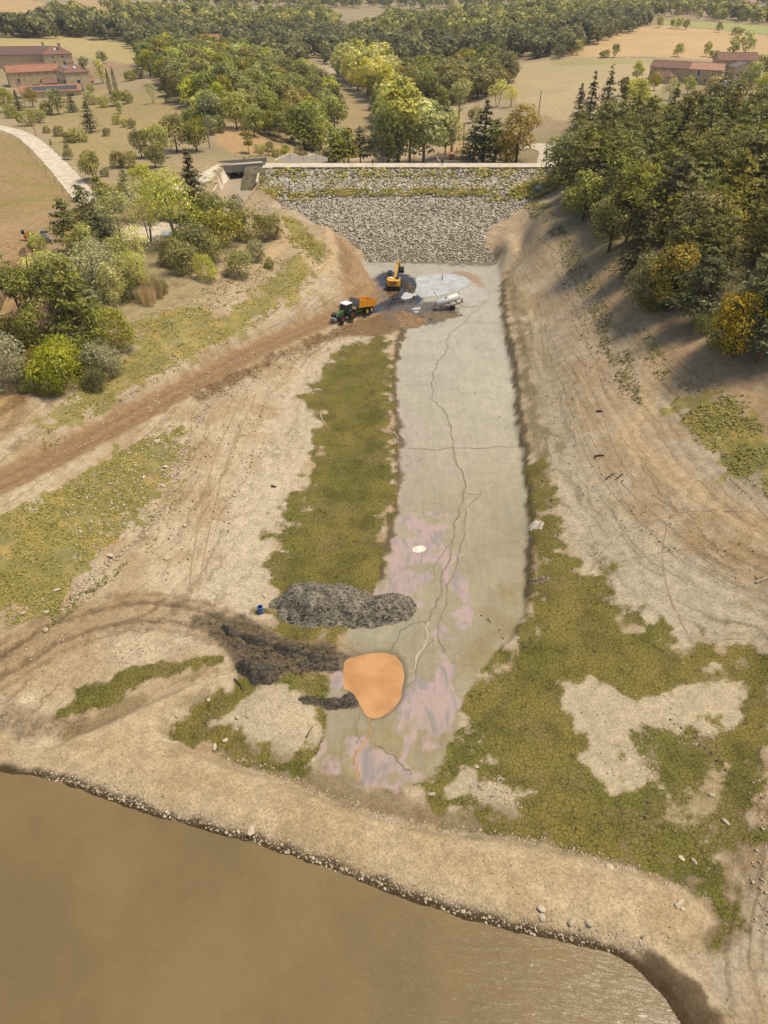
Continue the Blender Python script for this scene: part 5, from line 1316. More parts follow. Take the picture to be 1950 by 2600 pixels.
# far woods that read as one mass
def far_mass(name, areas, label, seed, nl=150):
    r = np.random.default_rng(seed); vv = []; tt = []
    for pxs, spacing, h in areas:
        poly = [tuple(q[:2]) for q in PP(pxs)]; xs = [q[0] for q in poly]; yy = [q[1] for q in poly]
        area = abs(sum(poly[i - 1][0] * poly[i][1] - poly[i][0] * poly[i - 1][1] for i in range(len(poly)))) / 2
        k_ = min(900, int(area / spacing ** 2)); got = 0; tr = 0
        while got < k_ and tr < 30 * k_:
            tr += 1; q = (r.uniform(min(xs), max(xs)), r.uniform(min(yy), max(yy)))
            if not in_poly(q, poly): continue
            got += 1; H = h * r.uniform(.7, 1.25); R_ = H * r.uniform(.4, .55); z = hz1(*q)
            lobes = [(q[0], q[1], z + H * .5, R_ * .8, R_ * .8, H * .42)] + [(q[0] + cos(a_) * R_ * .5, q[1] + sin(a_) * R_ * .5, z + H * r.uniform(.35, .75), R_ * .5, R_ * .5, R_ * .45) for a_ in r.uniform(0, 6.28, 4)]
            pos, nrm, tone = crown_lobes(lobes, nl, 1, r, .25, .55)
            v_, _ = quads(pos, nrm, R_ * 2.5 / math.sqrt(nl), r, 1.1); vv.append(v_); tt.append(np.repeat(np.clip(tone + r.normal() * .22, 0, 1), 4))
    v_ = np.concatenate(vv)
    o = obj(name, mesh_np(name, v_, np.arange(len(v_)).reshape(-1, 4), LM['farwood'], False, {'leaf': np.concatenate(tt)}))
    tag(o, label, 'wood', kind='stuff'); return o
far_mass('valley_wood', [
 ([(1240,150),(1420,150),(1500,118),(1640,72),(1650,52),(1500,60),(1340,100),(1230,120)], 9, 12), ([(560,95),(720,92),(870,90),(980,120),(1230,118),(1250,150),(1000,178),(880,172),(700,170),(600,130)], 9.5, 12),
 ([(-40,72),(60,78),(120,60),(230,75),(330,95),(340,108),(200,98),(60,98),(-40,96)], 9, 13), ([(330,118),(420,80),(520,75),(560,110),(430,130),(370,150)], 8, 11)], 'dark woods of the middle distance behind the fields', 6, 230)
far_mass('distant_wood', [
 ([(300,55),(420,70),(560,85),(700,85),(860,82),(860,50),(700,45),(560,40),(430,38),(340,40)], 13, 13), ([(260,20),(330,20),(340,45),(280,45)], 13, 12),
 ([(980,100),(1230,110),(1340,92),(1500,55),(1660,45),(1640,30),(1400,28),(1200,40),(1000,50),(960,70)], 14, 13), ([(1660,42),(1760,50),(1860,58),(1990,68),(1990,52),(1850,38),(1700,28)], 14, 12),
 ([(380,8),(600,18),(900,22),(1200,20),(1500,16),(1990,20),(1990,2),(1500,3),(1000,4),(500,2)], 24, 14), ([(900,78),(960,68),(980,100),(900,100)], 13, 12), ([(120,55),(220,70),(330,85),(330,70),(230,52),(150,40)], 13, 13)], 'hazy woods rolling to the far hills along the top', 5)

# ------------------------------------------------------------------ farm buildings
def rubble(name, c1, c2, c3):
    q = NT(name); p = q.obco()
    vo = q.n('ShaderNodeTexVoronoi'); vo.inputs['Scale'].default_value = 1.9; q.link(p, vo.inputs[0])
    ed = q.voro(1.9, 'DISTANCE_TO_EDGE', p)
    r_ = q.sep(vo.outputs[1])[0]
    c_ = q.mix(r_, c1, c2); c_ = q.mix(q.step(ed, .09, .02), c_, c3)
    c_ = q.mix(q.math('MULTIPLY', q.step(q.noise(.5, 4, p), .45, .7), .4), c_, tuple(x * .6 for x in c1))
    q.bump(q.step(ed, 0, .12), .5, .05); return q.fin(c_, .95, .1)
def tiles(name, c1, c2, c3, sc=1.):
    q = NT(name); p = q.obco()
    wv = q.n('ShaderNodeTexWave'); wv.inputs['Scale'].default_value = 1.4; wv.inputs['Distortion'].default_value = .6; q.link(p, wv.inputs[0])
    c_ = q.mix(q.step(q.noise(.7, 5, p), .35, .65), c1, c2)
    c_ = q.mix(q.step(q.noise(4., 3, p), .55, .75), c_, c3)
    c_ = q.mix(q.math('MULTIPLY', wv.outputs[1], .25), c_, tuple(x * .55 for x in c1))
    q.bump(wv.outputs[1], .4, .06); return q.fin(c_, .9, .15)
stone_w = rubble('rubble_stone_wall', lin(206, 176, 126, S * 1.25), lin(180, 150, 106, S * 1.25), lin(222, 198, 156, S * 1.2))
stone_w2 = rubble('warm_rubble_wall', lin(212, 184, 136, S * 1.25), lin(186, 158, 114, S * 1.25), lin(228, 206, 166, S * 1.2))
roof_or = tiles('orange_clay_tiles', lin(184, 130, 98, S), lin(168, 114, 86, S), lin(198, 152, 120, S))
roof_br = tiles('brown_clay_tiles', lin(154, 116, 94, S), lin(138, 102, 84, S), lin(172, 134, 110, S))
roof_ru = tiles('rusty_roof', lin(134, 104, 90, S), lin(120, 94, 84, S), lin(156, 128, 112, S))
roof_pa = tiles('patched_pale_tiles', lin(206, 156, 124, S), lin(186, 136, 106, S), lin(226, 196, 168, S))
roof_gr = tiles('grey_sheet_roof', lin(134, 126, 112, S), lin(118, 110, 98, S), lin(150, 142, 126, S))
glass_d = paint('dark_window_glass', lin(44, 42, 44, S), .15, .6, dirt=.1)
frame_w = paint('white_window_frame', lin(222, 214, 200, S), .6, .3)
shut_b = paint('blue_shutter', lin(104, 120, 150, S), .6, .3)
shut_g = paint('grey_shutter', lin(132, 130, 124, S), .7, .2)
door_r = paint('dark_red_door', lin(96, 58, 48, S), .7, .2)
skyl = paint('skylight_glass', lin(210, 214, 216, S), .1, .8, dirt=.05)
pv_m = paint('solar_cells', lin(84, 82, 80, S), .4, .3, dirt=.1)

def house(name, label, cpx, zbase, hw, ang, Lr, Ll, roof, rise, rmat, wmat, wins=(), extras=(), ridge='x', zoff=0., split=None):
    """box house; origin at the corner nearest the camera (given at eave level), local x runs right, y runs back-left"""
    zc = zbase + hw
    x, y, _ = W(cpx[0], cpx[1], zc)
    h = empty(name, (x, y, zbase), ang, label, 'house' if 'barn' not in name else 'barn')
    B = 3.
    mb = MB()
    if roof == 'gable':
        if ridge == 'x': mb.prism([(0, -B), (Ll, -B), (Ll, hw), (Ll / 2, hw + rise), (0, hw)], 0, Lr, 'x')
        else: mb.prism([(0, -B), (Lr, -B), (Lr, hw), (Lr / 2, hw + rise), (0, hw)], 0, Ll, 'y')
    elif roof == 'shed': mb.prism([(0, -B), (Ll, -B), (Ll, hw + rise), (0, hw)], 0, Lr, 'x')
    else: mb.box(0, Lr, 0, Ll, -B, hw)
    mb.build('wall', wmat, h)
    o = .35; th = .16; mb = MB()
    def slab(p0, p1, p2, p3, mat, nm='roof'):
        q4 = [Vector(q) for q in (p0, p1, p2, p3)]; up = Vector((0, 0, th))
        m_ = MB(); m_.add(q4 + [q + up for q in q4], [(0,3,2,1),(4,5,6,7),(0,1,5,4),(1,2,6,5),(2,3,7,6),(3,0,4,7)]); return m_.build(nm, mat, h)
    e = .02
    if roof == 'gable' and ridge == 'x':
        k_ = rise / (Ll / 2)
        if split:
            for x0, x1, m_ in ((-o, Lr * split, rmat), (Lr * split + .03, Lr + o, roof_pa)):
                slab((x0, -o, hw - k_ * o + e), (x1, -o, hw - k_ * o + e), (x1, Ll / 2, hw + rise + e), (x0, Ll / 2, hw + rise + e), m_)
                slab((x0, Ll / 2, hw + rise + e), (x1, Ll / 2, hw + rise + e), (x1, Ll + o, hw - k_ * o + e), (x0, Ll + o, hw - k_ * o + e), m_)
        else:
            slab((-o, -o, hw - k_ * o + e), (Lr + o, -o, hw - k_ * o + e), (Lr + o, Ll / 2, hw + rise + e), (-o, Ll / 2, hw + rise + e), rmat)
            slab((-o, Ll / 2, hw + rise + e), (Lr + o, Ll / 2, hw + rise + e), (Lr + o, Ll + o, hw - k_ * o + e), (-o, Ll + o, hw - k_ * o + e), rmat)
        m_ = MB().tube((-o, Ll / 2, hw + rise + th), (Lr + o, Ll / 2, hw + rise + th), .14, n=6); m_.build('ridge_tiles', rmat, h)
    elif roof == 'gable':
        k_ = rise / (Lr / 2)
        if split:
            for y0, y1, m_ in ((-o, Ll * split, roof_pa), (Ll * split + .03, Ll + o, rmat)):
                slab((-o, y0, hw - k_ * o + e), (Lr / 2, y0, hw + rise + e), (Lr / 2, y1, hw + rise + e), (-o, y1, hw - k_ * o + e), m_)
                slab((Lr / 2, y0, hw + rise + e), (Lr + o, y0, hw - k_ * o + e), (Lr + o, y1, hw - k_ * o + e), (Lr / 2, y1, hw + rise + e), m_)
        else:
            slab((-o, -o, hw - k_ * o + e), (Lr / 2, -o, hw + rise + e), (Lr / 2, Ll + o, hw + rise + e), (-o, Ll + o, hw - k_ * o + e), rmat)
            slab((Lr / 2, -o, hw + rise + e), (Lr + o, -o, hw - k_ * o + e), (Lr + o, Ll + o, hw - k_ * o + e), (Lr / 2, Ll + o, hw + rise + e), rmat)
        m_ = MB().tube((Lr / 2, -o, hw + rise + th), (Lr / 2, Ll + o, hw + rise + th), .14, n=6); m_.build('ridge_tiles', rmat, h)
    elif roof == 'shed':
        k_ = rise / Ll
        slab((-o, -o, hw - k_ * o + e), (Lr + o, -o, hw - k_ * o + e), (Lr + o, Ll + o, hw + rise + k_ * o + e), (-o, Ll + o, hw + rise + k_ * o + e), rmat)
    else:  # hip
        m_ = MB(); a_ = [(-o, -o, hw), (Lr + o, -o, hw), (Lr + o, Ll + o, hw), (-o, Ll + o, hw)]
        if Lr >= Ll: r0, r1 = (Ll / 2, Ll / 2, hw + rise), (Lr - Ll / 2, Ll / 2, hw + rise); fs = [(0,1,5,4),(1,2,5),(2,3,4,5),(3,0,4)]
        else: r0, r1 = (Lr / 2, Lr / 2, hw + rise), (Lr / 2, Ll - Lr / 2, hw + rise); fs = [(0,1,4),(1,2,5,4),(2,3,5),(3,0,4,5)]
        vs = [(p_[0], p_[1], p_[2] + .1) for p_ in a_] + [r0, r1] + [(p_[0], p_[1], p_[2] - .08) for p_ in a_]
        fs += [(6,9,8,7), (0,6,7,1), (1,7,8,2), (2,8,9,3), (3,9,6,0)]
        m_.add(vs, fs); rf = m_.build('roof', rmat, h)
        m_ = MB()
        for c_ in ((0, r0), (1, r0 if Lr < Ll else r1), (3, r0 if Lr >= Ll else r1)): m_.tube((a_[c_[0]][0], a_[c_[0]][1], hw + .12), c_[1], .13, n=6)
        m_.tube(r0, r1, .14, n=6); m_.build('ridge_tiles', roof_or, h)
    for face, u, z, w, hh, kind in wins:
        def bx(u0, u1, d0, d1, z0, z1):
            m_ = MB()
            if face == 'r': m_.box(u0, u1, -d1, -d0, z0, z1)
            else: m_.box(-d1, -d0, u0, u1, z0, z1)
            return m_
        if kind == 'vent': bx(u, u + w, -.02, .03, z, z + hh).build('vent_opening', glass_d, h); continue
        if kind == 'door':
            d_ = bx(u, u + w, -.02, .05, z, z + hh).build('door', door_r, h); bx(u + w * .8, u + w * .86, .05, .1, z + hh * .45, z + hh * .52).build('handle', glass_d, d_); continue
        wn = bx(u, u + w, -.02, .03, z, z + hh).build('window', glass_d, h)
        f_ = bx(u - .12, u + w + .12, -.01, .07, z + hh, z + hh + .14); f_.v += bx(0, 0, 0, 0, 0, 0).v[:0]
        f_.build('frame', frame_w, wn); bx(u - .15, u + w + .15, -.01, .12, z - .14, z).build('sill', frame_w, wn)
        if w > .7: bx(u + w / 2 - .05, u + w / 2 + .05, .03, .06, z, z + hh).build('frame', frame_w, wn)
        if kind in ('blue', 'grey', 'white'):
            sm = {'blue': shut_b, 'grey': shut_g, 'white': frame_w}[kind]
            bx(u - .12 - w * .55, u - .13, -.01, .09, z - .05, z + hh + .05).build('shutter', sm, h); bx(u + w + .13, u + w + .12 + w * .55, -.01, .09, z - .05, z + hh + .05).build('shutter', sm, h)
    for ex in extras:
        k_ = ex[0]
        if k_ == 'chimney':
            _, cx, cy, zt, sz_ = ex; c_ = MB().box(cx - sz_, cx + sz_, cy - sz_, cy + sz_, hw + .2, zt).build('chimney', paint('chimney_render', lin(206, 180, 142, S), .9, .1), h); MB().box(cx - sz_ - .1, cx + sz_ + .1, cy - sz_ - .1, cy + sz_ + .1, zt, zt + .14).build('chimney_cap', roof_or, c_)
        if k_ == 'sky':   # skylight on the slope above face 'r' or 'l' of a hip roof
            _, face, u, f_, w, l_ = ex
            half = (Ll if Lr >= Ll else Lr) / 2; run = half if True else 0; sl = rise / (half + o)
            dd = f_ * half; M_ = None; zc_ = hw + .1 + sl * (dd + o)
            if face == 'r': vs = [(u, dd, zc_), (u + w, dd, zc_), (u + w, dd + l_, zc_ + sl * l_), (u, dd + l_, zc_ + sl * l_)]
            else: vs = [(dd, u + w, zc_), (dd, u, zc_), (dd + l_, u, zc_ + sl * l_), (dd + l_, u + w, zc_ + sl * l_)]
            m_ = MB(); m_.add([(a_[0], a_[1], a_[2] - .02) for a_ in vs] + [(a_[0], a_[1], a_[2] + .1) for a_ in vs], [(0,3,2,1),(4,5,6,7),(0,1,5,4),(1,2,6,5),(2,3,7,6),(3,0,4,7)]); m_.build('skylight', skyl, h)
    return h

A = radians
# left farm
house('farmhouse', 'stone farmhouse with blue shutters and brown hipped roof, nearest of the left farm', (164, 186), 11.2, 8.6, A(37), 10.5, 14.5, 'hip', 3.0, roof_br, stone_w2,
      [('r', 4.6, 4.0, 1.2, 1.8, 'white'), ('r', 5.4, .8, 1.2, 1.9, 'white'), ('r', 4.8, 7.3, .5, .6, 'vent'), ('l', 2.2, 3.9, 1.1, 1.9, 'blue'), ('l', 7.6, 4.2, .6, 1.6, 'white'), ('l', 12.0, 3.9, 1.1, 1.9, 'blue'), ('l', 2.6, 7.3, .5, .6, 'vent'), ('l', 7.8, 7.3, .5, .6, 'vent')],
      [('chimney', 7, 8.5, 12.2, .4), ('sky', 'l', 3.4, .42, 1.0, 1.0), ('sky', 'l', 6.4, .42, 1.0, 1.0), ('sky', 'l', 9.4, .42, 1.0, 1.0), ('sky', 'r', 5., .42, 1.2, 1.0)])
house('stone_barn', 'long stone barn with bright orange roof at the left farm', (18, 185), 11.4, 6.6, A(30), 23, 9, 'gable', 2.4, roof_or, stone_w,
      [('r', 3.4, 2.2, 1.2, 1.9, 'plain'), ('r', 4.6, 5.4, .5, .5, 'vent'), ('r', 9.0, 5.4, .5, .5, 'vent'), ('r', 13.0, 5.4, .5, .5, 'vent'), ('r', 17.0, 5.4, .5, .5, 'vent'), ('r', 20.6, 5.4, .5, .5, 'vent'), ('r', 9.5, -.6, 3.2, 2.0, 'door'), ('r', 15.0, -.4, 1.3, 1.2, 'vent')])
house('farmhouse', 'tall square stone house with two chimneys behind the left farm', (108, 139), 12.6, 8.2, A(24), 14.5, 11, 'hip', 3.2, roof_br, stone_w2,
      [('r', 4.4, 3.0, 1.2, 2.0, 'plain'), ('r', 9.4, 3.0, 1.2, 2.0, 'plain'), ('r', 4.4, 6.6, .7, .8, 'vent'), ('r', 9.2, 6.6, .7, .8, 'vent'), ('l', 3.0, 2.6, 1.0, 2.2, 'grey'), ('l', 7.2, 2.6, 1.0, 2.2, 'grey'), ('l', 3.4, 6.6, .6, .7, 'vent'), ('l', 7.4, 6.6, .6, .7, 'vent')],
      [('chimney', 1.6, 8, 13.0, .6), ('chimney', 9.4, 3.2, 12.8, .7), ('sky', 'r', 6.2, .5, 1.2, 1.0), ('sky', 'l', 5., .62, 1.2, 1.0)])
house('hay_barn', 'big barn with rust coloured roof at the far left farm', (-40, 140), 13.0, 7.0, A(8), 34, 13, 'gable', 3.2, roof_ru, stone_w, [('r', 22, 1.0, 2., 1.4, 'vent'), ('r', 28, 1.0, 2., 1.4, 'vent')])
house('cart_shed', 'long open shed with grey sheet roof before the rusty barn', (-30, 158), 12.6, 3.6, A(8), 30, 7, 'shed', 2.6, roof_gr, stone_w, [('r', 15, .3, 2.4, 2.2, 'vent'), ('r', 20, .3, 2.4, 2.2, 'vent'), ('r', 25, .3, 2.4, 2.2, 'vent')])
house('lean_to_shed', 'small shed with dark red roof between the left barns', (36, 172), 12.2, 4.6, A(14), 13, 4.5, 'shed', 1.4, roof_ru, stone_w, [('r', 3, 1, 1.2, 1.2, 'plain')])
sol = house('low_stable', 'low stable with solar panels along its orange roof at the left farm', (50, 236), 10.8, 3.2, A(20), 25, 6.2, 'shed', 1.7, roof_or, stone_w2, [('r', 20, .6, 1.6, 1.6, 'vent')])
k_ = 1.7 / 6.2
for i in range(19):
    for j in range(2):
        x0 = 2.6 + i * 1.1; y0 = .9 + j * 2.05
        m_ = MB(); z0 = 3.2 + k_ * y0 + .2; z1 = 3.2 + k_ * (y0 + 1.98) + .2
        m_.add([(x0, y0, z0), (x0 + 1.04, y0, z0), (x0 + 1.04, y0 + 1.98, z1), (x0, y0 + 1.98, z1), (x0, y0, z0 + .07), (x0 + 1.04, y0, z0 + .07), (x0 + 1.04, y0 + 1.98, z1 + .07), (x0, y0 + 1.98, z1 + .07)], [(0,3,2,1),(4,5,6,7),(0,1,5,4),(1,2,6,5),(2,3,7,6),(3,0,4,7)])
        if i == 0 and j == 0: sp0 = m_.build('solar_panel', pv_m, sol)
        else:
            c_ = sp0.copy(); col.objects.link(c_); c_.parent = sol; c_.location = (i * 1.1, j * 2.05, k_ * j * 2.05)
house('garden_shed', 'tiny garden shed with orange roof right of the left farm', (214, 206), 11.3, 2.6, A(20), 4.2, 3.5, 'gable', 1.1, roof_or, stone_w2, [('r', .6, .5, 1.2, 1.3, 'plain')])
house('courtyard_shed', 'little brown roofed porch in the left farm courtyard', (112, 212), 11.3, 3.4, A(37), 6, 5, 'gable', 1.4, roof_br, stone_w, [('r', 1, .4, 2., 2., 'vent')])
# right farm
house('stone_barn', 'long stone farm range whose roof is half brown, half pale tiles', (1834, 179), 12.3, 6.8, A(58), 8.5, 33, 'gable', 2.3, roof_br, stone_w,
      [('l', 22, 5.6, .5, .5, 'vent'), ('l', 26, 5.6, .5, .5, 'vent'), ('l', 30, 5.6, .5, .5, 'vent'), ('l', 9.6, 4.3, 1.0, 2.0, 'white'), ('l', 10.0, 1.4, 1.0, 1.7, 'plain'), ('l', 6.0, 2.1, .8, 1.1, 'plain'), ('l', 3.2, 4.2, .8, 1.0, 'plain'), ('l', 3.4, 2.0, .8, 1.1, 'plain'), ('l', 20.0, 0, 2.4, 2.4, 'door'), ('l', 16.5, 1.6, .5, .6, 'vent'), ('r', 2.0, 4.2, .8, 1.1, 'plain'), ('r', 5.4, 4.2, .8, 1.1, 'plain')], ridge='y', split=.45)
house('annex_house', 'low annex with hipped brown roof left of the right farm range', (1702, 196), 12.0, 4.2, A(50), 5.5, 9, 'hip', 2.2, roof_br, stone_w, [('l', 4.5, .8, 1.1, 1.5, 'plain')], [])
house('stone_barn', 'tall barn with long red-brown roof behind the right farm', (1826, 153), 13.2, 8.0, A(-3), 19, 9, 'gable', 2.8, roof_br, stone_w, [('r', 4, 6.9, .5, .5, 'vent'), ('r', 8, 6.9, .5, .5, 'vent'), ('r', 12, 6.9, .5, .5, 'vent'), ('r', 16, 6.9, .5, .5, 'vent'), ('r', 5.5, 2.4, 2.2, 2.4, 'door')])
house('gabled_house', 'grey gabled stone house at the right end of the right farm', (1869, 172), 12.6, 6.4, A(2), 10.5, 11, 'gable', 2.0, roof_gr, stone_w2, [('r', 2.6, 3.6, .8, 1.1, 'plain'), ('r', 6.8, 3.6, .8, 1.1, 'plain'), ('l', 3, 2.6, 1., 1.6, 'plain')], ridge='y')
house('far_house', 'pale house roof among the far hills at the top right', (1880, 6), 24, 5, A(5), 22, 10, 'gable', 2.4, roof_pa, frame_w, [('r', 4, 1.5, 1.5, 2, 'plain'), ('r', 12, 1.5, 1.5, 2, 'plain')])
house('far_house', 'little red roofed house peeping from the left hillside wood', (510, 100), 15, 6, A(10), 12, 9, 'gable', 2.4, roof_or, stone_w2, [('r', 4, 2.5, 1.2, 1.6, 'plain')])
# white trailers by the right farm

# ------------------------------------------------------------------ vehicles and machines
yel = paint('yellow_machine_paint', lin(232, 168, 36, S), .5, .4, dirt=.6, scale=1.2)
orng = paint('orange_trailer_paint', lin(238, 158, 24, S), .5, .4, dirt=.6, scale=1.)
grnp = paint('green_tractor_paint', lin(74, 104, 46, S), .45, .4, dirt=.5, scale=1.5)
dgrn = paint('dark_green_paint', lin(44, 64, 46, S), .4, .5, dirt=.25)
blk = paint('black_rubber', lin(44, 40, 36, S), .85, .2, dirt=.5, scale=2, dirtc=lin(126, 104, 74, S))
blkm = paint('black_metal', lin(38, 37, 36, S), .5, .4, dirt=.3)
redr = paint('dull_red_rim', lin(132, 62, 54, S), .6, .3, dirt=.4)
yelr = paint('yellow_rim', lin(222, 176, 50, S), .5, .4, dirt=.3)
whi = paint('white_vehicle_paint', lin(236, 234, 228, S * 1.1), .35, .5, dirt=.12)
steel = paint('galvanised_steel', lin(176, 174, 168, S), .4, .5, metal=.4, dirt=.35)
glassm = paint('cab_glass', lin(40, 46, 48, S), .08, .8, dirt=.05)
rustm = paint('rusty_steel', lin(112, 80, 58, S), .8, .2, dirt=.5)
creamy = paint('cream_tank_paint', lin(226, 220, 204, S * 1.05), .4, .4, dirt=.35, scale=1.1, dirtc=lin(150, 136, 112, S))

def cyl_y(mb, c, r, w, n=20, r2=None):
    return mb.tube((c[0], c[1] - w / 2, c[2]), (c[0], c[1] + w / 2, c[2]), r, r2, n)
def wheel(parent, c, r, w, rimmat, side):
    wl = MB(); y0 = c[1]
    prof = [(r * .55, -w / 2 * .8), (r * .9, -w / 2), (r, -w / 2 * .7), (r, w / 2 * .7), (r * .9, w / 2), (r * .55, w / 2 * .8)]
    n_ = 22; vs = []; fs = []
    for i in range(n_):
        a_ = 2 * pi * i / n_
        for j, (rr, yy) in enumerate(prof):
            lug = 1.0 + (.035 if (i % 2 and j in (2, 3)) else 0)
            vs.append((c[0] + cos(a_) * rr * lug, y0 + yy, c[2] + sin(a_) * rr * lug))
    K = len(prof)
    for i in range(n_):
        for j in range(K): fs.append((i * K + j, i * K + (j + 1) % K, ((i + 1) % n_) * K + (j + 1) % K, ((i + 1) % n_) * K + j))
    wl.add(vs, fs)
    w_ = wl.build('wheel', blk, parent)
    rm = MB(); cyl_y(rm, (c[0], y0 + side * w * .12, c[2]), r * .57, w * .5, 18); o = rm.build('rim', rimmat, w_)
    hb_ = MB(); cyl_y(hb_, (c[0], y0 + side * w * .42, c[2]), r * .18, w * .22, 10); hb_.build('hub', rimmat, w_)
    return w_
def place_on(px, py, heading_to, z=None):
    p_ = P(px, py); q_ = P(*heading_to)
    return p_, math.atan2(q_.y - p_.y, q_.x - p_.x), q_

# --- tractor (local +x is forward)
def make_tractor(loc, rz, label, rim, body, bonnet, pitch=0., white_roof=True):
    t = empty('tractor', loc, rz, label, 'tractor'); t.rotation_euler = (0, pitch, rz)
    for s_ in (-1, 1):
        wheel(t, (-1.05, s_ * 1.02, .98), .98, .62, rim, s_); wheel(t, (1.75, s_ * .98, .74), .74, .5, rim, s_)
    MB().box(-1.2, 2.1, -.32, .32, .55, 1.15).build('chassis', blkm, t, bevel=.04)
    b_ = MB(); b_.prism([(.35, 1.0), (2.5, 1.0), (2.62, 1.2), (2.5, 1.72), (.35, 2.02)], -.42, .42, 'y'); bo = b_.build('bonnet', bonnet, t, bevel=.06)
    MB().box(2.58, 2.66, -.3, .3, 1.08, 1.6).build('grille', blkm, bo)
    for s_ in (-1, 1): MB().box(2.6, 2.68, s_ * .36 - .06, s_ * .36 + .06, 1.38, 1.56).build('headlight', whi, bo)
    c_ = MB(); c_.prism([(-1.35, 1.35), (.35, 1.2), (.5, 2.0), (.25, 2.95), (-1.2, 2.95), (-1.5, 2.1)], -.72, .72, 'y'); cb = c_.build('cab', glassm, t, bevel=.04)
    for s_ in (-1, 1):
        for a_, b2 in (((.42, 1.9), (.2, 2.97)), ((-1.46, 2.0), (-1.2, 2.97)), ((-.45, 1.3), (-.45, 2.97))):
            MB().tube((a_[0], s_ * .74, a_[1]), (b2[0], s_ * .74, b2[1]), .05, n=6).build('pillar', body, cb)
    MB().prism([(-1.5, 2.95), (.5, 2.95), (.42, 3.14), (-1.35, 3.16)], -.82, .82, 'y').build('cab_roof', whi if white_roof else body, t, bevel=.05)
    for s_ in (-1, 1):
        f_ = MB(); pr = [(-1.05 + cos(a_) * 1.1, .98 + sin(a_) * 1.1) for a_ in np.linspace(.15, 2.7, 9)]; pr2 = [(-1.05 + cos(a_) * 1.02, .98 + sin(a_) * 1.02) for a_ in np.linspace(2.7, .15, 9)]
        f_.prism(pr + pr2, s_ * 1.02 - .34, s_ * 1.02 + .34, 'y'); f_.build('mudguard', body, t)
        MB().box(.3, .34, s_ * 1.05 - .12, s_ * 1.05 + .12, 2.2, 2.6).build('mirror', blkm, t); MB().tube((.3, s_ * .74, 2.5), (.32, s_ * 1.05, 2.5), .02, n=5).build('mirror_arm', blkm, t)
        f2 = MB(); pr = [(1.75 + cos(a_) * .82, .74 + sin(a_) * .82) for a_ in np.linspace(.5, 2.3, 7)]; pr2 = [(1.75 + cos(a_) * .78, .74 + sin(a_) * .78) for a_ in np.linspace(2.3, .5, 7)]
        f2.prism(pr + pr2, s_ * .98 - .22, s_ * .98 + .22, 'y'); f2.build('mudguard', blkm, t)
    MB().tube((.55, -.5, 1.6), (.55, -.5, 3.1), .06, n=8).build('exhaust', blkm, t)
    MB().box(2.9, 3.35, -.62, .62, .55, 1.1).build('front_weight', steel, t, bevel=.05); MB().box(2.1, 2.95, -.1, .1, .7, .95).build('linkage', blkm, t)
    return t
pt = P(874, 812); ph = P(772, 852)
hd = math.atan2(ph.y - pt.y, ph.x - pt.x); sl = math.atan2(ph.z - pt.z, math.hypot(ph.x - pt.x, ph.y - pt.y))
tr_loc = pt + Vector((0, 0, .02))
make_tractor(tr_loc, hd, 'green tractor with a white cab roof on the dirt haul road', redr, dgrn, grnp, -sl)
# --- tipping trailer behind it
tloc = pt + (pt - ph).normalized() * 5.6; tloc.z = hz1(tloc.x, tloc.y) + .02
tz = empty('dump_trailer', tloc, hd, 'orange tipping trailer behind the green tractor, bed slightly raised', 'trailer'); tz.rotation_euler = (0, -sl, hd)
for s_ in (-1, 1):
    for xx in (-1.5, -.05): wheel(tz, (xx, s_ * .95, .64), .64, .48, yelr, s_)
MB().box(-2.6, 2.4, -.45, .45, .75, 1.0).build('chassis', paint('lime_chassis', lin(120, 170, 40, S), .5, .4), tz, bevel=.04)
MB().prism([(-.12, 2.4), (.12, 2.4), (.06, 4.1), (-.06, 4.1)], .7, .9, 'z') if False else None
dbm = MB(); dbm.tube((2.3, .35, .85), (4.0, 0, .75), .09, n=6); dbm.tube((2.3, -.35, .85), (4.0, 0, .75), .09, n=6); dbm.build('drawbar', grnp, tz)
bed = bpy.data.objects.new('bed_pivot', None)
bm_ = MB(); L0, L1, wb = -2.9, 2.5, 1.2
R_ = Matrix.Translation((-2.6, 0, 1.05)) @ Matrix.Rotation(-radians(9), 4, 'Y')
bpy.data.objects.remove(bed)
def bedbox(mb, x0, x1, y0, y1, z0, z1): return mb.box(x0, x1, y0, y1, z0, z1, R_)
b1 = MB(); bedbox(b1, 0, 5.3, -wb, wb, .05, .18); bedob = b1.build('bed_floor', orng, tz)
for s_ in (-1, 1):
    b2 = MB(); b2.prism([(0, .1), (5.3, .1), (5.5, 1.55), (-.2, 1.25)], s_ * wb - .05, s_ * wb + .05, 'y', R_); sd = b2.build('bed_side', orng, tz)
    for xx in (.3, 1.6, 2.9, 4.2): b3 = MB(); bedbox(b3, xx, xx + .14, s_ * (wb + .055) - (.06 if s_ < 0 else 0), s_ * (wb + .055) + (.06 if s_ > 0 else 0), .15, 1.25); b3.build('rib', orng, sd)
b4 = MB(); bedbox(b4, 5.25, 5.4, -wb + .06, wb - .06, .2, 1.7); b4.build('front_board', steel, tz)
b5 = MB(); bedbox(b5, -.18, -.06, -wb + .06, wb - .06, .1, 1.2); b5.build('tailgate', orng, tz)
b6 = MB().tube((1.2, 0, .95), (1.6, 0, 1.75), .11, n=8); b6.build('tipping_ram', steel, tz)

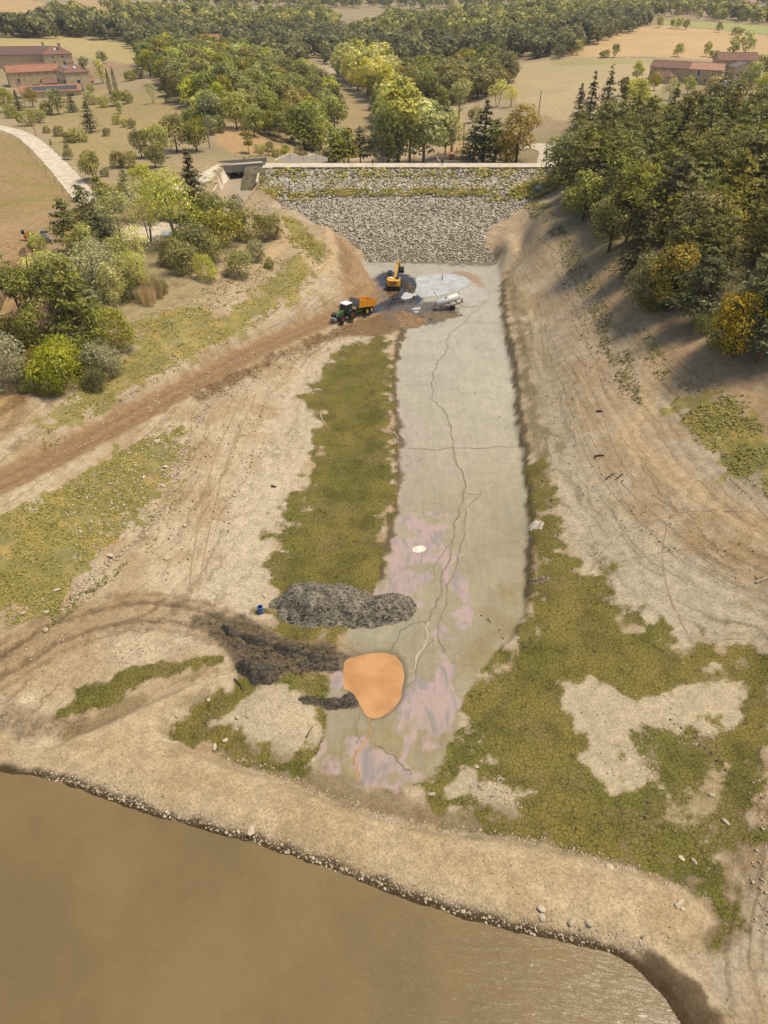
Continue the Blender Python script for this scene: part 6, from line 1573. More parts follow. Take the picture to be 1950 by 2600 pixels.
# --- excavator seen from behind (local +y forward)
pe = W(1000, 730, .15)
ex = empty('excavator', pe, radians(-4), 'yellow tracked excavator seen from behind in black mud', 'excavator')
for s_ in (-1, 1):
    t_ = MB(); pr = []
    for a_ in np.linspace(-pi / 2, pi / 2, 7): pr.append((1.75 + cos(a_) * .48, .5 + sin(a_) * .48))
    for a_ in np.linspace(pi / 2, 3 * pi / 2, 7): pr.append((-1.75 + cos(a_) * .48, .5 + sin(a_) * .48))
    t_.prism(pr, s_ * 1.2 - .34, s_ * 1.2 + .34, 'x'); tr = t_.build('track', paint('muddy_track', lin(78, 72, 64, S), .9, .15, dirt=.6, dirtc=lin(110, 98, 80, S)), ex, bevel=.03)
    for i in range(-4, 5): MB().box(s_ * 1.2 - .37, s_ * 1.2 + .37, i * .46 - .1, i * .46 + .1, .94, 1.03).build('track_shoe', blk, tr)
MB().box(-.85, .85, -1.2, 1.2, .45, .95).build('undercarriage', blkm, ex)
MB().tube((0, 0, .9), (0, 0, 1.15), .75, n=18).build('slew_ring', blkm, ex)
hs_ = MB(); hs_.box(-1.4, 1.4, -1.7, 1.5, 1.15, 1.6); hs_.build('house_deck', blkm, ex, bevel=.05)
cw = MB(); pr = [(-1.48, -1.6), (-1.35, -2.25), (-.8, -2.62), (.8, -2.62), (1.35, -2.25), (1.48, -1.6)]
cw.prism(pr, 1.1, 2.35, 'z'); cwo = cw.build('counterweight', yel, ex, bevel=.08)
# dark monogram on the counterweight: a round C with a tail, then the bars of an F
lg = MB(); yb = -2.665
for i, a_ in enumerate(np.linspace(radians(50), radians(300), 11)[:-1]):
    a2 = a_ + radians(25.5)
    lg.add([(-.32 + cos(q) * r_, yy, 1.76 + sin(q) * r_ * .95) for yy in (yb, yb + .06) for q, r_ in ((a_, .38), (a2, .38), (a2, .25), (a_, .25))], [(0,1,2,3),(4,7,6,5),(0,4,5,1),(1,5,6,2),(2,6,7,3),(3,7,4,0)])
for x0, x1, z0, z1 in ((.02, .62, 1.94, 2.06), (.02, .5, 1.68, 1.80), (-.22, -.08, 1.32, 1.62)): lg.box(x0, x1, yb, yb + .06, z0, z1)
lg.build('monogram', blkm, cwo)
MB().box(-1.38, 1.38, -1.68, .1, 1.62, 2.3).build('engine_hood', yel, ex, bevel=.06)
MB().box(.3, 1.2, -1.5, -.3, 2.31, 2.42).build('hood_cover', blkm, ex); MB().box(-.9, -.3, -1.5, -.6, 2.31, 2.5).build('air_box', whi, ex)
cb = MB().box(-1.42, -.45, .1, 1.7, 1.62, 3.0).build('cab', glassm, ex, bevel=.06); MB().box(-1.46, -.41, .05, 1.75, 3.0, 3.1).build('cab_roof', blkm, cb)
def beam(name, p0, p1, h0, h1, w, mat, par):
    p0 = Vector(p0); p1 = Vector(p1); d_ = (p1 - p0).normalized(); up = Vector((1, 0, 0)).cross(d_).normalized()
    m_ = MB(); vs = []
    for p_, h_ in ((p0, h0), (p1, h1)):
        for s_ in (-1, 1):
            for u_ in (-1, 1): vs.append(p_ + Vector((s_ * w / 2, 0, 0)) + up * u_ * h_ / 2)
    m_.add(vs, [(0,1,3,2),(4,6,7,5),(0,4,5,1),(2,3,7,6),(0,2,6,4),(1,5,7,3)]); return m_.build(name, mat, par, bevel=.03)
beam('boom', (.15, .9, 1.6), (.45, 3.4, 3.8), .7, .6, .45, yel, ex); beam('boom', (.45, 3.4, 3.8), (.6, 4.9, 4.2), .6, .4, .4, yel, ex)
beam('stick', (.62, 4.6, 4.4), (1.1, 6.0, 2.2), .5, .35, .35, yel, ex)
MB().tube((.15, 1.6, 2.1), (.4, 3.1, 3.3), .1, n=8).build('boom_ram', steel, ex); MB().tube((.5, 3.3, 4.2), (.62, 4.8, 4.7), .09, n=8).build('stick_ram', steel, ex)
bk_ = MB(); bk_.prism([(5.6, 2.5), (6.6, 2.4), (6.7, 1.7), (6.2, 1.2), (5.5, 1.3), (5.2, 1.9)], .6, 1.9, 'x'); bko = bk_.build('bucket', blkm, ex, bevel=.04)
for i in range(5): MB().box(.65 + i * .27, .75 + i * .27, 5.1, 5.35, 1.2, 1.3).build('tooth', steel, bko)

# --- sunken slurry tanker (tilted)
pk_ = W(1138, 782, 0)
tk = empty('slurry_tanker', pk_, radians(18), 'cream slurry tanker lying tilted in the mud', 'tanker'); tk.rotation_euler = (radians(14), -radians(14), radians(16))
m_ = MB(); n_ = 20; prof = [(-2.5, .0), (-2.42, .45), (-2.2, .72), (2.2, .72), (2.42, .45), (2.5, .0)]; vs = []; fs = []
for i in range(n_):
    a_ = 2 * pi * i / n_
    for x_, r_ in prof: vs.append((x_, cos(a_) * max(r_, .01), 2.0 + sin(a_) * max(r_, .01)))
for i in range(n_):
    for j in range(5): fs.append((i * 6 + j, i * 6 + j + 1, ((i + 1) % n_) * 6 + j + 1, ((i + 1) % n_) * 6 + j))
m_.add(vs, fs); to = m_.build('tank', creamy, tk, smooth=True)
MB().tube((-.2, 0, 2.68), (-.2, 0, 2.86), .28, n=14).build('hatch', steel, to); MB().tube((-1.4, .5, 2.5), (-1.9, 1.2, 3.4), .1, n=8).build('filler_arm', creamy, tk); MB().tube((-1.9, 1.2, 3.4), (-2.2, 1.5, 3.9), .06, n=6).build('filler_arm', rustm, tk)
for s_ in (-1, 1): MB().box(-2.8, 2.9, s_ * .95 - .07, s_ * .95 + .07, .95, 1.13).build('side_rail', rustm, tk)
for xx in (-2.8, 2.8): MB().box(xx - .07, xx + .07, -1.1, 1.1, .96, 1.12).build('cross_rail', rustm, tk)
for s_ in (-1, 1): MB().box(2.72, 2.86, s_ * 1.0 - .06, s_ * 1.0 + .06, 1.12, 2.0).build('upright', rustm, tk)
for xx in (-1.6, 1.6): MB().prism([(-.7, 1.12), (.7, 1.12), (.5, 1.5), (-.5, 1.5)], xx - .1, xx + .1, 'x').build('cradle', rustm, tk)
for s_ in (-1, 1): wheel(tk, (.5, s_ * 1.2, .62), .58, .42, rustm, s_)
MB().tube((.5, -1.2, .62), (.5, 1.2, .62), .09, n=8).build('axle', rustm, tk)

# --- white van on the gravel patch
def make_van(loc, rz, label, Lv=5.0, hv=2.2):
    t = empty('van', loc, rz, label, 'van')
    m_ = MB(); m_.prism([(-Lv / 2, .4), (Lv / 2, .4), (Lv / 2, 1.05), (Lv / 2 - .9, 1.25), (Lv / 2 - 1.5, hv), (-Lv / 2 + .05, hv)], -.95, .95, 'y'); b_ = m_.build('body', whi, t, bevel=.08)
    m_ = MB(); m_.add([(Lv / 2 - .86, -.8, 1.3), (Lv / 2 - .86, .8, 1.3), (Lv / 2 - 1.42, .75, hv - .12), (Lv / 2 - 1.42, -.75, hv - .12)], [(0, 1, 2, 3)]); 
    for v3 in range(len(m_.v)): m_.v[v3] = tuple(Vector(m_.v[v3]) + Vector((.06, 0, .05)))
    m_.build('windscreen', glassm, b_)
    for s_ in (-1, 1):
        MB().box(Lv / 2 - 2.3, Lv / 2 - 1.45, s_ * .955 - .01, s_ * .955 + .01, 1.3, hv - .2).build('side_window', glassm, b_)
        for xx in (-Lv / 2 + .95, Lv / 2 - .9): wheel(t, (xx, s_ * .85, .34), .34, .22, steel, s_)
        MB().box(-Lv / 2 - .03, -Lv / 2 + .03, s_ * .8 - .08, s_ * .8 + .08, .8, 1.2).build('tail_light', redr, b_)
    MB().box(-Lv / 2 - .03, -Lv / 2 + .01, -.7, .7, 1.3, hv - .25).build('rear_window', glassm, b_); MB().box(-Lv / 2 - .1, -Lv / 2 + .05, -.9, .9, .38, .58).build('bumper', blkm, b_)
    return t
pv0 = P(428, 618); make_van(pv0 + Vector((0, 0, .06)), radians(105), 'white van parked on gravel among the left grove')
pc = P(1837, 222); make_van(pc + Vector((0, 0, .05)), radians(12), 'white box van beside the right farm', 6.5, 2.7)
pc = P(418, 492); make_van(pc + Vector((0, 0, .08)), radians(60), 'white car half hidden by leaves on the road to the spillway', 4.2, 1.7)
# --- tractor cut by the left edge
pf = P(-20, 735); make_tractor(pf, radians(160), 'dark tractor with yellow rims cut by the left edge', yelr, blkm, blkm, 0, False)
# --- two small machines beside the dirt track
pm = P(71, 611)
g1 = empty('cement_mixer', pm, .3, 'small orange and black machine standing on the dirt track', 'machine')
m_ = MB(); m_.tube((0, 0, .9), (.55, 0, 1.55), .55, .35, 12); m_.tube((-.35, 0, .5), (0, 0, .9), .3, .55, 12); m_.build('drum', paint('orange_drum', lin(214, 116, 70, S), .6, .3), g1)
for a_ in (.5, 2.4, 4.4): MB().tube((cos(a_) * .3, sin(a_) * .3, .9), (cos(a_) * .8, sin(a_) * .8, 0), .05, n=6).build('leg', paint('orange_drum', (0, 0, 0)), g1)
MB().box(-.75, -.2, -.35, .35, 1.3, 1.95).build('motor', blkm, g1, bevel=.05)
pm = P(98, 616)
g2 = empty('backhoe_attachment', pm, .2, 'grey and blue backhoe attachment resting on the dirt track', 'machine')
m_ = MB(); m_.prism([(.2, 0), (2.4, 0), (2.6, .5), (1.4, 1.7), (1.0, 1.7)], -.45, .45, 'y'); m_.build('frame', steel, g2, bevel=.04)
m_ = MB(); m_.tube((1.2, 0, 1.5), (.1, 0, 1.1), .22, .18, 8); m_.tube((.1, 0, 1.1), (-.9, 0, .3), .18, .14, 8); m_.build('arm', steel, g2)
MB().prism([(-1.5, .0), (-.7, .0), (-.6, .6), (-1.1, .8)], -.35, .35, 'y').build('bucket', blkm, g2, bevel=.04)
MB().box(.9, 1.7, -.35, .35, 1.7, 2.2).build('control_box', shut_b, g2, bevel=.05); MB().box(1.75, 2.2, -.3, .3, 1.75, 2.05).build('seat', blkm, g2, bevel=.05)

# ------------------------------------------------------------------ heaps of dredged mud
def mud_mat(name, c1, c2, c3, sc=2.2):
    q = NT(name); p = q.pos()
    cn = q.noise(sc * .5, 6, p, .66, 1.6); c_ = q.mix(q.step(cn, .38, .6), c1, c2)
    c_ = q.mix(q.step(q.noise(sc * 1.2, 5, q.scalev(p, (.6, 1.3, 1)), .66, 1.6), .5, .58), c_, c3)
    q.bump(q.math('ADD', cn, q.math('MULTIPLY', q.noise(sc * 3, 4, p, .6), .3)), .8, .3)
    return q.fin(c_, .8, .25)
def heap(name, pxs, height, mat, label, z0=.2, res=.17, lump=.8, soft=2.2, seed=1, ridges=0.):
    pw = smooth_poly([W(x_, y_, z0)[:2] for x_, y_ in pxs], True, 2); a_ = np.array(pw)
    xs_ = np.arange(a_[:, 0].min() - .4, a_[:, 0].max() + .4, res); ys_ = np.arange(a_[:, 1].min() - .4, a_[:, 1].max() + .4, res)
    X, Y = np.meshgrid(xs_, ys_); d_, _, ins = seg_info(X, Y, pw, True); d_ = np.where(ins, d_, -d_) + (fbm(X * .9, Y * .9, 4, seed) - .5) * 1.5
    lum = fbm(X * .8, Y * .8, 4, seed + 3); fine = np.abs(fbm(X * 2.4, Y * 2.4, 3, seed + 6) - .5) * 2
    swirl = np.abs(np.sin((X * 1.1 + fbm(X * .4, Y * .4, 3, seed + 9) * 9 + Y * 1.6))) if ridges else 0
    hh = height * sstep(-.1, soft, d_) * (1 - lump * .5 + lump * lum) + sstep(-.1, .5, d_) * (.34 * (fine - .35) + ridges * swirl)
    Z = hz(X.ravel(), Y.ravel()).reshape(X.shape) + hh - .06
    k_ = d_ > -.25; idx = np.full(X.shape, -1); idx[k_] = np.arange(k_.sum())
    q4 = np.stack([idx[:-1, :-1], idx[:-1, 1:], idx[1:, 1:], idx[1:, :-1]], -1).reshape(-1, 4); q4 = q4[(q4 >= 0).all(1)]
    o = obj(name, mesh_np(name, np.stack([X[k_], Y[k_], Z[k_]], -1), q4, mat, True)); return tag(o, label, 'mud heap')
mudg = mud_mat('grey_dredged_mud', lin(160, 147, 122, S), lin(122, 111, 90, S), lin(60, 51, 39, S))
mudk = mud_mat('black_muck', lin(116, 102, 80, S), lin(84, 74, 58, S), lin(50, 43, 33, S), 3.)
mudb = mud_mat('brown_spoil', lin(170, 134, 92, S), lin(144, 112, 76, S), lin(110, 84, 58, S))
heap('mud_heap', [(682,1540),(700,1505),(760,1482),(830,1482),(890,1500),(950,1512),(1010,1495),(1060,1515),(1075,1545),(1040,1580),(970,1592),(900,1598),(840,1600),(770,1600),(715,1580)], 1.8, mudg, 'long grey heap of dredged mud on the green algae', seed=4, ridges=.1)
heap('mud_heap', [(588,1690),(610,1672),(660,1680),(705,1700),(720,1730),(690,1742),(640,1742),(605,1722)], 1.3, mudk, 'small black muck heap at the end of the dark track', soft=1.4, seed=9)
heap('mud_heap', [(545,1590),(600,1602),(680,1625),(780,1650),(850,1668),(840,1682),(760,1672),(660,1648),(580,1625)], .9, mudk, 'dark ridge of muck along the top of the muddy track', soft=1., seed=12, res=.15)
heap('mud_heap', [(560,1640),(640,1665),(740,1690),(850,1705),(870,1690),(800,1688),(690,1664),(600,1640)], .7, mudk, 'dark ridge of muck along the bottom of the muddy track', soft=1., seed=14, res=.15)
heap('mud_heap', [(750,1772),(775,1762),(820,1770),(870,1772),(900,1758),(905,1780),(880,1796),(800,1796),(760,1788)], .6, mudk, 'narrow ridge of dug mud left of the orange pond', soft=.8, seed=16, res=.13)
heap('spoil_heap', [(40,655),(60,635),(90,630),(105,650),(85,668),(50,668)], 1.6, mudb, 'brown earth heap beside the dirt track', 11.6, .25, soft=2.5, seed=18)
heap('mud_heap', [(985,800),(1020,782),(1065,800),(1100,815),(1060,835),(1010,835)], .7, mudb, 'rounded spoil bank between haul road and grey mud', .2, .25, soft=2.5, seed=22)
heap('mud_heap', [(1030,715),(1055,722),(1062,742),(1052,752),(1030,745),(1018,728)], .6, mudk, 'black churned mud right of the excavator', 0, .2, soft=1.4, seed=25)
heap('mud_heap', [(1045,800),(1100,785),(1160,795),(1190,800),(1150,812),(1080,818)], .35, mud_mat('olive_mud', lin(150, 132, 98, S), lin(118, 102, 74, S), lin(76, 66, 48, S)), 'streaky olive mud bank in front of the tanker', 0, .25, soft=1.5, seed=27)
heap('gravel_mound', [(1330,1340),(1352,1332),(1378,1338),(1370,1358),(1345,1362)], .5, mud_mat('white_silt', lin(222, 206, 180, S), lin(196, 180, 150, S), lin(160, 142, 112, S)), 'small whitish silt mound on the right mud edge', 0, .16, soft=.7, seed=30)
heap('gravel_mound', [(1335,1480),(1365,1472),(1395,1480),(1380,1495),(1345,1495)], .45, mud_mat('brown_debris', lin(190, 170, 138, S), lin(120, 100, 74, S), lin(64, 52, 38, S)), 'small brown debris mound lower on the right mud edge', 0, .16, soft=.6, seed=33)

# ------------------------------------------------------------------ loose stones
def scatter(pxs, count, seed, raw=None):
    r = np.random.default_rng(seed); poly = [tuple(q[:2]) for q in (PP(pxs) if raw is None else raw)]
    a_ = np.array(poly); lo = a_.min(0); hi = a_.max(0); out = []
    m_ = 0
    while len(out) < count and m_ < 60:
        m_ += 1; c_ = lo + (hi - lo) * r.uniform(0, 1, (count, 2))
        ins = np.zeros(len(c_), bool)
        for i in range(len(poly)):
            ax, ay = poly[i]; bx_, by = poly[i - 1]
            ins ^= ((ay > c_[:, 1]) != (by > c_[:, 1])) & (c_[:, 0] < (bx_ - ax) * (c_[:, 1] - ay) / (by - ay + 1e-12) + ax)
        out += list(c_[ins])
    return np.array(out[:count])
def stone_field(name, areas, mat, label, seed):
    r = np.random.default_rng(seed); P_ = []; Sz = []
    for pxs, cnt, s0, s1 in areas:
        xy = scatter(pxs, cnt, seed + cnt); P_.append(xy); Sz.append(s0 + (s1 - s0) * r.uniform(0, 1, len(xy)) ** 3)
    xy = np.concatenate(P_); sz_ = np.concatenate(Sz); z = hz(xy[:, 0], xy[:, 1]) + sz_ * .15
    v_, f_ = stones_np(np.column_stack([xy, z]), sz_, .62, r)
    o = obj(name, mesh_np(name, v_, f_, mat, False, {'rnd': np.repeat(r.uniform(0, 1, len(xy)), 12)})); return tag(o, label, 'stones', kind='stuff')
SHORE_BAND = [(60,1955),(180,1988),(400,2062),(640,2128),(900,2222),(1200,2328),(1450,2388),(1640,2420),(1640,2380),(1450,2350),(1200,2295),(900,2190),(640,2095),(400,2030),(180,1955)]
SHORE_EDGE = [(60,1968),(180,1994),(400,2072),(640,2138),(900,2232),(1200,2338),(1450,2396),(1600,2424),(1600,2408),(1450,2376),(1200,2318),(900,2212),(640,2118),(400,2052),(180,1976)]
TOP_EDGE = [(560,1900),(760,1972),(1000,2070),(1200,2095),(1400,2130),(1600,2185),(1790,2270),(1790,2295),(1600,2215),(1400,2155),(1200,2120),(1000,2098),(760,2005),(560,1930)]
stone_field('shore_stones', [(SHORE_BAND, 1500, .02, .11), (SHORE_EDGE, 650, .03, .16), (TOP_EDGE, 1100, .02, .12), ([(120,1900),(420,1870),(900,2060),(1500,2180),(1780,2290),(1780,2420),(1450,2390),(900,2225),(400,2060),(100,1965)], 4200, .02, .075)], peb_mat, 'pale stones and pebbles covering the coffer dam', 71)
stone_field('bank_stones', [([(500,1040),(660,930),(560,1010),(470,1120),(420,1280),(330,1380),(200,1480),(150,1560),(250,1470),(400,1330),(470,1180)], 1200, .04, .24), ([(960,632),(1080,640),(1250,640),(1250,668),(1080,668),(960,662)], 900, .08, .3),
   ([(150,1240),(330,1150),(450,1090),(460,1180),(380,1290),(200,1430)], 900, .04, .24), ([(700,880),(900,830),(960,850),(820,900),(700,980)], 500, .04, .2), ([(480,1010),(760,880),(820,880),(560,1030)], 500, .04, .2),
   ([(1900,1990),(1960,1960),(1960,2400),(1900,2330)], 220, .03, .15), ([(550,1790),(760,1760),(800,1880),(620,1890)], 300, .02, .1), ([(1170,1990),(1270,1965),(1330,2055),(1200,2035)], 260, .03, .14), ([(1450,1740),(1750,1770),(1640,1990),(1540,1980)], 260, .03, .12),
   ([(0,1640),(480,1560),(560,1640),(300,1700),(60,1780)], 600, .03, .13), ([(620,490),(760,490),(700,560),(640,520)], 500, .1, .4), ([(110,1150),(420,990),(640,880),(660,900),(300,1090),(110,1180)], 500, .04, .18), ([(800,740),(900,640),(950,700),(900,760)], 300, .05, .2)], peb_mat, 'stones strewn over the left bank and the mounds', 72)
dark_st = stone_mat('dark_debris', lin(66, 56, 44, S), lin(92, 78, 60, S), lin(120, 100, 78, S))
stone_field('dark_clods', [([(1360,950),(1440,900),(1600,1200),(1750,1350),(1560,1380),(1450,1250)], 220, .03, .15), ([(1600,1300),(1950,1400),(1950,1480),(1700,1440)], 160, .03, .12), ([(430,1150),(700,1000),(660,1200),(560,1400),(420,1480)], 420, .03, .15),
   ([(1430,640),(1500,760),(1600,1000),(1500,950),(1420,760)], 260, .05, .22), ([(1060,860),(1270,880),(1300,1100),(1180,1060)], 70, .05, .15), ([(560,1620),(860,1660),(860,1700),(660,1720)], 500, .04, .2), ([(975,700),(1060,720),(1060,770),(970,770)], 260, .08, .35), ([(480,1000),(900,810),(900,830),(500,1020)], 500, .04, .16)], dark_st, 'dark clods and debris strewn over the drained banks', 73)
ft = []
fr = random.Random(3)
for q in ([(815,1020),(850,1055),(900,1088),(990,1100)], [(840,1225),(875,1238),(915,1248)], [(780,1285),(870,1310),(970,1345)], [(740,1355),(840,1366),(945,1382)], [(930,960),(950,1010),(985,1060),(1000,1130)], [(920,985),(935,1030),(960,1060)], [(690,1480),(700,1400),(735,1320)], [(1395,1180),(1400,1290),(1420,1380),(1470,1470),(1540,1540)], [(1640,1990),(1640,2080),(1650,2190)], [(1440,2000),(1460,2080),(1480,2150)], [(1520,2040),(1500,2120)], [(1700,1830),(1790,1900),(1850,1960)], [(1220,1560),(1260,1590),(1290,1630)]):
    for p_ in resample([tuple(w_) for w_ in PP(q)], .55):
        ft.append((p_[0] + fr.uniform(-.22, .22), p_[1] + fr.uniform(-.22, .22)))
ft = np.array(ft); fz = hz(ft[:, 0], ft[:, 1]) - .01
v_, f_ = stones_np(np.column_stack([ft, fz]), rng.uniform(.08, .17, len(ft)), .25)
tag(obj('footprints', mesh_np('footprints', v_, f_, dark_st, False, {'rnd': np.repeat(rng.uniform(0, .4, len(ft)), 12)})), 'trails of dark hoof and foot prints across the algae', 'footprints', kind='stuff')

rock_protos = []
for k_ in range(6):
    bm = bmesh.new(); bmesh.ops.create_icosphere(bm, subdivisions=2, radius=1); r_ = random.Random(k_ + 50)
    ax = [Vector((r_.gauss(0, 1), r_.gauss(0, 1), r_.gauss(0, 1))).normalized() for _ in range(7)]; cut = [r_.uniform(.55, .85) for _ in ax]
    for v0 in bm.verts:
        for a_, c_ in zip(ax, cut):
            d_ = v0.co.dot(a_)
            if d_ > c_: v0.co -= a_ * (d_ - c_)
        v0.co += Vector((r_.gauss(0, .03), r_.gauss(0, .03), r_.gauss(0, .03))); v0.co.z *= .68
    me = bpy.data.meshes.new('rock'); bm.to_mesh(me); bm.free(); me.materials.append(peb_mat)
    at = me.attributes.new('rnd', 'FLOAT', 'POINT'); at.data.foreach_set('value', np.full(len(me.vertices), .25 + .5 * r_.random(), np.float32)); rock_protos.append(me)
def rock(px, py, s_, label, group=None, i=None):
    p_ = P(px, py); r_ = random.Random(int(px * 7 + py)); o = obj('rock', rock_protos[r_.randrange(6) if i is None else i])
    s_ *= .75; o.location = p_ + Vector((0, 0, s_ * .25)); o.scale = (s_ * r_.uniform(.9, 1.4), s_ * r_.uniform(.7, 1.), s_ * r_.uniform(.7, 1.)); o.rotation_euler = (r_.uniform(-.2, .2), r_.uniform(-.2, .2), r_.uniform(0, 6)); return tag(o, label, 'rock', group)
for a_ in ((673, 1513, .42, 'pale angular rock beside the blue drum'), (638, 2112, .5, 'largest pale boulder on the near shore, left half'), (1375, 2308, .4, 'upper boulder of the shore cluster at centre right'), (1376, 2330, .38, 'lower boulder of the shore cluster at centre right'), (1452, 2340, .42, 'lone slanted boulder on the shore, right half'), (1494, 2345, .42, 'boulder right of the lone slanted one on the shore'),
           (1548, 2204, .42, 'white boulder near the upper edge of the coffer dam'), (1720, 2300, .34, 'grey boulder, right of the pair on the coffer dam end'), (1728, 2290, .3, 'grey boulder behind the pair on the coffer dam end'), (1732, 2308, .28, 'small dark boulder of the coffer dam end trio'), (1095, 2017, .42, 'rounded pale rock where rill meets the coffer dam'), (1210, 1948, .32, 'pale rock on top of the small right mound'),
           (603, 1823, .4, 'pale rock on the left mound, left one'), (630, 1818, .36, 'pale rock on the left mound, right one'), (448, 1818, .3, 'small pale rock on the dark green algae'), (530, 1778, .3, 'pale rock high on the dark algae wedge'), (545, 1898, .38, 'tan rock at the bottom of the algae wedge'), (572, 1880, .3, 'small tan rock near the algae wedge bottom'),
           (115, 1600, .5, 'flat pale rock on the lower track verge'), (398, 1122, .5, 'grey boulder high in the yellow weeds'), (465, 1098, .42, 'pale boulder at the top of the bank grass'), (330, 1152, .4, 'pale boulder below the haul road'), (420, 1187, .5, 'boulder at the foot of the yellow weeds'), (414, 1235, .42, 'boulder on the path below the weeds'), (365, 1212, .4, 'dark boulder amid the weeds'), (425, 1418, .5, 'low brown boulder on the left silt'), (280, 1412, .5, 'flat grey boulder below the weeds'), (145, 1500, .42, 'pale boulder at the weed tip'), (118, 1555, .45, 'pale boulder at the bottom of the weeds'), (595, 1258, .36, 'single dark rock on the left silt'), (708, 1190, .34, 'small rock at the right of the left silt'), (470, 1335, .42, 'long brown rock on the left silt'), (58, 1558, .4, 'tan boulder in the lowest weeds'),
           (1405, 1020, .36, 'dark rock beside the right mud edge'), (1842, 2088, .36, 'pale rock on the right algae edge'), (1808, 2020, .32, 'pale rock beside the tan patch'), (1730, 2180, .3, 'left white rock in the right algae corner'), (1762, 2188, .3, 'right white rock in the right algae corner'), (1812, 1632, .2, 'small dark stone on the right silt'), (530, 858, .34, 'white stone alone on the green slope'), (365, 838, .3, 'white slab on the golden slope')):
    rock(*a_)

# driftwood and posts
wood_d = paint('dark_driftwood', lin(84, 70, 54, S), .95, .1); wood_p = paint('bleached_wood', lin(206, 188, 156, S), .95, .1)
def stick(name, pxs, r0, mat, label, lift=.08):
    pts = [Vector(q) + Vector((0, 0, lift + .05 * (i % 2))) for i, q in enumerate(PP(pxs))]
    mb = MB().path(pts, list(np.linspace(r0, r0 * .4, len(pts))), 6); return tag(mb.build(name, mat), label, 'driftwood')
stick('driftwood', [(813,1053),(818,1068),(826,1075),(828,1086)], .1, wood_p, 'thin bleached branch lying on the upper algae')
stick('driftwood', [(1538,1218),(1550,1208),(1562,1203)], .1, wood_d, 'forked dark branch on the right bank silt'); stick('driftwood', [(1510,1160),(1522,1158),(1534,1157)], .16, wood_d, 'dark log pair on the right bank')
stick('driftwood', [(1920,1480),(1935,1474),(1960,1462)], .14, wood_p, 'bleached branch at the right edge'); stick('driftwood', [(595,1725),(610,1740),(615,1752)], .1, wood_d, 'dark forked stick beside the left mound')
stick('driftwood', [(1515,1045),(1522,1046),(1530,1044)], .22, wood_d, 'dark stump high on the right bank'); stick('driftwood', [(689,1235),(697,1238),(702,1236)], .16, wood_d, 'dark knotty stump on the left silt'); stick('driftwood', [(1000,1098),(1008,1112),(1012,1128)], .08, wood_p, 'bleached twig on the algae edge'); stick('driftwood', [(1580,1205),(1560,1220)], .09, wood_d, 'thin dark stick below the forked branch')
stick('driftwood', [(1662,770),(1690,768),(1720,772)], .14, wood_p, 'pale fallen trunk at the wood edge'); stick('driftwood', [(778,1875),(785,1860),(795,1845)], .07, wood_d, 'thin root on the left mound')
pp_ = P(1122, 715); mb = MB().path([pp_ + Vector((0, 0, -.5)), pp_ + Vector((.04, 0, .8)), pp_ + Vector((-.02, 0, 1.6))], [.11, .1, .07], 8); tag(mb.build('wooden_post', wood_d), 'dark post standing in the pale pool', 'post')

# blue drum
drm = paint('blue_plastic', lin(64, 106, 164, S), .4, .45, dirt=.25); pd_ = P(662, 1556)
dr = empty('blue_drum', pd_, .3, 'open blue plastic drum standing beside the grey mud heap', 'drum')
m_ = MB(); n_ = 24; prof = [(.27, 0), (.29, .1), (.29, .3), (.305, .33), (.29, .36), (.29, .6), (.305, .63), (.29, .66), (.29, .84), (.3, .9), (.27, .9), (.265, .05), (.0, .05)]; vs = []; fs = []
for i in range(n_):
    a_ = 2 * pi * i / n_
    for r_, z_ in prof: vs.append((cos(a_) * r_, sin(a_) * r_, z_))
K = len(prof)
for i in range(n_):
    for j in range(K - 1): fs.append((i * K + j, ((i + 1) % n_) * K + j, ((i + 1) % n_) * K + j + 1, i * K + j + 1))
m_.add(vs, fs); m_.build('shell', drm, dr)
m_ = MB()
for i in range(n_):
    a_ = 2 * pi * i / n_; b_ = 2 * pi * (i + 1) / n_; m_.tube((cos(a_) * .3, sin(a_) * .3, .9), (cos(b_) * .3, sin(b_) * .3, .9), .018, n=5, cap=False)
m_.build('rim', paint('pale_blue_rim', lin(150, 172, 196, S), .5, .4), dr)

# signs
def sign(px, py, label, rz, h, w, hh, blue=False):
    p_ = P(px, py); s_ = empty('sign', p_, rz, label, 'sign'); MB().tube((0, .03, -.3), (0, .03, h), .035, n=8).build('post', steel if blue else wood_p, s_)
    b_ = MB().box(-w / 2, w / 2, -.02, .0, h - hh, h + .02).build('board', whi, s_, bevel=.005)
    if blue: MB().box(-.06, .1, -.026, -.021, h - hh * .75, h - hh * .3).build('print', paint('sign_print', lin(120, 136, 140, S), .6, .2), b_)
sign(89, 996, 'plain white sign on a wooden post beside the dirt track', -.35, 1.5, .62, .72); sign(79, 917, 'small pale sign with a grey symbol deeper in the scrub', .2, 1.5, .55, .42, True); sign(646, 672, 'small pale sign on the sandy slope by the bushes', 0, 1.2, .4, .3); sign(1300, 412, 'thin white marker at the road bend behind the dam', .4, 1.6, .2, .5)

